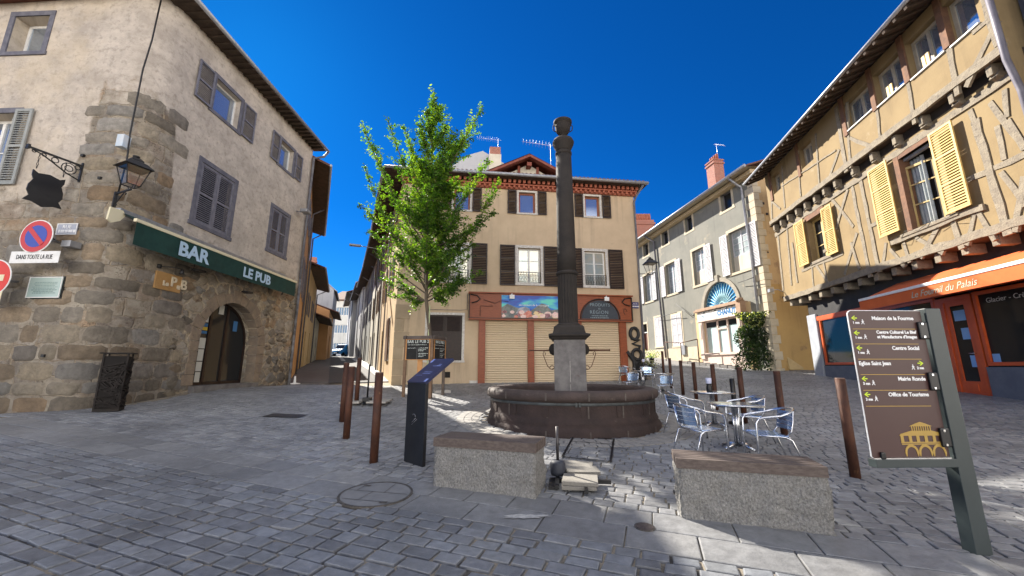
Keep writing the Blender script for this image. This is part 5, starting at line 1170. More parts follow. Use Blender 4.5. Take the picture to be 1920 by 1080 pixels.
# first floor, read from the photograph's frame
for q in ((1458,430,1469,545,.16),(1475,419,1485,535,.12),(1486,455,1496,530,.12),(1497,440,1489,405,.12),(1529,494,1556,535,.14),(1523,497,1526,540,.10),(1545,492,1552,530,.10),(1598,350,1632,520,.17),(1612,330,1650,510,.17),
    (1557,369,1601,425,.14),(1590,355,1568,430,.13),(1607,436,1584,515,.13),(1596,455,1613,505,.12),(1632,424,1648,416,.14),(1662,455,1655,505,.12),(1670,467,1697,500,.14),(1695,455,1707,492,.14),(1718,445,1770,474,.14),(1761,423,1727,484,.14),(1785,408,1806,466,.16),
    (1829,399,1814,460,.14),(1833,394,1867,450,.14),(1829,225,1893,440,.22),(1865,316,1924,288,.15),(1808,340,1850,322,.15),(1879,322,1925,385,.15),(1872,235,1883,300,.13),(1905,435,1922,330,.14),(1890,225,1922,280,.15),(1857,192,1915,265,.16),(1819,207,1843,262,.14),(1884,168,1889,220,.13),(1545,355,1556,340,.12),(1512,380,1506,404,.12)):
    tpx(q[0],q[1],q[2],q[3],D1,q[4])
tb(-6.3,5.62,-3.5,5.60,D1,.13); tb(-1.2,5.26,1.7,5.26,D1,.16,.06); tb(-3.6,6.15,-4.6,6.0,D1,.13)
for q in ((1780,90,1797,178,.17),(1703,150,1716,232,.13),(1869,40,1812,163,.14),(1869,24,1824,62,.11),(1644,200,1653,268,.11),(1568,200,1588,322,.20),(1587,192,1595,315,.12),(1594,259,1638,276,.14),(1530,250,1537,345,.10),(1574,280,1555,335,.11),(1496,283,1502,368,.10),(1466,311,1472,390,.10),(1466,349,1568,282,.06),(1448,378,1464,392,.10),(1446,345,1448,410,.12)):
    tpx(q[0],q[1],q[2],q[3],D2,q[4])
tb(3.05,Z2a+.2,3.05,Z2b,D2,.16); tb(3.1,Z1a+.2,3.1,Z1b,D1,.16)
mb.build('timber_frame',M_['timber'],tim,fixn=False)
for s in (-7.35,-4.85,-1.85,-.45,.82,2.05): solid(R,tim,s-.09,s+.09,D2-.05,D2+.1,9.38,Z2b,M_['timberb'],'window_post')
# joist ends (corbels) under both jetties
s=S0u+.35; k=0
while s<RS1: 
    mb=MB(R)
    if not(-1.4<s<-.1 and False): mb.box(s-.07,s+.07,D2+.06-.03*rr.random(),D1+.12,Z1b+.16,Z2a-.01-.0); mb.obox((s,D1-.02,Z1b+.12),(.10,0,0),(0,.12,-.05),(0,.03,.06)); mb.build('corbel',M_['timber'],tim,bevel=.02)
    s+=.68 if s<-3 else .95; k+=1
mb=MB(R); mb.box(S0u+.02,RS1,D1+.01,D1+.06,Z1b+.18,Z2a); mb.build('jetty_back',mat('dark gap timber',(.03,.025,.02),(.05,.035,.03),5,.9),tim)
s=S0u+.4
while s<RS1+.2: mb=MB(R); mb.box(s-.10,s+.10,D1+.06,.4,Z1a-.26,Z1a-.005); mb.build('joist_end',M_['timber'],tim,bevel=.02); s+=.78
# windows
yf=mat('yellow window wood',(.55,.40,.16),(.62,.46,.2),6,.6)
# small first floor window with two leaves
window(R,tim,smw,D1,.28,yf,M_['darkglass'],.09,2,3,depth=.06)
mb=MB(R); r=smw; mb.box(r[0]-.10,r[1]+.10,D1-.05,D1+.2,r[2]-.12,r[2]); mb.build('sill',M_['timber'],tim,bevel=.01)
mb=MB(R); mb.box(r[0]-.05,r[1]+.05,D1-.03,D1+.03,r[3],r[3]+.22); mb.build('lintel',M_['timberb'],tim)
shutter(R,tim,r[0]-.76,r[0]-.03,5.76,7.72,D1-.13,M_['yellow'],2,.065,label='yellow louvred shutter left of the smaller window'); shutter(R,tim,r[1]+.03,r[1]+.66,5.70,7.60,D1-.13,M_['yellow'],2,.065)
# big window: frame, one leaf ajar, curtain
r=bigw; mb=MB(R); mb.box(r[0],r[0]+.10,D1+.1,D1+.2,r[2],r[3]); mb.box(r[1]-.06,r[1],D1+.1,D1+.2,r[2],r[3]); mb.box(r[0],r[1],D1+.1,D1+.2,r[3]-.08,r[3]); wf=mb.build('window',mat('blue grey window frame',(.25,.26,.30),(.32,.33,.36),5,.6),tim)
mb=MB(R); w=.72; o=Vector((r[0]+.12,D1+.12,0)); dirv=Vector((.93,.36,0)); z0,z1=r[2]+.05,r[3]-.28
def leafbox(u0,u1,za,zb_,th=.022):
    c=o+dirv*((u0+u1)/2)+Vector((0,0,(za+zb_)/2)); mb.obox(c,dirv*((u1-u0)/2),Vector((-dirv.y,dirv.x,0))*th,(0,0,(zb_-za)/2))
leafbox(0,.06,z0,z1); leafbox(w-.06,w,z0,z1); leafbox(.06,w-.06,z0,z0+.07); leafbox(.06,w-.06,z1-.07,z1); leafbox(.06,w-.06,z0+(z1-z0)*.36,z0+(z1-z0)*.36+.035,.012); leafbox(.06,w-.06,z0+(z1-z0)*.68,z0+(z1-z0)*.68+.035,.012)
mb.build('open_leaf',yf,wf,fixn=False)
mb=MB(R); mb.smooth=True
rows=[]
for i in range(25):
    u=i/24; x=r[0]+.12+.5*u; y=D1+.27+.03*math.sin(u*28); rows.append([mb.vert(x+.12*(1-j/3)*0,y,r[3]-.1-(r[3]-r[2]-.2)*j/3) for j in range(4)])
for a_,b_ in zip(rows,rows[1:]):
    for j in range(3): mb.face(None,[a_[j],b_[j],b_[j+1],a_[j+1]])
mb.build('curtain',mat('grey net curtain',(.30,.33,.33),(.38,.4,.4),5,.9),wf,fixn=False)
mb=MB(R); mb.box(r[0]-.02,r[0]+.16,D1-.035,D1+.25,r[2]-.05,r[3]+.12); mb.box(r[0]-.02,r[1]+.03,D1-.03,D1+.25,r[3]+.0,r[3]+.14); mb.build('jamb',M_['timberb'],wf)
shutter(R,tim,-1.46,-.66,5.51,7.80,D1-.15,M_['yellow'],3,.068,label='yellow louvred shutter left of the large open window'); shutter(R,tim,.86,1.54,5.38,7.68,D1-.15,M_['yellow'],3,.068,label='wide yellow louvred shutter right of the large open window')
mb=MB(R); mb.box(r[0]-.25,r[1]+.3,D1-.09,D1+.2,r[2]-.10,r[2]-.005); mb.build('sill',M_['timber'],tim,bevel=.012)
mb=MB(R)
for k in range(5): x=r[0]-.5+k*.45; mb.tube([(x,D1-.2,r[2]-.10-.05*(k%2)),(x+.25,D1-.26,r[2]-.02-.12*((k+1)%2)),(x+.42,D1-.2,r[2]-.06)],.007,4)
mb.build('window_wire',M_['iron'],tim,fixn=False)
for r in topw: window(R,tim,r,D2,.22,mat('grey beige window frame',(.42,.37,.28),(.35,.3,.23),5,.6),M_['glass'],.10,2 if r[1]-r[0]>.8 else 1,1,depth=.06)
mb=MB(R)
for r in topw[2:]: mb.box(r[0],r[1],D2-.05,D2+.15,r[2]-.035,r[2])
mb.build('sill',M_['white'],tim)
for r in topw[3:5]: 
    m_=(r[0]+r[1])/2
    for sx in (-1,1): o_=solid(R,tim,m_+sx*.015 if sx>0 else m_-.11,m_+.11 if sx>0 else m_-.015,D2-.03,D2-.0,r[2],r[2]+.33,M_['yellow'],'window_shade')
back_fill(R,tim,[nich],D1+.3)
# eave
mb=MB(R); OV=1.5; z=Z2b-.10
E0,E1_=-7.45,RS1+.4
mb.face([(S0u-.1,-OV,z),(E1_,-OV,z),(E1_,4,z+1.9),(S0u-.1,4,z+1.9)]); mb.face([(S0u-.1,-OV,z-.09),(E1_,-OV,z-.09),(E1_,-OV,z),(S0u-.1,-OV,z)]); mb.face([(S0u-.1,-OV,z-.09),(S0u-.1,-OV,z),(S0u-.1,4,z+1.9),(S0u-.1,4,z+1.8)]); mb.face([(S0u-.1,4,z+1.9),(E1_,4,z+1.9),(E1_,9,z),(S0u-.1,9,z)])
mb.build('roof',M_['tile'],tim,fixn=False)
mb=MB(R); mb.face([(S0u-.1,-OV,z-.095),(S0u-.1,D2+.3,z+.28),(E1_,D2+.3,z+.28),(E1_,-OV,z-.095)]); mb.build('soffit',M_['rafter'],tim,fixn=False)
mb=MB(R); s=S0u
while s<E1_: mb.obox((s,(-OV+D2)/2,z-.02+.05),(.045,0,0),(0,.42,.165),(0,-.02,.055)); s+=.38
o=mb.build('rafter',M_['rafter'],tim,fixn=False); o['kind']='stuff'
pipe_(R,tim,[(S0u-.15,-OV-.04,z-.03),(E1_,-OV-.04,z-.03)],.06,M_['zinc'],'gutter')
pipe_(R,tim,[(3.25,D2-.12,z),(3.25,D2-.12,8.0),(3.15,D1-.16,7.3),(3.15,D1-.16,4.7)],.06,mat('purple grey drainpipe',(.13,.12,.15),(.18,.17,.2),4,.5))
# ground floor
gzr=lambda s: gz(*R.P(s,-.3,0).xy)
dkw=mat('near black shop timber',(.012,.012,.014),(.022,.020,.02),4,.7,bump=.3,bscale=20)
orw=mat('orange shop paint',(.56,.095,.022),(.48,.075,.018),3,.45,bump=.05,bscale=50)
gwl=mat('blue grey stall riser paint',(.10,.115,.145),(.13,.145,.175),3,.7,bump=.1,bscale=20,coord='UV')
lgw=mat('light grey pier render',(.27,.29,.33),(.32,.34,.37),3,.85,bump=.2,bscale=20,coord='UV')
G1=(-6.3,-4.2,1.68,3.42); GD=(-.48,.20,.85,3.25); G2=(.48,3.6,1.62,3.30); G3=(-3.9,-.85,1.6,3.35)
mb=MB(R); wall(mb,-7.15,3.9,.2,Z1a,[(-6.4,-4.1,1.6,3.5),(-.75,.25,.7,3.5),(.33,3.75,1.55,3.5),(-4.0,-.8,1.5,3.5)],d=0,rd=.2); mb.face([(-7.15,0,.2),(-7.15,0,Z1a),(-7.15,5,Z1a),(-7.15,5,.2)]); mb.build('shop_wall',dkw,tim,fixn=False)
back_fill(R,tim,[G1,G2,G3,(-.7,.2,.8,3.4)],.9)
b_=MB(R); b_.box(-7.0,3.9,.95,6,.3,Z1a); b_.build('inner_wall',M_['interior'],tim)
mb=MB(R); mb.box(-7.22,-6.55,-.08,.1,.4,3.75); mb.build('pier',lgw,tim,bevel=.02)
mb=MB(R); mb.box(-6.5,-.78,-.05,.05,.3,1.55); mb.box(.27,3.9,-.05,.05,.2,1.50); mb.build('stall_riser',gwl,tim)
def frame(mb,r,w=.09,y=-.06,dp=.14):
    a,b,c,e=r; mb.box(a-w,a,y,y+dp,c-w,e+w); mb.box(b,b+w,y,y+dp,c-w,e+w); mb.box(a,b,y,y+dp,c-w,c); mb.box(a,b,y,y+dp,e,e+w)
for r in (G1,G2,G3):
    mb=MB(R); frame(mb,r); wv=mb.build('window',orw,tim,bevel=.008); g=MB(R); g.box(r[0],r[1],.0,.012,r[2],r[3]); g.build('pane',M_['darkglass'],wv)
sgd=mat('grey window lettering',(.42,.42,.42),None,rough=.5)
text(R,1.02,3.13,.19,'Glacier - Crêperie',sgd,wv,-.008,align='LEFT',xs=1.0) if False else text(R,.66,3.13,.17,'Glacier - Crêperie',sgd,wv,-.008,align='LEFT')
blp=mat('pale blue notice',(.20,.38,.70),None,rough=.7)
# door
a,b,c,e=GD; c=gzr(-.2)+.03
mb=MB(R); mb.box(a,a+.12,-.03,.04,c,e); mb.box(b-.12,b,-.03,.04,c,e); mb.box(a+.12,b-.12,-.03,.04,c,c+.30); mb.box(a+.12,b-.12,-.03,.04,e-.12,e); mb.box(a+.2,b-.2,-.045,-.03,c+.06,c+.24)
dr=mb.build('door',orw,tim,bevel=.006); g=MB(R); g.box(a+.1,b-.1,.0,.012,c+.28,e-.1); g.build('pane',M_['darkglass'],dr)
mb=MB(R); frame(mb,(a,b,c,e),.13,-.05,.16); mb.build('door_frame',orw,tim,bevel=.006)
mb=MB(R); mb.box(a-.3,a-.13,-.05,.1,c,e+.13); mb.box(-6.5,3.9,-.07,.05,3.45,3.62); mb.build('shop_rail',orw,tim)
for q in ((a+.2,a+.52,2.72,3.0),(a+.32,b-.14,2.22,2.52),(b-.28,b-.13,1.5,1.8),(G2[0]+.02,G2[0]+.2,G2[2],G2[2]+.2)): solid(R,dr,q[0],q[1],-.012,-.004,q[2],q[3],blp,'notice')
mb=MB(R); mb.tube([(b-.07,-.03,1.85),(b-.07,-.09,1.85),(b-.2,-.09,1.85)],.012,6); mb.build('handle',M_['alu'],dr,fixn=False)
# pendant things in the windows, shelves
# awning above the shop
aw=thing('orange_awning','orange shop awning with a white front bar and looping silver lettering','awning',tuple(R.P(0,-.8,3.5)))
AS0,AS1=-1.95,3.9; afr=-1.15; az0=3.60; azb=3.26
aorg=mat('orange awning cloth',(.62,.13,.03),(.56,.11,.025),2,.85)
mb=MB(R); mb.face([(AS0,-.02,4.12),(AS1,-.02,4.12),(AS1,afr,az0),(AS0,afr,az0)]); mb.face([(AS0,-.02,4.10),(AS0,afr,az0-.02),(AS1,afr,az0-.02),(AS1,-.02,4.10)]); mb.build('awning_cloth',aorg,aw,fixn=False)
mb=MB(R); mb.box(AS0,AS1,afr-.05,afr+.03,az0-.035,az0+.045); mb.build('front_bar',M_['white'],aw,bevel=.012)
mb=MB(R); n=60
for k in range(n):
    s0_,s1_=AS0+(AS1-AS0)*k/n,AS0+(AS1-AS0)*(k+1)/n; mb.face([(s0_,afr-.03,azb),(s1_,afr-.03,azb),(s1_,afr-.03,az0-.03),(s0_,afr-.03,az0-.03)])
vl=mb.build('valance',aorg,aw,fixn=False)
text(R,1.0,3.40,.235,'Le Fournil du Palais',mat('silver green script',(.42,.47,.36),None,rough=.5),vl,afr-.035,shear=.35)
mb=MB(R)
for s in (AS0+.3,AS1-.3): mb.tube([(s,-.02,3.55),(s,-.6,3.75),(s,afr,az0-.02)],.02,6)
mb.build('awning_arm',M_['zinc'],aw,fixn=False)
# neighbouring building further right
nb_=thing('dark_neighbour_building','grey neighbouring facade at the right edge beside the timbered house','building',tuple(R.P(4,0,.6)))
mb=MB(R); mb.box(1.80,9,-.35,6,-.3,12.0); mb.build('wall',mat('slate grey render',(.07,.08,.10),(.10,.105,.12),1,.8),nb_,fixn=False) if False else None
mb=MB(R); mb.box(3.24,9,-.30,6,4.5,12.6); mb.build('wall',mat('slate grey render',(.085,.09,.115),(.11,.115,.14),1,.8),nb_,fixn=False)
pipe_(R,nb_,[(4.0,-.42,12.4),(4.0,-.42,4.6)],.035,M_['creamw'])
pipe_(R,nb_,[(3.5,-.40,12.4),(3.5,-.40,4.7)],.05,M_['pipe'])
mb=MB(R); mb.box(3.92,9,0,6,-.3,4.5); mb.build('wall',M_['creamw'],nb_,fixn=False)
# security light at the corner
mb=MB(R); mb.tube([(S0u,D1+.05,5.0),(S0u-.12,D1-.2,5.18),(S0u-.05,D1-.45,5.12)],.02,6); mb.box(S0u-.2,S0u+.02,D1-.6,D1-.42,5.05,5.2)
tag(mb.build('spotlight',M_['zinc'],loc=R.P(S0u,D1,5.1),fixn=False),'small grey spotlight on the left corner of the timbered house','spotlight')
# ================================================================ fountain
FG=gz(FCX,FCY-1.9)-.02; FS_=.945
fo=thing('fountain','round dark stone fountain basin with a tall fluted column and urn in the middle','fountain',(FCX,FCY,FG))
O3=(0,0,0)
mb=MB(); mb.k=FS_; rimz=.82
mb.lathe([(2.08,-.25),(2.07,.10),(2.05,.15),(2.00,.19),(2.015,.23),(1.99,.28),(1.965,.33),(1.955,.36),(1.95,.60),(1.97,.63)],O3,72,cap=False)
mb.build('basin_wall',M_['lava'],fo)
mb=MB(); mb.k=FS_; mb.lathe([(1.94,.62),(2.02,.65),(2.05,.70),(2.045,.76),(2.01,.81),(1.94,.835),(1.78,.835),(1.72,.80),(1.70,.74),(1.70,.3)],O3,72,cap=False); mb.build('basin_rim',mat('worn basin rim stone',(.075,.052,.045),(.048,.035,.03),2.5,.75,bump=.6,bscale=22,bdist=.02,c3=(.15,.12,.10),c3t=.62,c3s=3),fo)
mb=MB(); mb.k=FS_; mb.lathe([(1.965,.565),(1.972,.57),(1.972,.615),(1.965,.62)],O3,72,cap=False); 
for a in (-95,-93): mb.obox((1.985*math.cos(math.radians(a)),1.985*math.sin(math.radians(a)),.59),(.02,0,0),(0,.012,0),(0,0,.04))
mb.build('iron_strap',M_['zinc'] and mat('dark grey iron strap',(.05,.055,.055),(.09,.10,.10),5,.55,metal=.3),fo)
mb=MB()
for a in (-112,-88,-66,-140,-40,-170,-10,30,80,130):
    t=math.radians(a)
    for (r,z0,z1,w) in ((1.958,.34,.56,.014),(2.07,-.1,.12,.014),(2.05,.66,.80,.016)):
        mb=MB(); mb.k=FS_; mb.obox((r*math.cos(t),r*math.sin(t),(z0+z1)/2),(-math.sin(t)*w,math.cos(t)*w,0),(math.cos(t)*.004,math.sin(t)*.004,0),(0,0,(z1-z0)/2)); mb.build('stone_joint',mat('pale joint mortar',(.13,.11,.095),(.08,.065,.055),10,.9,bump=.4,bscale=60),fo)
mb=MB()
for a in range(-180,180,22):
    t=math.radians(a+1); r=1.962; mb=MB(); mb.k=FS_; mb.obox((r*math.cos(t),r*math.sin(t),.46),(-math.sin(t)*.05,math.cos(t)*.05,0),(math.cos(t)*.005,math.sin(t)*.005,0),(0,0,.10)); mb.build('pilaster',M_['lava'],fo)
mb=MB(); mb.k=FS_; mb.lathe([(1.71,.52),(.0,.52)],O3,48,cap=False); mb.build('water',mat('dark basin water',(.01,.014,.016),None,rough=.03,ior=1.33),fo)
ca=math.radians(-6)
def rot(x,y): return (x*math.cos(ca)-y*math.sin(ca),x*math.sin(ca)+y*math.cos(ca))
zr=lambda py,dy=0: wz(py,FCY+dy)-FG
pz1=zr(637,-.3); pz2=zr(617,-.3)
def sqlathe(mb,prof): mb.lathe([(r*math.sqrt(2),z) for r,z in prof],O3,4,a0=math.pi/4+ca,sm=False)
mb=MB(); sqlathe(mb,[(.36,.2),(.36,pz1)]); mb.build('pedestal',M_['pedestal'],fo,bevel=.015)
mb=MB(); x0=.0
for z0,z1 in ((.55,.9),(.95,1.42)):
    c=rot(0,-.363); mb.obox((c[0],c[1],(z0+z1)/2),(math.cos(ca)*.006,math.sin(ca)*.006,0),(0,.003,0),(0,0,(z1-z0)/2))
mb.build('stain',mat('pale lime streak',(.42,.40,.37),(.3,.28,.26),20,.9),fo)
mb=MB(); sqlathe(mb,[(.37,pz1),(.40,pz1+.02),(.43,pz1+.06),(.475,pz1+.085),(.475,pz1+.125),(.38,pz1+.15),(.36,pz1+.22),(.35,pz2+.05),(.31,pz2+.09)]); mb.build('pedestal_cap',M_['lavadark'],fo,bevel=.008)
cz0=zr(612); cz1=zr(512); cz2=zr(290); 
mb=MB(); n=80
prof=[(.285,cz0-.04),(.29,cz0),(.285,cz0+.04),(.25,cz0+.07)]
mb.lathe(prof,O3,40)
rings=[]
for z,r in ((cz0+.06,.240),(cz1-.07,.236)):
    rings.append([mb.vert((r-(.016 if k%4 in(1,2) else 0))*math.cos(k*2*math.pi/n),(r-(.016 if k%4 in (1,2) else 0))*math.sin(k*2*math.pi/n),z) for k in range(n)])
for k in range(n): mb.face(None,[rings[0][k],rings[0][(k+1)%n],rings[1][(k+1)%n],rings[1][k]])
mb.lathe([(.236,cz1-.07),(.262,cz1-.05),(.272,cz1-.02),(.262,cz1+.01),(.238,cz1+.03)],O3,40)
mb.lathe([(.236,cz1+.02),(.233,cz1+.5),(.222,(cz1+cz2)/2),(.200,cz2-.02)],O3,40)
mb.lathe([(.20,cz2-.04),(.215,cz2-.02),(.215,cz2+.04),(.20,cz2+.06)],O3,40)
mb.build('column',M_['lavadark'],fo)
ct=zr(262); mb=MB(); mb.lathe([(.19,cz2+.05),(.20,cz2+.12),(.27,ct-.16),(.285,ct-.10),(.25,ct-.02),(.17,ct+.0),(.16,ct+.04),(.11,ct+.07)],O3,40); mb.build('capital',M_['lavadark'],fo)
ut=zr(230); uh=ut-ct; mb=MB(); mb.lathe([(.08,ct+.03),(.05,ct+.08),(.075,ct+.12),(.135,ct+.17),(.175,ct+.23),(.20,ct+.31),(.205,ut-.10),(.21,ut-.06),(.245,ut-.035),(.245,ut+.02),(.22,ut+.03)],O3,36); urn=mb.build('urn',M_['lavadark'],fo)
mb=MB()
for sg in (-1,1): mb.tube([(sg*.205,0,ut-.10),(sg*.25,0,ut-.09),(sg*.265,0,ut-.15),(sg*.24,0,ut-.24),(sg*.18,0,ut-.28)],.014,6)
mb.build('urn_handle',M_['lavadark'],urn,fixn=False)
for sg in (-1,1):
    zs=zr(657); mb=MB(); c=rot(sg*.36,0); e=rot(sg*.92,-.05)
    mb.tube([(c[0],c[1],zs),(e[0],e[1],zs-.0)],[.022,.016],8); mb.tube([(e[0],e[1],zs),(e[0]+sg*.03,e[1],zs)],.022,8)
    P=[rot(sg*x,0) for x in (.37,.44,.52,.58,.62,.60,.56,.57)]; Z=[-.42,-.44,-.36,-.2,-.08,-.02,-.06,-.11]
    mb.tube([(p[0],p[1],zs+z) for p,z in zip(P,Z)],.009,6)
    mb.tube([( *rot(sg*(.41+.05*math.cos(a)),0),zs-.40+.05*math.sin(a)) for a in [i*.7 for i in range(8)]],.008,5)
    s=mb.build('water_spout',mat('rusty iron',(.10,.045,.03),(.16,.09,.06),15,.7,metal=.4),fo,fixn=False)
    mb=MB(); c=rot(sg*.37,0); mb.lathe([(.02,-.13),(.08,-.1),(.11,-.02),(.10,.06),(.06,.12),(.01,.14)],(c[0],c[1],zs+.02),12); mb.build('mask',M_['lavadark'],fo)
# ================================================================ tree
tp=at(801,748)+Vector((.02,.22,0)); TX,TY=tp.x,tp.y; TG=gz(TX,TY)
tree=thing('young_tree','young street tree with upright bright green branches growing inside the chalkboard stand','tree',(TX,TY,TG))
bark=mat('grey brown bark',(.13,.10,.07),(.08,.065,.05),8,.9,stretch=(1,1,.3),bump=.7,bscale=18,bdist=.01)
leafm=bpy.data.materials.new('fresh green leaf'); leafm.use_nodes=True; t=leafm.node_tree; b=t.nodes['Principled BSDF']; b.inputs['Roughness'].default_value=.45
ob_=N(t,'ShaderNodeAttribute'); ob_.attribute_name='tint'; t.links.new(ob_.outputs['Color'],b.inputs['Base Color'])
tr=N(t,'ShaderNodeBsdfTranslucent'); hs=N(t,'ShaderNodeMix',data_type='RGBA',blend_type='MULTIPLY'); hs.inputs[0].default_value=1; t.links.new(ob_.outputs['Color'],hs.inputs[6]); hs.inputs[7].default_value=(2.5,2.5,.55,1); t.links.new(hs.outputs[2],tr.inputs[0])
ad=N(t,'ShaderNodeMixShader'); ad.inputs[0].default_value=.43; t.links.new(b.outputs[0],ad.inputs[1]); t.links.new(tr.outputs[0],ad.inputs[2]); t.links.new(ad.outputs[0],t.nodes['Material Output'].inputs[0])
def tpt(px,py,dy=0):
    y=TY+dy; r=ray(px,py); k=y/r.y; return Vector((r.x*k-TX,dy,EYE+r.z*k-TG))
rt=random.Random(21)
top=tpt(813,168); mb=MB()
trunk=[(0,0,-.05),(.01,0,.6),(-.01,.01,1.6),tuple(tpt(799,560)),tuple(tpt(801,480)),tuple(tpt(806,380)),tuple(tpt(811,280)),tuple(top)]
mb.tube(trunk,[.085,.07,.062,.055,.05,.036,.022,.006],10); mb.build('trunk',bark,tree,fixn=False)
def trunk_at(z):
    for a,b_ in zip(trunk,trunk[1:]):
        if a[2]<=z<=b_[2]: u=(z-a[2])/(b_[2]-a[2]); return Vector(a).lerp(Vector(b_),u)
    return Vector(trunk[-1])
limbs=[]
tips=[(678,228,0),(681,305,.3),(724,218,-.4),(700,270,.5),(758,238,.4),(745,300,-.8),(790,232,-.2),(835,240,.3),(905,200,0),(882,235,-.4),(868,262,.5),(852,250,-.2),(938,338,.1),(915,300,.6),(770,262,.9),(826,200,.2),(800,205,-.3),
 (930,398,.2),(905,410,-.5),(676,383,0),(690,430,.3),(700,470,-.4),(902,510,.1),(893,455,.5),(880,480,-.4),(712,520,.2),(728,555,-.2),(740,520,.5),(870,525,.5),(850,540,-.5),(775,570,.2),(830,560,.3),(745,380,-1.4),(870,380,-1.3),(800,350,-1.6),(760,460,-1.5),(850,470,-1.5),(720,350,1.3),(880,350,1.2),(800,440,-1.7),(740,430,1.5),(860,440,1.4),(820,300,-1.1),(775,310,1.2)]
zmin=tpt(799,560).z-.1
for (x,y,dy) in tips:
    T=tpt(x,y,dy); hr=math.hypot(T.x,T.y); rise=max(.5,hr*1.15+.5) if y<350 else max(.15,hr*.55)
    zb=max(zmin,T.z-rise*1.25); A=trunk_at(zb); M1=A.lerp(T,.4)+Vector((T.x-A.x,T.y-A.y,0))*.14-Vector((0,0,.12 if y<400 else -.10)); M2=A.lerp(T,.72)+Vector((T.x-A.x,T.y-A.y,0))*.07
    limbs.append([A,M1,M2,T])
for k in range(34):
    a=rt.uniform(0,2*math.pi); z=rt.uniform(zmin+.2,top.z-3.6); hr=rt.uniform(.6,1.15); A=trunk_at(z); T=A+Vector((math.cos(a)*hr,math.sin(a)*hr,hr*rt.uniform(.6,1.4))); limbs.append([A,A.lerp(T,.35)+Vector((0,0,-.05)),A.lerp(T,.7),T])
limbs.append([Vector(trunk[4]),Vector(trunk[5]),Vector(trunk[6]),Vector(trunk[7])])
mb=MB(); L_=[]
def bez(P,u):
    a,b_,c,d=P; s=1-u; return a*s*s*s+b_*3*s*s*u+c*3*s*u*u+d*u*u*u
for P in limbs:
    pts=[bez(P,i/8) for i in range(9)]; ln=(P[3]-P[0]).length
    mb.tube(pts,[.022*min(1,ln/2)*(1-i/9)+.004 for i in range(9)],5,cap=False)
    nt_=int((6+ln*8)*((.5 if P[3].x<-1.1 else .8) if math.hypot(P[3].x,P[3].y)>1.15 else 2.0))
    for k in range(nt_):
        u=rt.uniform(.18,.97); o=bez(P,u); d=(bez(P,min(1,u+.05))-bez(P,u-.05)).normalized(); a=rt.uniform(0,2*math.pi); s=d.orthogonal().normalized(); s=(Matrix.Rotation(a,3,d)@s)
        l=rt.uniform(.16,.75)*(1.08-u*.78); e=o+(s*.85+d*.75+Vector((0,0,.22)))*l; L_.append((o,e)); mb.tube([o,e],[.006,.002],3,cap=False)
    for i in range(8): L_.append((pts[i] if i>2 else pts[2],pts[i+1] if i>1 else pts[3]))
mb.build('branch',bark,tree,fixn=False)
verts=[];faces=[];cols=[]
pal=[(.065,.15,.02),(.10,.19,.022),(.045,.11,.018),(.15,.24,.03),(.025,.07,.014),(.08,.165,.02)]
for (o,e) in L_:
    ln=(e-o).length; n=max(3,int(ln*52)); c0=rt.choice(pal)
    for k in range(n):
        p=o.lerp(e,rt.random())+Vector((rt.gauss(0,.05),rt.gauss(0,.05),rt.gauss(0,.035))); sz=rt.uniform(.032,.058)
        nrm=Vector((rt.gauss(0,.55),rt.gauss(0,.55),1)).normalized(); a=rt.uniform(0,6.28); x=nrm.orthogonal().normalized(); x=Matrix.Rotation(a,3,nrm)@x; y=nrm.cross(x)
        i=len(verts); q=sz
        for (u,v,w) in ((-1,0,0),(-.2,.55,.12),(.75,.3,.1),(1.1,0,-.15),(.75,-.3,.1),(-.2,-.55,.12)): verts.append(tuple(p+x*u*q+y*v*q+nrm*w*q))
        faces.append((i,i+1,i+2,i+3,i+4,i+5)); f=rt.uniform(.8,1.25); cols.append((c0[0]*f,c0[1]*f,c0[2]*f,1))
me=bpy.data.meshes.new('crown'); me.from_pydata(verts,[],faces); me.materials.append(leafm)
ca_=me.color_attributes.new('tint','FLOAT_COLOR','CORNER'); ca_.data.foreach_set('color',np.repeat(np.array(cols),6,axis=0).ravel()); newobj('crown',me,tree)
print('LEAVES',len(faces))
mb=MB(); mb.tube([(-.10,-.03,0),(-.10,-.03,2.9)],.02,8); mb.build('stake',mat('pale green stake',(.45,.50,.28),None,rough=.6),tree)
# ================================================================ chalkboard stand round the tree
pa,pb,pc=at(756,744),at(806,747),at(830,741)
pd=pa+(pc-pb)
sz_=gz(pb.x,pb.y); stand=thing('chalkboard_stand','wooden menu stand with two blackboards set round the foot of the young tree','menu board',(pb.x,pb.y,sz_))
pw_=mat('brown stand wood',(.20,.125,.075),(.14,.085,.05),5,.75,bump=.2,bscale=30); pw2=mat('grey weathered stand wood',(.14,.11,.09),(.10,.08,.065),5,.8,bump=.2,bscale=30); ow=mat('orange board frame wood',(.50,.25,.09),(.42,.2,.07),5,.6)
Q=[Vector((p.x-pb.x,p.y-pb.y,0)) for p in (pa,pb,pc,pd)]; HB=wz(634,pb.y)-sz_
for i,p in enumerate(Q):
    mb=MB(); mb.box(p.x-.045,p.x+.045,p.y-.045,p.y+.045,gz(p.x+pb.x,p.y+pb.y)-sz_-.02,HB); mb.build('post',pw_ if i!=2 else pw2,stand,bevel=.006)
mb=MB()
for i in range(4):
    a,b_=Q[i],Q[(i+1)%4]; d=(b_-a).normalized(); mb.beam(a-d*.09+Vector((0,0,HB+.03)),b_+d*.09+Vector((0,0,HB+.03+.002*i)),.08,.10)
mb.build('rail',mat('dark top rail',(.07,.055,.05),(.11,.09,.08),5,.7),stand,bevel=.006)
blk=mat('blackboard paint',(.008,.008,.009),(.014,.014,.015),4,.75)
zb0=wz(675,pb.y)-sz_
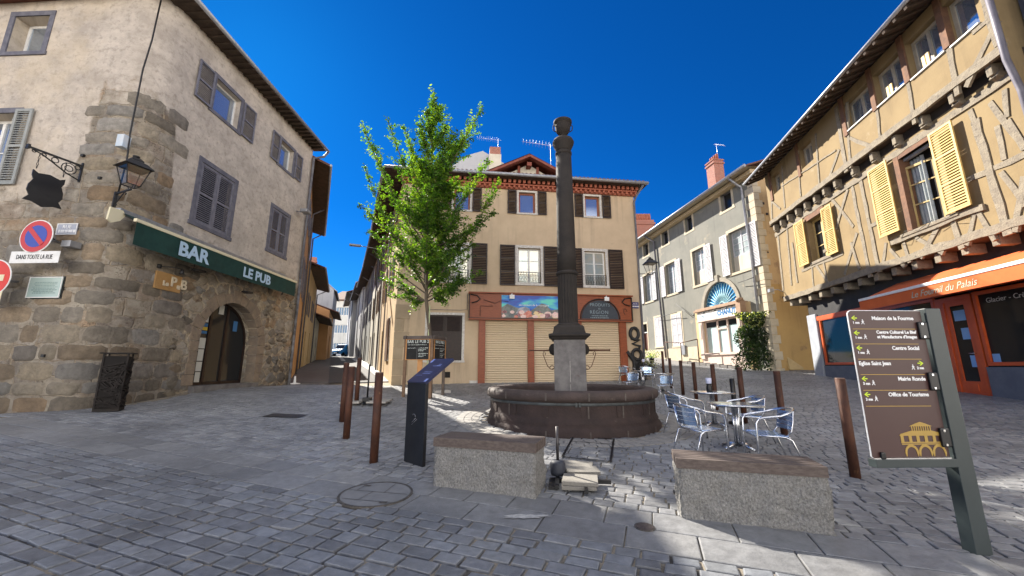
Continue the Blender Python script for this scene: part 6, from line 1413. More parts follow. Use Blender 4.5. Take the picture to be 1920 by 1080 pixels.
for i,(a,b_,fr_) in enumerate(((Q[0],Q[1],ow),(Q[1],Q[2],ow))):
    d=(b_-a); wd=d.length; d.normalize(); ang=math.degrees(math.atan2(d.x,d.y)); Fb_=Fr(0,0,ang); Fb_.o=Vector((a.x+pb.x,a.y+pb.y,sz_))
    mb=MB(Fb_); s0,s1=.03,wd-.03; y=-.06; mb.box(s0,s1,y,y+.02,zb0,HB-.03); bo=mb.build('blackboard',blk,stand)
    mb=MB(Fb_); w=.035
    for bx in ((s0,s0+w,y-.012,y+.02,zb0,HB-.03),(s1-w,s1,y-.012,y+.02,zb0,HB-.03),(s0+w,s1-w,y-.012,y+.02,zb0-.0,zb0+w*.6),(s0+w,s1-w,y-.012,y+.02,HB-.03-w*.4,HB-.03)): mb.box(*bx)
    mb.build('board_frame',fr_,bo)
    text(Fb_,(s0+s1)/2,HB-.11,.135,'BAR LE PUB 2',M_['chalk'],bo,y-.004,xs=.93 if i==0 else .8,rot=0)
    mb=MB(Fb_); rr=random.Random(4+i)
    def scrawl(x0,x1,z):
        x=x0
        while x<x1: l=rr.uniform(.012,.04); mb.box(x,min(x1,x+l),y-.003,y-.0005,z-rr.uniform(.002,.010),z+rr.uniform(.003,.012)); x+=l+rr.uniform(.006,.02)
    scrawl(s0+.06,s1-.12,HB-.21)
    scrawl(s0+.06,(s0+s1)/2-.07,HB-.31)
    for k,z in enumerate((.31,.36,.40,.48,.53,.58)): 
        if HB-z>zb0+.03: scrawl((s0+s1)/2+.02,s1-.06-.08*(k%3),HB-z)
    mb.build('chalk_line',M_['chalk'],bo,fixn=False)
    mb=MB(Fb_); mb.box((s0+s1)/2-.03,(s0+s1)/2-.024,y-.002,y-.0005,zb0+.02,HB-.28); mb.build('chalk_divider',mat('grey chalk',(.2,.2,.2),None,rough=.9),bo)
    if i==0: mb=MB(Fb_); mb.box(wd*.48,wd*.66,-.01,.02,zb0-.55,zb0); mb.build('board_brace',ow,stand)
# white kerb pieces by the stand
mb=MB(); mb.box(-.28,.28,-.09,.09,-.01,.09); t=mb.build('kerb_block',mat('white stone block',(.6,.58,.54),(.5,.48,.45),6,.8,bump=.2),loc=at(830,738)+Vector((-.05,.25,0)),bevel=.012); t.rotation_euler=(0,0,.5); tag(t,'small white stone block on the paving behind the chalkboard stand','kerb stone')
# ================================================================ bollards
def make_bollard():
    t=thing('bollard','x','bollard')
    mb=MB(); mb.lathe([(.058,-.05),(.058,1.205)],O3,20); mb.build('post',M_['corten'],t,fixn=False); mb=MB(); mb.lathe([(.058,1.205),(.056,1.216),(.045,1.22)],O3,20); mb.build('cap',mat('worn bollard top',(.20,.13,.10),(.12,.07,.05),20,.6,metal=.3),t,fixn=False)
    return t
b0=make_bollard(); first=[True]
def bollard(px,py,label,group,ht=1.22,lean=0,h=None):
    o=b0 if first[0] else copy_tree(b0); first[0]=False
    p=at(px,py) if h is None else h; place(o,p.x,p.y,random.uniform(0,6),label,group); o.scale=(1,1,ht/1.22); return o
gl='rust brown bollards left of the lectern'; gr_='rust brown bollards curving round the cafe tables'
bollard(700.5,867,'rust brown bollard nearest the black lectern, on its left side',gl)
bollard(649,822,'middle of the three rust brown bollards left of the lectern',gl)
bollard(641,791,'leftmost of the three rust brown bollards, overlapping the middle one',gl)
bollard(668,757,'rust brown bollard standing furthest back near the street mouth',gl)
bollard(1604,894,'rust brown bollard in the right foreground beside the direction sign',gr_)
bollard(1472,821,'rust brown bollard behind the right hand cafe chair',gr_)
bollard(1397,793,'rust brown bollard just left of the one behind the right hand chair',gr_)
bollard(1343.5,768,'rust brown bollard directly behind the cup on the far cafe table',gr_)
bollard(1306,751,'rust brown bollard just left of the cup on the far cafe table',gr_)
bollard(1281,740,'third rust brown bollard from the far end of the curving row',gr_)
bollard(1259.5,728,'second rust brown bollard from the far end, beside a short black stub',gr_)
bollard(0,0,'furthest rust brown bollard of the curving row by the back tables',gr_,h=Vector((7.15,18.9,0)))
# ================================================================ lectern
pl=at(757,865); pr=at(792,876.5); dv=(pr-pl); dv.z=0; wl=dv.length; ang=math.degrees(math.atan2(dv.x,dv.y)); FL=Fr(pl.x,pl.y,ang); zg=gz(pl.x,pl.y); FL.o.z=zg
lec=thing('information_lectern','tall black metal information lectern with a tilted dark blue reading panel','lectern',(pl.x,pl.y,zg))
blm=mat('black powder coated steel',(.010,.011,.014),(.016,.017,.02),6,.5,metal=.2)
LH=wz(716,(pl.y+pr.y)/2)-zg
mb=MB(FL); mb.box(0,wl,0,.05,-.06,LH); mb.build('stem',blm,lec,bevel=.004)
T0=FL.P(0,0,LH)
# panel: rises away from the reader
Rz=wz(672.5,pr.y+.30)-zg-LH
yl=.33; mb=MB(FL); sx=.17
A=[(-.004,-.01,LH),(wl+.004,-.01,LH),(wl+.004+sx,yl,LH+Rz),(-.004+sx,yl,LH+Rz)]; Bq=[(p[0],p[1]+.02,p[2]-.03) for p in A]
mb.face(A); mb.face(Bq[::-1])
for i in range(4): mb.face([A[i],Bq[i],Bq[(i+1)%4],A[(i+1)%4]])
pan=mb.build('reading_panel',mat('dark blue panel print',(.022,.028,.075),(.03,.034,.08),4,.3),lec)
def onp(u,v,h=.004): 
    a=Vector(A[0]).lerp(Vector(A[1]),u); b_=Vector(A[3]).lerp(Vector(A[2]),u); p=a.lerp(b_,v); nn=(Vector(A[1])-Vector(A[0])).cross(Vector(A[3])-Vector(A[0])).normalized(); return tuple(p+nn*h*(1 if nn.z>0 else -1))
mb=MB(FL)
def ink(u0,u1,v0,v1): mb.face([onp(u0,v0),onp(u1,v0),onp(u1,v1),onp(u0,v1)])
ink(.02,.14,.82,.98); ink(.60,.82,.66,.69); ink(.63,.80,.73,.745); ink(.42,.70,.665,.68); ink(.86,.98,.02,.14)
for v in (.40,.33): 
    for k in range(6): ink(.35+.07*k,.395+.07*k,v,v+.025)
for k in range(7): ink(.08+.05*k,.115+.05*k,.26,.275)
mb.build('panel_print',mat('pale blue print',(.20,.26,.55),None,rough=.5),pan,fixn=False)
mb=MB(FL); zc=LH*.52; mb.tube([(wl*.45+.035*math.cos(a),-.006,zc+.05+.035*math.sin(a)) for a in [2.6-i*.35 for i in range(9)]],.003,4); mb.tube([(wl*.35,-.006,zc-.06),(wl*.62,-.006,zc+.02)],.003,4); mb.tube([(wl*.35,-.006,zc-.03),(wl*.55,-.006,zc+.03)],.003,4)
mb.build('engraved_mark',M_['zinc'],lec,fixn=False)
# ================================================================ benches
def bench(label,pfl,pfr,depth,hg,hw,name='stone_bench',extra=.0):
    a,b_=at(*pfl),at(*pfr); d=b_-a; d.z=0; L=d.length; ang=math.degrees(math.atan2(d.x,d.y)); F=Fr(a.x,a.y,ang); z0=min(gz(a.x,a.y),gz(b_.x,b_.y)); F.o.z=gz(a.x,a.y)
    zt=hg; t=thing(name,label,'bench',(a.x,a.y,z0),group='granite benches with plank seats')
    # rough granite block: subdivided, displaced
    bm=bmesh.new(); bmesh.ops.create_cube(bm,size=1); bmesh.ops.subdivide_edges(bm,edges=bm.edges,cuts=26,use_grid_fill=True)
    from mathutils import noise as mn
    for v in bm.verts:
        x=(v.co.x+.5)*L; y=(v.co.y+.5)*depth; z=-.08+(v.co.z+.5)*(zt+.08); e=min(1,(zt-z)/.05)
        P=Vector((x*7,y*7,z*7)); dsp=(mn.fractal(P,.7,2.2,5)*.020+mn.fractal(P*4,.7,2.2,3)*.007)*max(0,e)
        n_v=Vector((0,0,0))
        if abs(v.co.x)>.499: n_v.x=math.copysign(1,v.co.x)
        if abs(v.co.y)>.499: n_v.y=math.copysign(1,v.co.y)
        w=F.P(x+n_v.x*dsp,y+n_v.y*dsp,z)-Vector((a.x,a.y,z0)); v.co=w
    me=bpy.data.meshes.new('granite_block'); bm.to_mesh(me); bm.free(); me.materials.append(M_['granite']); me.polygons.foreach_set('use_smooth',[True]*len(me.polygons)); newobj('granite_block',me,t)
    npl=6; pwid=(depth+.02)/npl
    for k in range(npl):
        mb=MB(F); y0=-.012+k*pwid; mb.box(-.012,L+.012,y0,y0+pwid-.017,zt,zt+hw); mb.build('plank',M_['plankwood'],t,bevel=.005)
    return t
bench('rough granite bench with dark plank seat beside the lectern, partly in shade',(812,911),(1004,936),.46,.43,.10)
bench('rough granite bench with grey plank seat in the right foreground by the cafe chairs',(1278,971),(1567,1004),.44,.44,.09)
# ================================================================ parasol foot with slabs between the benches
pp=at(1046,905); pz=gz(pp.x,pp.y)
t=thing('parasol_base','black parasol foot weighted with speckled concrete slabs between the two benches','parasol stand',(pp.x,pp.y,pz),rz=math.radians(-8))
mb=MB(); mb.lathe([(.018,.22),(.018,.62)],(0,.12,0),14); mb.build('pole',mat('dark grey pole',(.06,.055,.055),(.09,.085,.085),6,.4,metal=.5),t,fixn=False)
mb=MB(); mb.lathe([(.03,.05),(.085,.06),(.092,.10),(.092,.19),(.075,.225),(.022,.228)],(0,.12,0),24); mb.build('hub',mat('dark blue grey hub',(.028,.032,.045),(.04,.045,.06),5,.6),t,fixn=False)
mb=MB(); mb.box(-.03,.62,-.02,.02,.01,.05); mb.box(-.025,.02,-.30,.55,.012,.052); mb.box(.30,.335,-.42,.5,.011,.051); mb.box(-.10,.0,-.28,.1,.0,.03); mb.build('cross_frame',M_['black'],t)
for k,(x,y,z,r,w,h) in enumerate(((.26,-.13,.055,-.05,.40,.36),(.30,.28,.06,.12,.40,.30),(.24,.55,.055,-.1,.40,.36),(.24,-.15,.012,.02,.38,.34))):
    mb=MB(); c,s=math.cos(r),math.sin(r); mb.obox((x,y,z+.02),(w/2*c,w/2*s,0),(-h/2*s,h/2*c,0),(0,0,.02)); mb.build('slab',M_['slab'],t,bevel=.006)
# second parasol foot, at the left behind the bollards
pq=at(688,757); pz=gz(pq.x,pq.y)
t=thing('parasol_base','dark parasol pole stub in a cross foot with pale slabs behind the left bollards','parasol stand',(pq.x,pq.y,pz),rz=.1)
mb=MB(); mb.lathe([(.025,.12),(.022,1.05)],(0,0,0),12); mb.build('pole',M_['black'],t,fixn=False); mb=MB(); mb.box(-.11,.11,-.11,.11,.04,.17); mb.build('hub',M_['black'],t,bevel=.02); mb=MB(); mb.box(-.6,.6,-.03,.03,.0,.04); mb.box(-.03,.03,-.5,.5,.001,.041); mb.build('cross_frame',M_['black'],t)
for (x,y) in ((-.34,-.26),(.34,-.26),(-.34,.26),(.34,.26)): mb=MB(); mb.box(x-.25,x+.25,y-.22,y+.22,.045,.09); mb.build('slab',mat('pale slab',(.38,.36,.32),(.30,.28,.25),10,.85,bump=.2),t,bevel=.008)
pq=at(552,720); mb=MB(); mb.lathe([(.22,0),(.22,.03),(.06,.05),(.05,.1),(.035,.32)],O3,20); tag(mb.build('white_parasol_foot',M_['white'],loc=pq,fixn=False),'small white parasol foot at the far corner of the pub','parasol stand')
# black stubs behind the cafe tables
for (x,y,h,l) in ((1381,795,.98,'black pole stub standing between two bollards behind the cafe tables'),(1249,716,.42,'short black pole stub near the far end of the bollard row')):
    p=at(x,y); mb=MB(); mb.lathe([(.05,0),(.05,h-.01),(.04,h)],O3,14); mb.lathe([(.16,0),(.15,.05),(.06,.07)],O3,18); tag(mb.build('pole_stub',M_['black'],loc=p,fixn=False),l,'pole')
# ================================================================ covers in the ground
def on_ground_frame(p): return gz(p.x,p.y)
p=at(705,927); r_=.36
t=thing('manhole_cover','round paved manhole cover with a dark iron ring in front of the lectern','manhole cover',(p.x,p.y,p.z))
def gring(r0,r1,h,c,n=48,seg=None):
    mb=MB()
    R0=[];R1=[];S=[]
    for k in range(n):
        a=2*math.pi*k/n
        for L_,r in ((R0,r0),(R1,r1)):
            x,y=r*math.cos(a),r*math.sin(a); L_.append(mb.vert(x,y,gz(c.x+x,c.y+y)-c.z+h))
        x,y=r1*math.cos(a),r1*math.sin(a); S.append(mb.vert(x,y,gz(c.x+x,c.y+y)-c.z-.02))
    for k in range(n): j=(k+1)%n; mb.face(None,[R0[k],R1[k],R1[j],R0[j]]); mb.face(None,[R1[k],S[k],S[j],R1[j]])
    return mb
irn=mat('worn dark cast iron',(.06,.055,.05),(.13,.115,.10),30,.6,metal=.4,bump=.3,bscale=80)
gring(r_,r_+.026,.012,p).build('ring',irn,t)
mb=MB()
for k in range(40):
    a0,a1=2*math.pi*k/40,2*math.pi*(k+1)/40; Q=[(0,0),(r_*math.cos(a0),r_*math.sin(a0)),(r_*math.cos(a1),r_*math.sin(a1))]; mb.face([(x,y,gz(p.x+x,p.y+y)-p.z+.010) for x,y in Q])
mb.build('infill',mat('cover stone infill',(.20,.20,.20),(.165,.167,.17),5,.8,bump=.3,bscale=60),t)
mb=MB()
for (x0,y0,x1,y1) in ((-.34,.10,.34,-.02),(-.30,-.16,.30,-.27),(-.05,.05,-.12,-.2),(.12,.33,.08,.03),(-.2,.28,-.24,.08)):
    d=Vector((x1-x0,y1-y0,0)).normalized(); s=Vector((-d.y,d.x,0))*.004; mb.face([tuple(Vector((x,y,gz(p.x+x,p.y+y)-p.z+.013))+s*k) for x,y,k in ((x0,y0,1),(x1,y1,1),(x1,y1,-1),(x0,y0,-1))])
for (x,y) in ((-.18,.24),(.16,-.26)): mb.face([(x+i*.04,y+j*.025,gz(p.x+x,p.y+y)-p.z+.014) for i,j in ((-1,-1),(1,-1),(1,1),(-1,1))])
mb.build('joint',irn,t,fixn=False)
p=at(1209,989); t=thing('small_cover','small round iron cover set in the slab strip near the right bench','manhole cover',tuple(p)); mb=gring(.0,.075,.010,p,24); mb.build('lid',mat('brown iron lid',(.06,.045,.04),(.10,.08,.07),40,.6,metal=.3),t); gring(.078,.09,.007,p,24).build('ring',irn,t)
# rectangular framed cover behind the left bench
c4=[at(1074,819),at(1153,824),at(1147,868),at(1052,858)]; cc=sum(c4,Vector())/4
t=thing('framed_cover','rectangular paved access cover with a black steel frame behind the left bench','manhole cover',tuple(cc))
mb=MB(); 
def gp(x,y,h): return (x-cc.x,y-cc.y,gz(x,y)-cc.z+h)
for i in range(4):
    a,b_=c4[i],c4[(i+1)%4]; d=(b_-a); d.z=0; d.normalize(); s=Vector((-d.y,d.x,0)); w=.035
    if s.dot(cc-a)<0: s=-s
    A=[gp(*(a-d*0).xy,.014),gp(*b_.xy,.014),gp(*(b_+s*w).xy,.014),gp(*(a+s*w).xy,.014)]; mb.face(A)
a,b_=c4[0].lerp(c4[3],.28),c4[1].lerp(c4[2],.28); mb.face([gp(a.x,a.y,.015),gp(b_.x,b_.y,.015),gp(b_.x,b_.y-.03,.015),gp(a.x,a.y-.03,.015)])
mb.build('frame',M_['black'],t)
p=at(535,780); t=thing('drain_grate','dark iron drain grate in the paving in front of the pub','drain',tuple(p)); 
mb=MB()
for k in range(9): y=-.16+k*.04; mb.face([(x,yy,gz(p.x+x,p.y+yy)-p.z+.012) for x,yy in ((-.38,y),(.38,y),(.38,y+.024),(-.38,y+.024))])
mb.build('bars',irn,t,fixn=False); mb=MB(); mb.face([(x,yy,gz(p.x+x,p.y+yy)-p.z+.007) for x,yy in ((-.4,-.19),(.4,-.19),(.4,.22),(-.4,.22))]); mb.build('pit',M_['black'],t,fixn=False)
# ================================================================ direction sign
po=at(1834,1041); PZ=gz(po.x,po.y); FS=Fr(po.x,po.y,88); FS.o.z=PZ
t=thing('direction_sign','brown walking directions panel held by a dark green steel post in the right foreground','direction sign',(po.x,po.y,PZ))
grn=mat('dark green grey steel paint',(.026,.036,.037),(.034,.045,.046),3,.45,bump=.03,bscale=30)
ptop=wz(578,po.y)-PZ
mb=MB(FS); mb.box(-.01,.125,0,.10,-.05,ptop); mb.build('post',grn,t,bevel=.006)
brn=mat('maroon brown sign face',(.05,.020,.018),(.056,.024,.021),2,.45)
L0=lambda x,y: FS.loc(x,y,.05)
pS0=FS.loc(1594,600,.03)[0]; pS1=FS.loc(1760,700,.03)[0]
z_t=FS.loc(1660,583,.03)[1]-PZ; z_b=FS.loc(1700,857,.03)[1]-PZ
pS0=(FS.loc(1592,600,.03)[0]+FS.loc(1634,850,.03)[0])/2; pS1=-.03
rad=.035; poly=[]
for (cx_,cz_,a0) in ((pS0+rad,z_t-rad,90),(pS0+.01,z_b+.01,180)):
    rr_=rad if a0==90 else .01
    for k in range(7): a=math.radians(a0+90*k/6); poly.append((cx_+rr_*math.cos(a),cz_+rr_*math.sin(a)))
poly+=[(pS1,z_b),(pS1,z_t)]
mb=MB(FS); mb.plate(poly,.028,.045); panel=mb.build('sign_panel',brn,t)
mb=MB(FS); wl_=[(p[0],.036,p[1]) for p in poly[:-2]]; mb.tube([(pS1,.036,z_t)]+wl_,.006,6); mb.build('panel_edge',M_['white'],panel,fixn=False)
mb=MB(FS); mb.box(pS0-.0,-.0,-.0,.075,z_b-.075,z_b-.012); mb.build('support_bar',grn,t,bevel=.004); mb=MB(FS); mb.box(pS0+.002,pS1,.016,.055,z_b-.012,z_b-.004); mb.build('bar_strip',M_['alu'],t)
for zc in (z_t-.17,z_t-(z_t-z_b)*.50,z_b+.15):
    mb=MB(FS); mb.box(pS1-.06,-.005,.006,.028,zc-.075,zc+.075); br_=mb.build('bracket',M_['black'],t,bevel=.012); mb=MB(FS)
    for dz in (-.055,.055): mb.lathe([(.009,0),(.009,.0)],(0,0,0),8) if False else mb.obox((pS1-.03,.004,zc+dz),(.008,0,0),(0,.003,0),(0,0,.008))
    mb.build('bolt',M_['alu'],br_)
mb=MB(FS); mb.box(pS0+.06,pS0+.10,.008,.028,z_b-.012,z_b+.04); mb.build('clip',M_['black'],t,bevel=.008)
wht=M_['signwhite']; lime=mat('lime green arrow',(.55,.72,.02),None,rough=.5); goldl=mat('thin gold line',(.50,.32,.05),None,rough=.5)
H=z_t-z_b; rows=[('Maison de la Fourme',None,1,'L'),('Centre Culturel Le Bief','et Manufacture d’Images',1,'L'),('Centre Social',None,1,'L'),('Eglise Saint Jean',None,2,'R'),('Mairie Ronde',None,3,'L'),('Office de Tourisme',None,3,'L')]
rh=H*.107; z=z_t-H*.030; ar=MB(FS); gl_=MB(FS); man=MB(FS); W_=pS1-pS0; xr=pS1-.075; xl=pS0+.018; dd=.0265
def arrow(cx,cz,dirn):
    s=.022*dirn; ar.plate([(cx-s,cz-.004),(cx+s*.2,cz-.004),(cx+s*.2,cz+.004),(cx-s,cz+.004)],dd-.001,dd+.001); ar.plate([(cx+s*1.3,cz),(cx+s*.1,cz+.019),(cx-s*.35,cz+.019),(cx+s*.55,cz),(cx-s*.35,cz-.019),(cx+s*.1,cz-.019)],dd-.001,dd+.001)
def walker(cx,cz):
    k=.0185; man.plate([(cx+.22*k*math.cos(a),cz+1.05*k+.22*k*math.sin(a)) for a in [i*math.pi/4 for i in range(8)]],dd-.001,dd+.001)
    for q in (((-.15,.75),(.25,.75),(.25,0),(-.15,0)),((.25,0),(.75,-1),(.5,-1.05),(0,-.1)),((-.15,.1),(.1,-.1),(-.55,-1.05),(-.8,-.95)),((.2,.75),(.7,.1),(.58,.0),(.1,.5)),((-.1,.75),(-.6,.25),(-.5,.1),(.0,.5))): man.plate([(cx+a*k,cz+b*k) for a,b in q],dd-.001,dd+.001)
bld=.0012
for (a,b_,n_m,sd_) in rows:
    big=.044
    if sd_=='L':
        arrow(xl+.03,z-.028,-1); text(FS,xl+.038,z-.068,.029,'%d mn'%n_m,wht,panel,dd,ext=.0008,bold=bld); walker(xl+.098,z-.062)
        if b_: text(FS,xr,z-.022,.037,a,wht,panel,dd,align='RIGHT',ext=.0008,bold=bld); text(FS,xr,z-.062,.037,b_,wht,panel,dd,align='RIGHT',ext=.0008,bold=bld,xs=.97)
        else: text(FS,xr,z-.030,big,a,wht,panel,dd,align='RIGHT',ext=.0008,bold=bld)
    else:
        text(FS,xl,z-.030,big,a,wht,panel,dd,align='LEFT',ext=.0008,bold=bld); arrow(xr-.02,z-.028,1); text(FS,xr-.025,z-.068,.029,'%d mn'%n_m,wht,panel,dd,ext=.0008,bold=bld); walker(xr-.088,z-.062)
    z-=rh; gl_.box(xl,xr,dd-.001,dd+.001,z+.004,z+.0075)
ar.build('arrow',lime,panel,fixn=False); gl_.build('divider_line',goldl,panel,fixn=False); man.build('walker_symbol',wht,panel,fixn=False)
# gold emblem of the round market hall
em=MB(FS); ex=pS1-.20; ez_=z_b+.005; k=.215
def E_(pts): em.plate([(ex+a*k,ez_+b*k) for a,b in pts],dd-.001,dd+.001)
for c_ in (-.52,.02,.56):
    n=10
    for i in range(n):
        a0,a1=math.pi*i/n,math.pi*(i+1)/n; ri,ro=.19,.27
        E_([(c_-ri*math.cos(a0),.12+ri*1.15*math.sin(a0)),(c_-ro*math.cos(a0),.12+ro*1.15*math.sin(a0)),(c_-ro*math.cos(a1),.12+ro*1.15*math.sin(a1)),(c_-ri*math.cos(a1),.12+ri*1.15*math.sin(a1))])
    E_([(c_-.27,.12),(c_-.19,.12),(c_-.215,0),(c_-.235,0)]); E_([(c_+.19,.12),(c_+.27,.12),(c_+.235,0),(c_+.215,0)])
E_([(-.86,.42),(.86,.42),(.86,.46),(-.86,.46)]); E_([(-.88,.48),(.88,.48),(.88,.52),(-.88,.52)])
for x in (-.82,-.5,-.2,.12,.44,.76): E_([(x-.05,.52),(x+.07,.52),(x+.07,.74),(x-.05,.74)])
E_([(-.90,.74),(.90,.74),(.86,.80),(.42,.92),(-.42,.92),(-.86,.80)])
for i in range(9): x=-.36+i*.09; E_([(x-.02,.92),(x+.02,.92),(x+.02,1.08),(x-.02,1.08)])
E_([(-.46,1.08),(.46,1.08),(.2,1.18),(0,1.24),(-.2,1.18)])
em.build('gold_emblem',mat('gold emblem print',(.36,.23,.045),None,rough=.5),panel,fixn=False)
# ================================================================ cafe chairs and tables
alu=M_['alu']
def make_chair():
    t=thing('cafe_chair','x','chair'); r=.0145
    mb=MB()  # arm and back loop with front legs
    P=[(-.27,.24,0),(-.265,.235,.40),(-.265,.225,.60),(-.27,.19,.655),(-.275,.10,.675),(-.28,-.08,.70)]
    n=10
    for i in range(n+1):
        a=math.pi-math.pi*i/n; P.append((.28*math.cos(a),-.08-.25*math.sin(a),.70+.085*math.sin(a)))
    P+=[(.275,.10,.675),(.27,.19,.655),(.265,.225,.60),(.265,.235,.40),(.27,.24,0)]
    mb.tube(P,r,8); mb.build('arm_loop',alu,t,fixn=False)
    for s in (-1,1):
        mb=MB(); mb.tube([(s*.245,.20,.44),(s*.245,-.12,.425),(s*.25,-.19,.39),(s*.26,-.33,0)],.0115,8); mb.tube([(s*.215,-.15,.43),(s*.225,-.21,.50),(s*.235,-.255,.76)],.010,8); mb.build('leg',alu,t,fixn=False)
        mb=MB(); mb.lathe([(.015,0),(.015,.02)],(s*.27,.24,0),10); mb.build('foot',M_['black'],t,fixn=False)
    mb=MB(); mb.tube([(-.25,.235,.425),(.25,.235,.425)],.010,8); mb.tube([(-.25,-.17,.42),(.25,-.17,.42)],.010,8); mb.build('seat_frame',alu,t,fixn=False)
    mb=MB(); k=7
    for i in range(k):
        y=-.15+i*.058; mb.obox((0,y+.02,.437+.004*math.sin(i)),(.235,0,0),(0,.0272,.0),(0,0,.004))
    mb.build('seat',M_['slatblue'],t,bevel=.002)
    mb=MB()
    for i in range(4):
        z=.50+i*.062; n=8; pr_=None
        for j in range(n+1):
            u=j/n*2-1; x=.225*u; y=-.205-.045*(1-u*u)-(z-.5)*.16
            q=[mb.vert(x,y,z),mb.vert(x,y-.006,z),mb.vert(x,y-.008,z+.055),mb.vert(x,y-.002,z+.055)]
            if pr_:
                for m in range(4): mb.face(None,[pr_[m],q[m],q[(m+1)%4],pr_[(m+1)%4]])
            pr_=q
    mb.build('backrest',M_['slatblue'],t)
    return t
def make_table():
    t=thing('cafe_table','x','table'); 
    mb=MB(); mb.box(-.33,.33,-.33,.33,.708,.722); mb.build('tabletop',mat('clear reflective tabletop',(.62,.65,.67),(.7,.72,.74),10,.18,metal=.9),t,bevel=.004)
    mb=MB(); z=.700
    mb.tube([(-.34,-.34,z),(.34,-.34,z),(.34,.34,z),(-.34,.34,z)],.017,8,closed=True); mb.build('table_edge',alu,t,fixn=False)
    mb=MB()
    for x,y in ((-.035,0),(.035,0),(0,-.035),(0,.035)): mb.tube([(x,y,.04),(x,y,.70)],.016,8)
    mb.box(-.09,.09,-.09,.09,.685,.70); mb.build('column',alu,t,fixn=False)
    for a in range(4):
        mb=MB(); c,s=math.cos(a*math.pi/2+.6),math.sin(a*math.pi/2+.6); mb.tube([(.03*c,.03*s,.085),(.18*c,.18*s,.06),(.30*c,.30*s,.025)],[.028,.024,.018],8); mb.build('foot',alu,t,fixn=False)
    return t
ch=make_chair(); tb_=make_table(); cfirst=[1]; tfirst=[1]
def chair(px,py,rz,label,h=.44,g='aluminium cafe chairs beside the fountain'):
    o=ch if cfirst[0] else copy_tree(ch); cfirst[0]=0; p=at(px,py,h) if h else at(px,py); return place(o,p.x,p.y,math.radians(rz),label,g)
def table(px,py,rz,label,h=.715,g='aluminium cafe tables beside the fountain'):
    o=tb_ if tfirst[0] else copy_tree(tb_); tfirst[0]=0; p=at(px,py,h) if h else at(px,py); return place(o,p.x,p.y,math.radians(rz),label,g)
def chair2(px,py,rz,label): return chair(px,py,rz,label)
T1=table(1376,757,-12,'nearer square aluminium cafe table, between the left and right foreground chairs')
T2=table(1334,735,-8,'further square aluminium cafe table carrying the white cup on a black holder')
chair(1312,802,-76,'nearest left aluminium chair, by the left end of the right bench')
chair(1284,772,-80,'aluminium chair behind the nearest left chair, close to the basin')
chair(1440,812,78,'nearest right aluminium chair, in front of a bollard')
chair(1398,778,84,'aluminium chair behind the nearest right chair')
gb='aluminium cafe chairs behind the fountain rim'; gt='aluminium cafe tables behind the fountain rim'
chair(1243,722,10,'aluminium chair seen from behind just right of the basin rim',g=gb)
chair(1180,716,20,'aluminium chair half hidden behind the basin rim, nearest the shop',g=gb)
chair(1176,701,-60,'leftmost aluminium chair behind the basin rim',g=gb)
chair(1213,702,170,'furthest aluminium chair behind the basin, facing the camera',g=gb)
table(1240,700,5,'small aluminium table with a pale top behind the chair right of the basin',g=gt)
table(1205,695,8,'small aluminium table further back behind the basin rim',g=gt)
# cups on black holders
def cup(x,y,z,label):
    t=thing('cup_holder',label,'cup holder',(x,y,z),group='white cups on black holders'); mb=MB(); mb.lathe([(.055,0),(.06,.01),(.06,.10),(.05,.13),(.055,.17)],O3,18); mb.build('holder',M_['black'],t,fixn=False); mb=MB(); mb.lathe([(.047,.17),(.056,.18),(.062,.29),(.055,.292),(.0,.28)],O3,18,cap=False); mb.build('cup',mat('pale lilac white cup',(.55,.57,.72),None,rough=.4),t,fixn=False)
x,y,z=T2.location; cup(x-.04,y,z+.722,'white cup on a black holder standing on the nearer cafe tables')
p=at(1207,686,.73); cup(p.x,p.y,p.z+.73,'white cup on a black holder on the tables behind the basin')
# white card holder on table
mb=MB(); mb.box(-.12,.12,-.08,.08,0,.008); t=mb.build('paper_mat',M_['cream'],loc=(T1.location.x-.16,T1.location.y+.12,T1.location.z+.723)); tag(t,'pale paper mat lying on the nearer cafe table','paper mat')
# ================================================================ litter bin
bc=Vector((-8.62,8.72,0)); bz=gz(bc.x,bc.y)
t=thing('litter_bin','dark rusty steel litter bin with cut-out branch pattern against the left wall','litter bin',(bc.x,bc.y,bz),rz=math.radians(28))
mb=MB(); w,d,h=.21,.15,1.20
mb.box(-w+.015,w-.015,-d+.015,d-.015,.04,h-.05); mb.build('liner',mat('black brown liner',(.010,.008,.007),None,rough=.9),t,bevel=.03)
mb=MB(); mb.box(-w,w,-d,d,0,.06); 
for x in (-w,w-.03): 
    for y in (-d,d-.03): mb.box(x,x+.03,y,y+.03,.06,h)
rr=random.Random(9)
for k in range(60):
    z=.08+rr.random()*(h-.28); x0=rr.uniform(-w,w*.5); a=rr.uniform(-.9,.9); l=rr.uniform(.2,.5); x1=min(w,max(-w,x0+l*math.cos(a))); z1=min(h-.08,max(.08,z+l*math.sin(a))); mb.beam((x0,-d-.004,z),(x1,-d-.004,z1),.02,.05,up=(0,1,0))
for k in range(18):
    z=.08+rr.random()*(h-.28); y0=rr.uniform(-d,d*.3); mb.beam((w+.004,y0,z),(w+.004,min(d,y0+.25),min(h-.1,z+rr.uniform(-.2,.3))),.02,.03,up=(1,0,0))
mb.build('pierced_shell',M_['dkrust'],t,fixn=False)
mb=MB(); mb.box(-w-.05,w+.05,-d-.03,d+.03,h,h+.025); mb.build('lid',M_['dkrust'],t,bevel=.004)
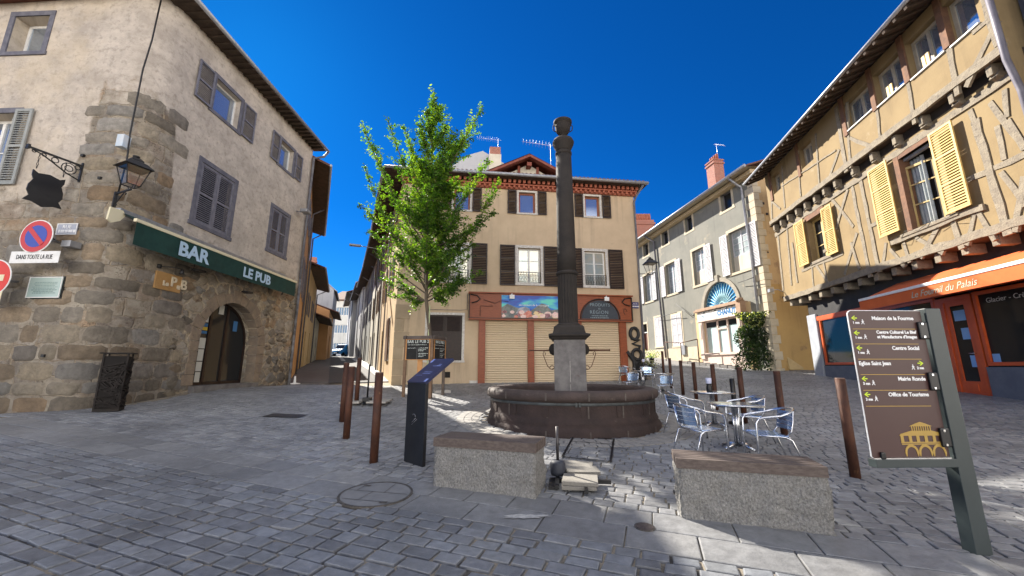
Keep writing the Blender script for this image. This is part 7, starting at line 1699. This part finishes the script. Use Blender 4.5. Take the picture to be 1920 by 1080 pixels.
# ================================================================ things on the pub walls
# awning
AZt,AZb,AD=4.80,4.22,-.62
t=thing('pub_awning','dark green pub awning with cream trim lettered BAR and LE PUB','awning',tuple(L2.P(2.5,-.3,4.5)))
s0,s1=-1.22,5.46
mb=MB(L2); mb.box(s0,s1,-.20,-.02,4.98,5.10); mb.build('cassette',M_['zinc'],t,bevel=.02)
mb=MB(L2); mb.face([(s0,-.12,5.05),(s1,-.12,5.05),(s1,AD,AZt-.02),(s0,AD,AZt-.02)]); mb.face([(s0,-.12,5.04),(s0,AD,AZt-.03),(s1,AD,AZt-.03),(s1,-.12,5.04)]); mb.build('awning_cloth',M_['awngreen'],t,fixn=False)
mb=MB(L2); mb.box(s0-.03,s1+.03,AD-.04,AD+.04,AZt-.05,AZt+.03); mb.build('front_bar',M_['cream'],t,bevel=.012)
mb=MB(L2); n=60
for k in range(n): a_,b_=s0+(s1-s0)*k/n,s0+(s1-s0)*(k+1)/n; f=lambda s: AD-.02+.012*math.sin(s*5); mb.face([(a_,f(a_),AZb),(b_,f(b_),AZb),(b_,f(b_),AZt-.05),(a_,f(a_),AZt-.05)])
va=mb.build('valance',M_['awngreen'],t,fixn=False)
q1=L2.loc(360,485,AD)[0]; q2=L2.loc(480,523,AD)[0]
text(L2,q1,4.48,.50,'BAR',M_['bluewhite'],va,AD-.045,bold=.018,xs=1.1); text(L2,q2,4.46,.43,'LE PUB',M_['bluewhite'],va,AD-.045,bold=.016,xs=1.08)
mb=MB(L2); mb.plate([(-1.5,5.0),(-1.22,5.02),(-1.15,4.92),(-1.25,4.76),(-1.42,4.66),(-1.52,4.70)],-.28,-.24); mb.build('end_cap',M_['cream'],t,fixn=False)
# wooden pub sign with spot
r=L2.rect(292,510,340,540); r=(.62,1.36,3.35,3.98)
r=(L2.loc(287,525)[0],L2.loc(335,540)[0],L2.loc(310,545)[1],L2.loc(310,512)[1])
t=thing('wooden_pub_sign','small square wooden board lettered Le PuB on the stone wall under the awning','sign',tuple(L2.P(r[0],0,r[2]))); mb=MB(L2); mb.box(r[0],r[1],-.06,-.02,r[2],r[3]); mb.build('board',mat('honey wood board',(.42,.25,.10),(.34,.19,.07),3,.6),t,bevel=.008)
lw=mat('cream cut letter',(.62,.54,.40),None,rough=.6); m=(r[0]+r[1])/2; z=(r[2]+r[3])/2; 
for (b_,x,zz,sz) in (('Le',m-.10,z-.06,.17),('P',m+.13,z+.02,.36),('u',m+.30,z-.07,.20),('B',m+.46,z+.0,.36)): text(L2,x,zz,sz,b_,lw,t,-.075,ext=.012,bold=.008,name='letter')
def spot(F,s,z,label,l=.35,d0=0):
    mb=MB(F); mb.lathe([(.05,-.05),(.05,.05)],(s,-.05,z),10); mb.tube([(s,-.05,z),(s+l*.6,-.3,z+.02),(s+l,-.36,z)],.014,6); mb.lathe([(.03,0),(.07,-.14)],(s+l,-.36,z),10); tag(mb.build('spot_lamp',M_['iron'],loc=F.P(s,0,z),fixn=False),label,'lamp')
spot(L2,r[0]+.05,r[3]+.12,'black swan neck spot lamp above the wooden pub sign')
for (px_,py_,l) in ((372,508,'flat black lamp hanging under the word BAR'),(463,548,'flat black lamp under the right end of the pub awning')):
    a,b_=L2.loc(px_,py_,-.3); mb=MB(L2); mb.box(a-.14,a+.14,-.42,-.20,b_-.03,b_+.03); mb.tube([(a-.16,-.3,b_+.15),(a-.18,-.3,b_-.02),(a-.1,-.3,b_-.08)],.01,5); tag(mb.build('flat_lamp',M_['iron'],loc=L2.P(a,-.3,b_),bevel=.01),l,'lamp')
# wall lantern
a,b_=-.02,6.6
LP=at(300,300)*0
# bracket root at the corner
lr=L1.loc(217,372,-.02); t=thing('wall_lantern','black four sided street lantern on a scrolled bracket at the corner of the pub','wall lantern',tuple(L1.P(lr[0],0,lr[1])))
FT=Fr(*L1.P(lr[0],-.03,0).xy,112)    # bracket runs out over the square
zl=lr[1]; bl=.62
mb=MB(FT); mb.box(-.03,.03,-.03,.03,zl-.22,zl+.16); mb.box(0,bl,-.015,.015,zl+.10,zl+.135); mb.tube([(0,0,zl-.16),(.12,0,zl-.10),(.26,0,zl+.02),(.36,0,zl+.09),(.44,0,zl+.05),(.41,0,zl+.02)],.012,6)
for c_ in ((.07,-.19,.05),(.12,.0,.045)): mb.tube([(c_[0]+c_[2]*math.cos(a)*(1-a/12),0,zl+c_[1]+c_[2]*math.sin(a)*(1-a/12)) for a in [i*.6 for i in range(13)]],.008,5)
mb.build('bracket',M_['iron'],t,fixn=False)
def lantern(F,par,cx,cz,k=1.0):
    mb=MB(F)
    w0,w1=.13*k,.235*k; h=.46*k
    for sx,sy in ((-1,-1),(1,-1),(1,1),(-1,1)): mb.tube([(cx+sx*w0,sy*w0,cz),(cx+sx*w1,sy*w1,cz+h)],.012*k,5)
    for w,z in ((w0,cz),(w1,cz+h)): mb.tube([(cx-w,-w,z),(cx+w,-w,z),(cx+w,w,z),(cx-w,w,z)],.014*k,5,closed=True)
    mb.tube([(cx-w0,0,cz),(cx-w0*.5,0,cz-.07*k),(cx,0,cz-.1*k),(cx+w0*.5,0,cz-.07*k),(cx+w0,0,cz)],.010*k,5)
    mb.build('lantern_frame',M_['iron'],par,fixn=False)
    mb=MB(F); s2=math.sqrt(2); old=mb.smooth
    mb.lathe([(.29*k*s2,cz+h),(.27*k*s2,cz+h+.03*k),(.17*k*s2,cz+h+.14*k),(.12*k*s2,cz+h+.17*k),(.12*k*s2,cz+h+.21*k),(.06*k*s2,cz+h+.27*k)],(cx,0,0),4,a0=math.pi/4,sm=False); mb.lathe([(.03*k,cz+h+.27*k),(.07*k,cz+h+.29*k),(.07*k,cz+h+.32*k),(.02*k,cz+h+.34*k)],(cx,0,0),12)
    mb.build('lantern_roof',M_['iron'],par,fixn=False)
    mb=MB(F)
    for (sx,sy,tx,ty) in ((-1,-1,1,-1),(1,-1,1,1),(1,1,-1,1),(-1,1,-1,-1)): mb.face([(cx+sx*w0*.97,sy*w0*.97,cz),(cx+tx*w0*.97,ty*w0*.97,cz),(cx+tx*w1*.97,ty*w1*.97,cz+h),(cx+sx*w1*.97,sy*w1*.97,cz+h)])
    gm=bpy.data.materials.get('lantern glass')
    if not gm:
        gm=bpy.data.materials.new('lantern glass'); gm.use_nodes=True; tt=gm.node_tree; tt.nodes.clear(); o_=N(tt,'ShaderNodeOutputMaterial'); m_=N(tt,'ShaderNodeMixShader'); m_.inputs[0].default_value=.12; tr_=N(tt,'ShaderNodeBsdfTransparent'); g_=N(tt,'ShaderNodeBsdfGlossy'); g_.inputs['Roughness'].default_value=.1; tt.links.new(tr_.outputs[0],m_.inputs[1]); tt.links.new(g_.outputs[0],m_.inputs[2]); tt.links.new(m_.outputs[0],o_.inputs[0])
    mb.build('glass',gm,par,fixn=False)
lantern(FT,t,bl-.06,zl+.22,.95)
# junction box and cable at the corner
q=L1.loc(233,267,-.05); mb=MB(L1); mb.box(q[0]-.09,q[0]+.09,-.16,.02,q[1]-.16,q[1]+.16); tag(mb.build('junction_box',mat('white blue junction box',(.45,.55,.65),(.6,.62,.64),5,.4),loc=L1.P(q[0],0,q[1]),bevel=.01),'small white electric box on the corner above the lantern','electric box')
mb=MB(L1); pts=[]
for (x,y) in ((302,0),(285,75),(268,130),(256,190),(244,250),(238,300),(222,360)): a=L1.loc(x,y,-.03); pts.append((a[0],-.03 if a[0]<-.5 else -.03-(a[0]+.5)*.0,a[1]))
mb.tube(pts,.018,6); tag(mb.build('wall_cable',M_['iron'],loc=L1.P(pts[3][0],0,pts[3][2]),fixn=False),'black twisted cable running down the rounded corner of the pub','cable')
# hanging sign
a1=L1.loc(163,335,-.0); z=a1[1]
t=thing('hanging_sign','black shield shaped hanging sign on a scrolled iron arm left of the corner','hanging sign',tuple(L1.P(a1[0],0,z)))
# arm runs out from the wall to the left and towards the square
d1=L1.loc(155,312); FH=Fr(*L1.P(d1[0],0,0).xy,196); FH.n=Vector((-FH.s.y,FH.s.x,0)); zt=d1[1]; la=.92
mb=MB(FH); mb.box(0,la,-.02,.02,zt-.02,zt+.02); mb.obox((la,0,zt),(.02,0,0),(0,.05,0),(0,0,.05)); mb.box(-.02,.02,-.03,.03,zt-.42,zt+.08); mb.tube([(0,0,zt-.38),(.25,0,zt-.30),(.50,0,zt-.16),(.70,0,zt-.06),(.85,0,zt-.03)],.016,6)
for (cx_,cz_,r) in ((.22,-.17,.13),(.22,-.17,.07),(.47,-.09,.06),(.08,-.08,.05),(.66,-.06,.035),(.82,-.05,.03)): mb.tube([(cx_+r*math.cos(a),0,zt+cz_+r*math.sin(a)) for a in [i*math.pi/6 for i in range(12)]],.011,5,closed=True)
mb.build('arm',M_['iron'],t,fixn=False)
mb=MB(FH)
for x,dz in ((.28,.0),(.72,.0)):
    for k in range(5): z=zt-.07-k*.075; mb.tube([(x+(.012 if k%2 else 0)*math.cos(a)*1.3,(0 if k%2 else .016)*math.cos(a),z-.02+.036*math.sin(a)) for a in [i*math.pi/4 for i in range(8)]],.006,4,closed=True)
mb.build('chain',M_['iron'],t,fixn=False)
mb=MB(FH); cx_,cz_=.50,zt-.86
sh_=[(-.30,.44),(-.20,.38),(0,.43),(.20,.38),(.30,.44),(.30,.30),(.26,.20),(.32,.05),(.33,-.10),(.27,-.22),(.36,-.36),(.20,-.36),(0,-.44),(-.20,-.36),(-.36,-.36),(-.27,-.22),(-.33,-.10),(-.32,.05),(-.26,.20),(-.30,.30)]
mb.plate([(cx_+x*.88,cz_+y*.9) for x,y in sh_],-.015,.015); mb.build('shield',M_['black'],t,fixn=False)
# round no parking sign and plates on the left wall
def disc(mb,F,c,z,r,d,n=40): mb.plate([(c+r*math.cos(2*math.pi*k/n),z+r*math.sin(2*math.pi*k/n)) for k in range(n)],d,d+.012)
red=mat('traffic sign red',(.50,.03,.035),None,rough=.4); blu=mat('traffic sign blue',(.03,.06,.36),None,rough=.4)
SD=-.45
c_,z=L1.loc(68,443,SD); t=thing('no_parking_sign','round red and blue no parking sign on the left stone wall','road sign',tuple(L1.P(c_,SD,z)))
rr_=(L1.loc(106,443,SD)[0]-L1.loc(30,443,SD)[0])/2
rv=(L1.loc(68,420,SD)[1]-L1.loc(68,467,SD)[1])/2; rr_=(rr_+rv)/2
FSg=Fr(*L1.P(c_,SD,0).xy,92.5)
mb=MB(FSg); disc(mb,FSg,0,z,rr_,0); mb.build('disc',M_['white'],t); mb=MB(FSg); disc(mb,FSg,0,z,rr_*.94,-.004); mb.build('red_ring',red,t); mb=MB(FSg); disc(mb,FSg,0,z,rr_*.66,-.008); mb.build('blue_field',blu,t); mb=MB(FSg); mb.obox((0,-.010,z),(rr_*.48,0,-rr_*.48),(0,.003,0),(rr_*.09,0,rr_*.09)); mb.build('red_bar',red,t)
mb=MB(FSg); mb.tube([(.0,.02,z),(.0,-SD,z)],.025,8); mb.box(rr_+.0,rr_+.22,.18,.40,z-.18,z-.04); mb.build('bracket',M_['zinc'],t,fixn=False)
q=(L1.loc(22,470,SD),L1.loc(108,493,SD)); zc=(L1.loc(65,482,SD)[1]); wdt=(q[1][0]-q[0][0])
t=thing('street_plate','long white rounded plate reading DANS TOUTE LA RUE under the no parking sign','road sign',tuple(L1.P(c_,SD,zc))); m=(q[0][0]+q[1][0])/2-c_
mb=MB(FSg); mb.box(m-wdt/2,m+wdt/2,0,.012,zc-.135,zc+.135); mb.build('plate',M_['white'],t,bevel=.005); text(FSg,m,zc,.145,'DANS TOUTE LA RUE',M_['black'],t,-.004,xs=.60)
c_,z=L1.loc(-14,521,SD); FSh=Fr(*L1.P(c_,SD,0).xy,92.5); t=thing('no_entry_sign','red no entry sign cut off by the left edge of the picture','road sign',tuple(L1.P(c_,SD,z))); mb=MB(FSh); disc(mb,FSh,0,z,.42,0); mb.build('disc',M_['white'],t); mb=MB(FSh); disc(mb,FSh,0,z,.395,-.004); mb.build('red_field',mat('bright sign red',(.62,.03,.015),None,rough=.4),t); mb=MB(FSh); mb.box(-.27,.27,-.012,-.005,z-.07,z+.07); mb.build('white_bar',M_['cream'],t)
mb=MB(FSh); mb.tube([(0,.02,z),(0,-SD,z)],.025,8); mb.build('bracket',M_['zinc'],t,fixn=False)
z2=L1.loc(0,558,SD)[1]; mb=MB(FSh); mb.box(-.38,.30,0,.012,z2-.16,z2+.16); tag(mb.build('blank_plate',M_['cream'],loc=L1.P(c_,SD,z2),bevel=.005),'pale plate under the no entry sign at the left edge','road sign')
mb=MB(FSh); 
r=(L1.loc(110,430)[0],L1.loc(148,430)[0],L1.loc(130,441)[1],L1.loc(130,420)[1]); t=plate_thing(L1,'street_name_plate','grey white framed street name plate reading RUE right of the no parking sign','sign',r,-.02,.02,mat('pale grey blue enamel',(.33,.35,.42),None,rough=.35),M_['white'])
text(L1,(r[0]+r[1])/2,r[3]-.09,.12,'RUE',M_['signwhite'],t,-.045)
mb=MB(L1); x=r[0]+.06
for w in (.04,.09,.07,.10,.06): mb.box(x,x+w,-.046,-.042,r[2]+.05,r[2]+.12); x+=w+.015
mb.build('name_line',M_['signwhite'],t,fixn=False)
r=(L1.loc(57,540)[0],L1.loc(119,540)[0],L1.loc(90,559)[1],L1.loc(90,520)[1]); t=plate_thing(L1,'glass_plaque','pale green glass information plaque fixed on the stone wall below the round sign','plaque',r,-.03,.02,mat('pale green glass print',(.40,.50,.46),(.36,.47,.46),2,.2),M_['white'])
mb=MB(L1); mb.box(r[0]-.015,r[1]+.03,-.028,-.0,r[2]-.02,r[3]+.015); mb.build('backing',M_['black'],t)
mb=MB(L1); rr=random.Random(3)
for k in range(8):
    zz=r[3]-.13-k*(r[3]-r[2]-.2)/8; w=(r[1]-r[0])*rr.uniform(.28,.38); m=(r[0]+r[1])/2; x=m-w
    while x<m+w: l=rr.uniform(.02,.07); mb.box(x,x+l,-.0525,-.0505,zz-.006,zz+(.006 if k<5 else .014)); x+=l+.012
mb.build('small_print',mat('grey green print',(.16,.24,.23),None,rough=.5),t,fixn=False)
# iron wall hook, wall ties and small cameras
mb=MB(L1)
for (x,y) in ((158,293),(190,335),(133,463),(100,450),(85,667)): a=L1.loc(x,y); mb.obox((a[0],-.03,a[1]),(.035,0,0),(0,.03,0),(0,0,.03))
mb.build('wall_tie',M_['iron'],pub,fixn=False)
# floodlight at far corner
q=L2.loc(571,398,-.35); mb=MB(L2); mb.box(q[0]-.2,q[0]+.2,-.55,-.25,q[1]-.04,q[1]+.10); mb.tube([(q[0],-.3,q[1]),(q[0],0,q[1]+.05)],.02,6); tag(mb.build('floodlight',M_['zinc'],loc=L2.P(q[0],-.3,q[1]),bevel=.02),'grey floodlight high at the far corner of the pub','floodlight')
# ================================================================ lantern on the centre house corner
q=C.loc(1203,513,-.05); t=thing('wall_lantern','black street lantern on a short arm at the right corner of the beige house','wall lantern',tuple(C.P(CS1,0,q[1])))
FK=Fr(*C.P(CS1,-.05,0).xy,82.4); zl=q[1]; mb=MB(FK); mb.box(-.02,.72,-.015,.015,zl-.03,zl+.0); mb.tube([(.02,0,zl-.3),(.2,0,zl-.18),(.45,0,zl-.03)],.012,5); mb.build('bracket',M_['iron'],t,fixn=False); lantern(FK,t,.62,zl+.04,1.0)
# ================================================================ lamp over the left street
q=SW.loc(694,460,-.1); 
t=thing('street_lamp','grey street lamp head on an arm reaching over the left street','street lamp',tuple(SW.P(-9,0,8))); z=wz(458,24); mb=MB(SW); mb.tube([(-8.9,0,z-.6),(-8.9,-.25,z-.15),(-8.9,-.6,z),(-8.9,-1.5,z+.06)],.03,6); mb.build('arm',M_['zinc'],t,fixn=False); mb=MB(SW); mb.box(-9.05,-8.75,-2.2,-1.5,z+.0,z+.12); mb.build('lamp_head',M_['zinc'],t,bevel=.03)
# houses on the right side of the left street
SX=Fr(*(SW.P(-8.6,0,0).xy),SW.az)
def rside(name,label,F,len_,h,m,sh,wins,off=0,ov=.9):
    q=gz(*F.P(-len_/2,-.5,0).xy); W_=[]
    t=row_house(name,label,F,-len_,-.05,7,q,h,m,[(-x-1.0,-x,a,a+1.7) for x,a in wins],M_['chalkwhite'],sh,ov=ov,pipes=(-.3,-len_/2),doors=[(-len_*.4-1.1,-len_*.4,q-.2,q+2.4),(-len_*.8-1.1,-len_*.8,q-.2,q+2.4)],group='houses on the right of the left street'); return t
S2=Fr(*SW.P(-8.6,0,0).xy,180-23.5); rside('shuttered_house','narrow plaster house with brown shutters, next to the beige corner house',S2,9,10.2,M_['creamw'],M_['timberb'],[(2,5.2),(5.5,5.2),(2,8),(5.5,8)])
S3=Fr(*S2.P(-9,.1,0).xy,180-24.2); rside('grey_stone_house','grey stone house with pipes further up the right of the left street',S3,12,10.6,M_['grey'],M_['greyshut'],[(2,5.6),(6,5.6),(9.5,5.6),(2,8.4),(6,8.4),(9.5,8.4)])
S4=Fr(*S3.P(-12,-.1,0).xy,180-24.8); rside('lilac_grey_house','pale lilac grey house near the top of the left street',S4,14,11.2,M_['fargrey'],None,[(3,6),(8,6),(3,9),(8,9)])
S5=Fr(*S4.P(-14,-.5,0).xy,180-24.8); rside('blue_grey_end_house','blue grey end house before the white building',S5,16,12.5,M_['fargrey'],None,[(4,7),(9,7)])
# ================================================================ vehicles up the street
def vehicle(name,label,pos,rz,body,van=True,k=1.0):
    t=thing(name,label,'van' if van else 'car',pos,rz=rz)
    # side profile (y forward, z up)
    prof=[(-2.0,.35),(-2.0,1.0),(-1.95,1.75),(-1.8,1.84),(.55,1.84),(.75,1.78),(1.35,1.12),(1.95,.95),(2.05,.7),(2.05,.35)] if van else [(-2.0,.35),(-2.0,.85),(-1.75,.95),(-1.3,1.38),(.3,1.42),(1.0,.98),(1.85,.85),(2.0,.6),(2.0,.35)]
    mb=MB(); n=len(prof); w=.86
    for sx in (-1,1): pass
    A=[mb.vert(-w*(1 if z<1.0 else .9),y,z) for y,z in prof]; B=[mb.vert(w*(1 if z<1.0 else .9),y,z) for y,z in prof]
    mb.face(None,A[::-1]); mb.face(None,B)
    for i in range(n): mb.face(None,[A[i],A[(i+1)%n],B[(i+1)%n],B[i]])
    mb.build('body',body,t,bevel=.05)
    mb=MB(); 
    if van: mb.face([(-.70,.79,1.74),(.70,.79,1.74),(.76,1.33,1.17),(-.76,1.33,1.17)])
    else: mb.face([(-.68,.34,1.41),(.68,.34,1.41),(.74,.98,1.02),(-.74,.98,1.02)])
    ws=mb.build('windscreen',M_['darkglass'],t,fixn=False)
    for v in ws.data.vertices: v.co.y+=.03; v.co.z+=.02
    mb=MB()
    for sx in (-1,1): mb.face([(sx*.80,.6,1.1),(sx*.80,.0,1.1),(sx*.785,.0,1.65),(sx*.785,.55,1.65)])
    mb.build('side_window',M_['darkglass'],t,fixn=False)
    for sx in (-1,1):
        mb=MB(); mb.obox((sx*.62,1.98 if van else 1.93,.78),(.16,0,0),(0,.06,0),(0,0,.09)); mb.build('headlight',M_['white'],t,bevel=.02)
        for y in (-1.3,1.35):
            mb=MB(); P=[(sx*.86,y+.31*math.cos(a),.31+.31*math.sin(a)) for a in [i*math.pi/8 for i in range(16)]]; Q=[(sx*.66,p[1],p[2]) for p in P]; i0=[mb.vert(*p) for p in P]; j0=[mb.vert(*p) for p in Q]; mb.face(None,i0); mb.face(None,j0[::-1])
            for i in range(16): mb.face(None,[i0[i],j0[i],j0[(i+1)%16],i0[(i+1)%16]])
            mb.build('wheel',M_['black'],t)
    mb=MB(); mb.box(-.55,.55,2.03,2.06,.40,.62); mb.build('grille',M_['black'],t); mb=MB(); mb.box(-.26,.26,2.06,2.07,.45,.56); mb.build('number_plate',M_['white'],t)
    return t
p=at(645,668.5); d=62.0; X=wx(645,d,2.5); zz=gz(X,d)
vb=mat('sky blue van paint',(.04,.22,.50),None,rough=.3); vw=mat('white car paint',(.6,.62,.64),None,rough=.3)
vehicle('blue_van','light blue van parked facing down the left street',(X,d,zz),math.radians(180-24+8),vb)
for (x,y,l) in ((622,84,'small white car left of the blue van, further up the street'),(632,88,'small white car almost hidden beside the blue van')): X=wx(x,y,3.6); vehicle('white_car',l,(X,y,gz(X,y)),math.radians(170),vw,van=False)
# ================================================================ by the furniture shop
K0=lambda s,d: K.P(s,d,0)
def kz(s,d): v=K0(s,d); return gz(v.x,v.y)
# climbing plant at the corner
pk=K.P(4.15,-.75,0); pkz=gz(pk.x,pk.y); t=thing('climbing_bush','dark green climbing bush with pale flowers at the corner of the furniture shop building','shrub',(pk.x,pk.y,pkz)); rt=random.Random(8)
verts=[];faces=[];cols=[]
for k in range(7000):
    h=rt.random()**.8*3.0; w=(1.0-.45*h/3.0 if h<2.3 else .55+.5*(h-2.3)) ; a=rt.uniform(0,6.28); r=w*math.sqrt(rt.random())*(1+.25*math.sin(h*5+a*2)); p=Vector((r*math.cos(a)+.25*(h>2.3),r*math.sin(a)*.6-.1,h))
    nrm=Vector((rt.gauss(0,1),rt.gauss(0,1),rt.gauss(0.3,1))).normalized(); x=nrm.orthogonal().normalized(); y=nrm.cross(x); q=rt.uniform(.04,.08); i=len(verts)
    for u,v in ((-1,0),(0,.5),(1,0),(0,-.5)): verts.append(tuple(p+x*u*q+y*v*q))
    faces.append((i,i+1,i+2,i+3)); c=(.35,.38,.2,1) if (h>2.2 and rt.random()<.22) else ((.014,.03,.012,1) if rt.random()<.75 else (.03,.06,.02,1)); cols.append(c)
me=bpy.data.meshes.new('foliage'); me.from_pydata(verts,[],faces); me.materials.append(leafm); ca_=me.color_attributes.new('tint','FLOAT_COLOR','CORNER'); ca_.data.foreach_set('color',np.repeat(np.array(cols),4,axis=0).ravel()); newobj('foliage',me,t)
mb=MB(); mb.tube([(0,0,-.1),(.05,0,1.2),(.0,.05,2.4)],[.06,.04,.02],6); mb.build('stem',bark,t,fixn=False)
# small flowers by the far door, pots
def pot(p,label,r=.22,col=(.08,.15,.04)):
    t=thing('potted_plant',label,'potted plant',tuple(p)); mb=MB(); mb.lathe([(.12,0),(.17,.25),(.18,.27),(.15,.26)],O3,14); mb.build('pot',M_['black'],t,fixn=False); v=[];f=[];c=[]
    for k in range(350):
        q=Vector((rt.gauss(0,r*.7),rt.gauss(0,r*.7),.3+abs(rt.gauss(.12,.18)))); nn=Vector((rt.gauss(0,1),rt.gauss(0,1),rt.gauss(0,1))).normalized(); x=nn.orthogonal().normalized(); y=nn.cross(x); s=.045; i=len(v)
        for a,b_ in ((-1,0),(0,.5),(1,0),(0,-.5)): v.append(tuple(q+x*a*s+y*b_*s))
        f.append((i,i+1,i+2,i+3)); c.append((*col,1) if rt.random()<.75 else (.45,.45,.35,1))
    me=bpy.data.meshes.new('foliage'); me.from_pydata(v,[],f); me.materials.append(leafm); ca_=me.color_attributes.new('tint','FLOAT_COLOR','CORNER'); ca_.data.foreach_set('color',np.repeat(np.array(c),4,axis=0).ravel()); newobj('foliage',me,t)
p=C.P(6.25,-.3,0); p.z=gz(p.x,p.y)+.25; pot(p,'dark leafy pot plant at the right corner of the beige house',.22,(.012,.022,.012))
p=at(1222,680); pot(p,'flowering pot plant with pale blooms in the side street beyond the tables',.35)
# railing in front of the furniture shop
t=thing('iron_railing','low brown iron railing with a grey box in front of the furniture shop','railing',tuple(K.P(-2.5,-.7,kz(-2.5,-.7)))); mb=MB(K); 
za=kz(-4.2,-.9); zb_=kz(-.2,-.9)
for s,z0 in ((-4.1,kz(-4.1,-.9)),(-2.1,kz(-2.1,-.9)),(-.2,kz(-.2,-.9))): mb.tube([(s,-.9,z0-.1),(s,-.9,z0+1.35+(0 if s<-1 else .25))],.03,6)
mb.tube([(-4.1,-.9,kz(-4.1,-.9)+1.35),(-2.1,-.9,kz(-2.1,-.9)+1.35),(-.2,-.9,kz(-.2,-.9)+1.6)],.03,6); mb.build('rail',M_['corten'],t,fixn=False); solid(K,t,-3.4,-2.9,-.14,-.03,2.35,3.0,M_['zinc'],'box')
mb=MB(K)
for k in range(8): s=-1.5+k*.62; mb.box(s,s+.55,-1.25,-.95,kz(s,-1.1)-.1,kz(s,-1.1)+.16)
mb.build('step_curb',M_['pedestal'],cha)
# sign post and waste at the gable
p=at(1462,692); t=thing('round_sign_post','grey post with a round road sign seen from the side by the ochre gable','road sign',tuple(p)); hh=wz(612,p.y)-p.z; mb=MB(); mb.tube([(0,0,0),(0,0,hh)],.03,8); mb.build('post',M_['zinc'],t,fixn=False)
mb=MB(); mb.plate([(.28*math.cos(2*math.pi*k/24),hh-.28+.28*math.sin(2*math.pi*k/24)) for k in range(24)],-.04,-.03); dd_=mb.build('sign_disc',M_['zinc'],t); 
for v in dd_.data.vertices: x,y=v.co.x,v.co.y; v.co.x,v.co.y=y+x*.3,x*.95
p=at(1449,692); mb=MB(); mb.tube([(0,0,0),(0,0,wz(614,p.y)-p.z)],.03,8); tag(mb.build('post',M_['zinc'],loc=p,fixn=False),'bare grey post left of the round sign post','post')
p=at(1492,694); mb=MB(); mb.obox((0,0,.38),(.42,.1,0),(-.01,.03,.0),(0,.05,.36)); t=mb.build('leaning_panel',mat('pale wooden panel',(.50,.36,.16),(.42,.3,.13),3,.7),loc=p,bevel=.01); tag(t,'pale wooden panel leaning on the ochre gable wall','panel')

mb=MB(); p=at(985,970); rr=random.Random(12); P=[]
for k in range(26): a=2*math.pi*k/26; r=rr.uniform(.6,1.15); x,y=.24*r*math.cos(a),.055*r*math.sin(a); P.append((x,y,gz(p.x+x,p.y+y)-p.z+.010))
i0=[mb.vert(*q) for q in P]; mb.face(None,i0); t=mb.build('paving_stain',mat('white lime spill',(.45,.44,.42),(.30,.30,.29),30,.9),loc=p,fixn=False); t.rotation_euler=(0,0,.1); tag(t,kind='structure')
